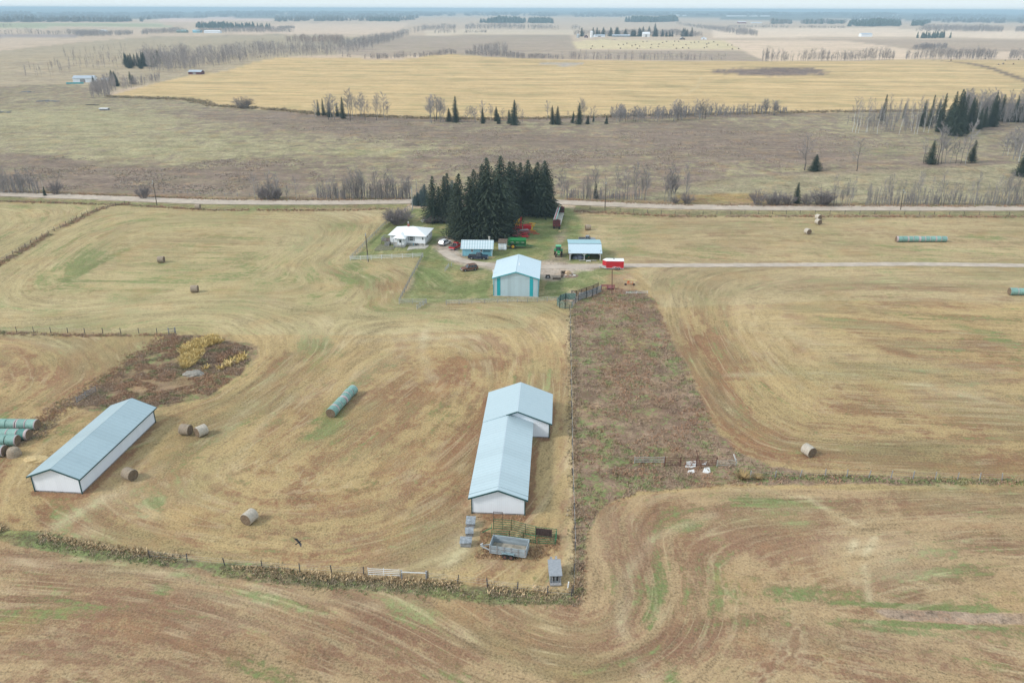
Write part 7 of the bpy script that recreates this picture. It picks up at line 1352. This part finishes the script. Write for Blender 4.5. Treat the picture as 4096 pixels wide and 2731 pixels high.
wood('larch_wood', 'reddish brown wood at the top left of the golden field', [([(1128, 172), (1200, 160), (1350, 165), (1400, 178), (1350, 184), (1180, 176)], 120, 13, 19, 1.6)], red_twig, seed=5)
wood('tree_belt', 'leafless tree belts at the upper left near the horizon', [([(-400, 140), (0, 140), (480, 138), (720, 128), (1150, 126), (1180, 132), (700, 134), (560, 142), (330, 150), (280, 141)], 520, 12, 18, 2.2), ([(-300, 118), (20, 116), (60, 108), (-300, 104)], 60, 12, 18, 3), ([(1070, 122), (1160, 114), (1180, 116), (1100, 119)], 60, 10, 15, 2)], far_twig, seed=6)
wood('spruce_wood', 'dark spruce blocks rising from the far plain', [([(745, 110), (800, 104), (880, 100), (930, 112), (1080, 116), (1080, 118), (820, 116), (745, 112)], 150, 14, 22, 2.2), ([(1905, 92), (2000, 84), (2200, 84), (2215, 95), (2000, 95)], 300, 20, 32, 2.6), ([(2500, 90), (2560, 82), (2700, 80), (2712, 88), (2600, 91)], 240, 20, 34, 2.6), ([(1480, 84), (1600, 82), (1600, 87), (1480, 87)], 60, 14, 26, 2.4), ([(3660, 153), (3760, 150), (3810, 153), (3700, 155)], 46, 8, 22, 1.4)], far_spr, 'spruce', 7)
wood('farm_trees', 'leafless trees behind the distant farmstead', [([(2290, 141), (2500, 139), (2800, 143), (2810, 149), (2500, 146), (2300, 144)], 260, 12, 19, 1.8), ([(2640, 138), (2720, 136), (2720, 140), (2640, 140)], 30, 12, 16, 2), ([(2700, 98), (2850, 112), (3010, 130), (3030, 145), (2960, 144), (2850, 125), (2720, 104)], 260, 12, 18, 2.4), ([(2900, 108), (3380, 112), (3380, 116), (2900, 112)], 90, 8, 14, 3)], far_twig, seed=8)
for tx, ty in [(300, 350), (475, 350), (540, 350), (635, 345), (755, 345), (840, 345), (858, 342), (983, 370), (1090, 380), (1110, 378), (1135, 390), (1200, 350), (1220, 375), (1258, 335), (1350, 330), (1452, 285), (1470, 365), (1440, 370), (1565, 375), (1630, 415), (1680, 405), (1720, 405), (1890, 360), (1915, 360), (1950, 375), (2020, 350), (578, 395)]:
    b0 = (2250 + tx / 3.92, 20 + (min(ty + 150, 500)) / 3.92); spr(b0, (b0[0], 20 + ty / 3.92), 'dark spruce standing over the distant farmstead', 'spruces of the distant farmstead', rr.choice((0, 1)), 1.3)
wood('tree_belt', 'pale blue hazy woods on the right plain', [([(3080, 99), (3380, 97), (3390, 88), (3080, 90)], 260, 18, 26, 3), ([(3660, 128), (4200, 133), (4200, 120), (3700, 112)], 420, 14, 22, 3)], far_twig, seed=9)
wood('spruce_wood', 'blue hazy conifer wood on the right plain', [([(3395, 108), (3690, 106), (3720, 92), (3400, 92)], 380, 18, 30, 2.8), ([(3080, 98), (3380, 97), (3370, 90), (3090, 92)], 120, 18, 28, 2.8)], far_spr, 'spruce', 10)
wood('horizon_forest', 'endless forest fading to blue along the horizon', [([(-500, 92), (-500, 62), (1100, 60), (1100, 66), (620, 76), (560, 90)], 1300, 14, 24, 4), ([(-500, 62), (-500, 46), (4600, 56), (4600, 72), (2800, 64), (1640, 66), (1100, 64)], 2600, 16, 28, 7), ([(1640, 84), (1100, 88), (1100, 66), (1700, 68)], 400, 14, 24, 4), ([(3400, 88), (4600, 100), (4600, 66), (3400, 62)], 700, 14, 26, 5), ([(2150, 62), (2500, 66), (2500, 70), (2150, 68)], 120, 14, 24, 4)], foliage('horizon_crowns', (.11, .13, .125), (.20, .19, .18), scale=.004), 'spruce', 11)
# ------------------------------------------------------------------ hedges, weeds and grass tufts
def tufts(name, lb, pts, m, h0, h1, r, seed=0, blades=6, w_=.10, cat='weeds', wc=None):
    """pts (n,2) world positions; each tuft a spray of narrow leaning blades"""
    rnd = np.random.RandomState(seed); n = len(pts); base = np.repeat(pts, blades, 0) + rnd.normal(0, r * .35, (n * blades, 2)); hh = np.repeat(rnd.uniform(h0, h1, n), blades) * rnd.uniform(.6, 1.1, n * blades)
    th = rnd.uniform(0, 6.28, n * blades); lean = rnd.uniform(.4, 1.5, n * blades) * hh; ww = w_ * rnd.uniform(.6, 1.5, n * blades); ph = rnd.uniform(0, 3.14, n * blades); zb = Hf(base[:, 0], base[:, 1]) * (base[:, 1] > 330)
    A_ = np.stack([base[:, 0] - np.cos(ph) * ww, base[:, 1] - np.sin(ph) * ww, zb - .05], 1); B2 = np.stack([base[:, 0] + np.cos(ph) * ww, base[:, 1] + np.sin(ph) * ww, zb - .05], 1)
    C_ = np.stack([base[:, 0] + np.cos(th) * lean + np.cos(ph) * ww * .5, base[:, 1] + np.sin(th) * lean + np.sin(ph) * ww * .5, zb + hh], 1); D_ = np.stack([base[:, 0] + np.cos(th) * lean * .8 - np.cos(ph) * ww * .7, base[:, 1] + np.sin(th) * lean * .8 - np.sin(ph) * ww * .7, zb + hh * .85], 1)
    V = np.stack([A_, B2, C_, D_], 1).reshape(-1, 3); me = fast_mesh(name, V, np.arange(len(V)), 4, [m]); o = link(name, me); return tag(o, lb, cat, None, 'stuff')
def along(line, width, dens, seed=0, jitter=None):
    P_ = np.array(GP(line)) if not isinstance(line, np.ndarray) else line; rnd = np.random.RandomState(seed); out = []
    for a, b_ in zip(P_[:-1], P_[1:]):
        L = np.hypot(*(b_ - a)); n = int(L * dens * width); t_ = rnd.random(n); o_ = rnd.normal(0, width * .32, n); d = (b_ - a) / L; out.append(a + np.outer(t_, b_ - a) + np.outer(o_, [-d[1], d[0]]))
    p = np.vstack(out); k = vnoise(p[:, 0], p[:, 1], 5, 31) + .35 * vnoise(p[:, 0], p[:, 1], 17, 32) > .34; return p[k]
def fillp(poly, n, seed=0, thr=.0, s=6):
    P_ = np.array(GP(poly)); rnd = np.random.RandomState(seed); p = rnd.uniform(P_.min(0), P_.max(0), (n, 2)); k = inside(p[:, 0], p[:, 1], P_) & (.6 * vnoise(.8 * p[:, 0] + .6 * p[:, 1], .8 * p[:, 1] - .6 * p[:, 0], s * 1.3, seed + 3) + .4 * vnoise(.94 * p[:, 0] - .34 * p[:, 1], .94 * p[:, 1] + .34 * p[:, 0], s * .45, seed + 5) > thr); return p[k]
WP = [r for r in REG if r[0] == 'weeds'][0][1]
tufts('weeds', 'rough strip of dead brown and purple weeds between the two mown fields', np.vstack([fillp(WP, 60000, 1, .42, 3.5), fillp(WP, 30000, 77, .5, 9)]), M['weeds'], .06, .36, .35, 1, blades=5, w_=.06)
tufts('weeds', 'ragged dead weeds around the marsh patch by the left barn', np.vstack([fillp([(700, 1345), (850, 1342), (1030, 1400), (960, 1500), (820, 1590), (480, 1650), (300, 1625), (480, 1490)], 16000, 2, .4, 4), along([(700, 1340), (590, 1400), (480, 1480), (300, 1600), (200, 1660), (100, 1790)], 3.8, 12, 3)]), M['weeds'], .06, .32, .4, 2, w_=.055)
tufts('marsh_grass', 'yellow marsh grass ring around the brown wet patch', np.vstack([fillp([(726, 1440), (735, 1395), (790, 1365), (860, 1350), (885, 1372), (820, 1395), (800, 1430), (770, 1475), (730, 1472)], 2600, 4, .3, 2.5), fillp([(800, 1480), (880, 1455), (960, 1430), (970, 1400), (985, 1440), (900, 1480)], 500, 5, .45, 2.5)]), M['yellow_grass'], .5, 1.2, .3, 3, cat='marsh grass')
tufts('marsh_brush', 'brown brush filling the middle of the marsh patch', fillp([(790, 1460), (810, 1410), (880, 1385), (960, 1390), (970, 1420), (880, 1450)], 1500, 6, .1, 3), M['weeds'], .3, .8, .4, 4, w_=.06)
tufts('hedge', 'weedy hedge bank along the bottom of the barn field', along([(-300, 2062), (0, 2125), (350, 2195), (700, 2243), (1300, 2322), (1750, 2350), (2200, 2395), (2300, 2395)], 1.9, 8, 7)[::1], M['hedge'], .05, .27, .6, 5, blades=8, w_=.055, cat='hedge')
tufts('ditch_grass', 'bright green grass below the bottom hedge bank', along([(-300, 2078), (0, 2140), (350, 2212), (700, 2262), (1300, 2345), (1750, 2378), (2200, 2415), (2300, 2405)], 1.6, 4, 8), M['green_weeds'], .06, .2, .3, 6, w_=.05, cat='grass')
tufts('hedge', 'brushy fence line beside the weed strip', along([(2300, 2380), (2312, 2200), (2300, 1950), (2296, 1700), (2290, 1500), (2285, 1240)], 1.7, 7, 9), M['hedge'], .06, .32, .3, 7, w_=.06, cat='hedge')
tufts('hedge', 'weedy hedge line across the left hayfields', along([(-300, 1322), (0, 1332), (340, 1342), (700, 1340)], 1.5, 7, 10), M['weeds'], .1, .45, .5, 8, w_=.06, cat='hedge')
tufts('hedge', 'curving brush line at the upper left hayfield corner', along([(520, 812), (430, 826), (350, 858), (170, 953), (0, 1055), (-250, 1200)], 2.6, 5, 11), M['weeds'], .1, .6, .6, 9, w_=.07, cat='hedge')
tufts('ditch_grass', 'green grassy hedge strip across the lower right', along([(2950, 1890), (3100, 1905), (3300, 1912), (3700, 1920), (4096, 1930), (4600, 1945)], 1.7, 6, 12), M['green_weeds'], .06, .28, .35, 10, w_=.07, cat='grass')
tufts('dry_grass', 'pale dry grass fringe along the lower right hedge', along([(3050, 1905), (3300, 1900), (3700, 1912), (4096, 1922), (4600, 1935)], 1.2, 3, 13), mat('straw_blades', (.42, .33, .18), .95, var=.2), .1, .4, .3, 11, w_=.06, cat='grass')
tufts('road_verge_weeds', 'brown weeds along both road verges', np.vstack([along([(0, 806), (500, 820), (850, 842), (1400, 842), (1600, 834)], 1.8, 3, 14), along([(2300, 846), (2480, 855), (2700, 866), (3200, 866), (4096, 868), (4600, 868)], 2.4, 3, 15), along([(0, 768), (600, 788), (900, 800), (1400, 801), (1640, 798)], 2.5, 2.5, 16), along([(2240, 798), (2500, 812), (2750, 822), (3100, 824), (4096, 828)], 2.5, 2.5, 17)]), M['weeds'], .2, .7, .4, 12)
tufts('hedge', 'dark brushy edge below the golden field', along([(430, 388), (760, 400), (860, 425), (1100, 440), (1300, 460), (1800, 478), (2100, 476), (2500, 466), (3000, 456), (3300, 449), (4200, 442)], 7, .55, 18), M['hedge'], .5, 1.9, 1.2, 13, blades=9, w_=.2, cat='hedge')
scr = []
for pl, n, sd in (([(-200, 620), (500, 630), (1200, 640), (1300, 720), (900, 780), (0, 755)], 9000, 19), ([(1000, 470), (1800, 490), (2100, 520), (2000, 600), (1300, 560)], 5000, 20), ([(2400, 530), (3300, 520), (3700, 600), (3200, 680), (2700, 720)], 7000, 21), ([(1650, 600), (2700, 600), (2700, 680), (1650, 690)], 5000, 22)): scr.append(fillp(pl, n, sd, .52, 14))
tufts('pasture_scrub', 'knee high purple brown scrub patches across the pasture', np.vstack(scr), M['scrub'], .2, .45, .5, 14, blades=5, w_=.14, cat='scrub')
tufts('dead_grass', 'rusty dead grass around the cattle chute and trailer', np.vstack([fillp([(1930, 2110), (2240, 2140), (2240, 2200), (2130, 2250), (1900, 2230)], 2400, 23, .4, 1.5), along([(1890, 2070), (2100, 2075)], 1.0, 8, 24)]), mat('rusty_grass', (.48, .31, .18), .95, var=.3), .06, .22, .25, 15, w_=.05, cat='grass')
for k, (px, py, sc_) in enumerate([(2972, 1912, 1.25), (3030, 1914, .85)]):
    rnd = random.Random(k); mb = MB()
    for i in range(220): th = rnd.uniform(0, 6.28); r = .5 * rnd.random(); a = Vector((math.cos(th) * r, math.sin(th) * r, 0)); e = Vector((math.cos(th) * (r + .8), math.sin(th) * (r + .8), rnd.uniform(.3, 1.0))); s = Vector((-math.sin(th), math.cos(th), 0)) * .05; mb.add([a - s, a + s, e], [(0, 1, 2)])
    o = part('grass_clump', mb, M['dry_grass'], None); p = G(px, py); o.location = (*p, 0); o.scale = (sc_,) * 3; tag(o, ('larger straw coloured grass clump below the corral gates', 'smaller straw coloured grass clump below the corral gates')[k], 'grass clump')
for pr in SPR + [BSPR] + [a for a, _ in ASP]:
    for ch in list(pr.children): bpy.data.objects.remove(ch)
    bpy.data.objects.remove(pr)
for o in BU: bpy.data.objects.remove(o)
tufts('dry_grass', 'pale dry grass fringe above the bottom hedge bank', along([(-300, 2045), (0, 2108), (350, 2178), (700, 2228), (1300, 2305), (1750, 2332), (2200, 2375)], 1.2, 9, 57), mat('pale_blades', (.52, .39, .23), .95, var=.2), .1, .45, .3, 21, blades=5, cat='grass')
# ------------------------------------------------------------------ haze
mb = MB(); mb.box(-45000, -400, -12, 45000, 58000, HC + 8); hm = bpy.data.materials.new('haze'); hm.use_nodes = True; t = hm.node_tree; t.nodes.clear()
pv = t.nodes.new('ShaderNodeVolumePrincipled'); pv.inputs['Color'].default_value = (.62, .84, 1.0, 1); pv.inputs['Density'].default_value = 1.4e-4; pv.inputs['Anisotropy'].default_value = .0
mo = t.nodes.new('ShaderNodeOutputMaterial'); t.links.new(pv.outputs[0], mo.inputs['Volume'])
o = part('haze', mb, hm, None); o['kind'] = 'stuff'
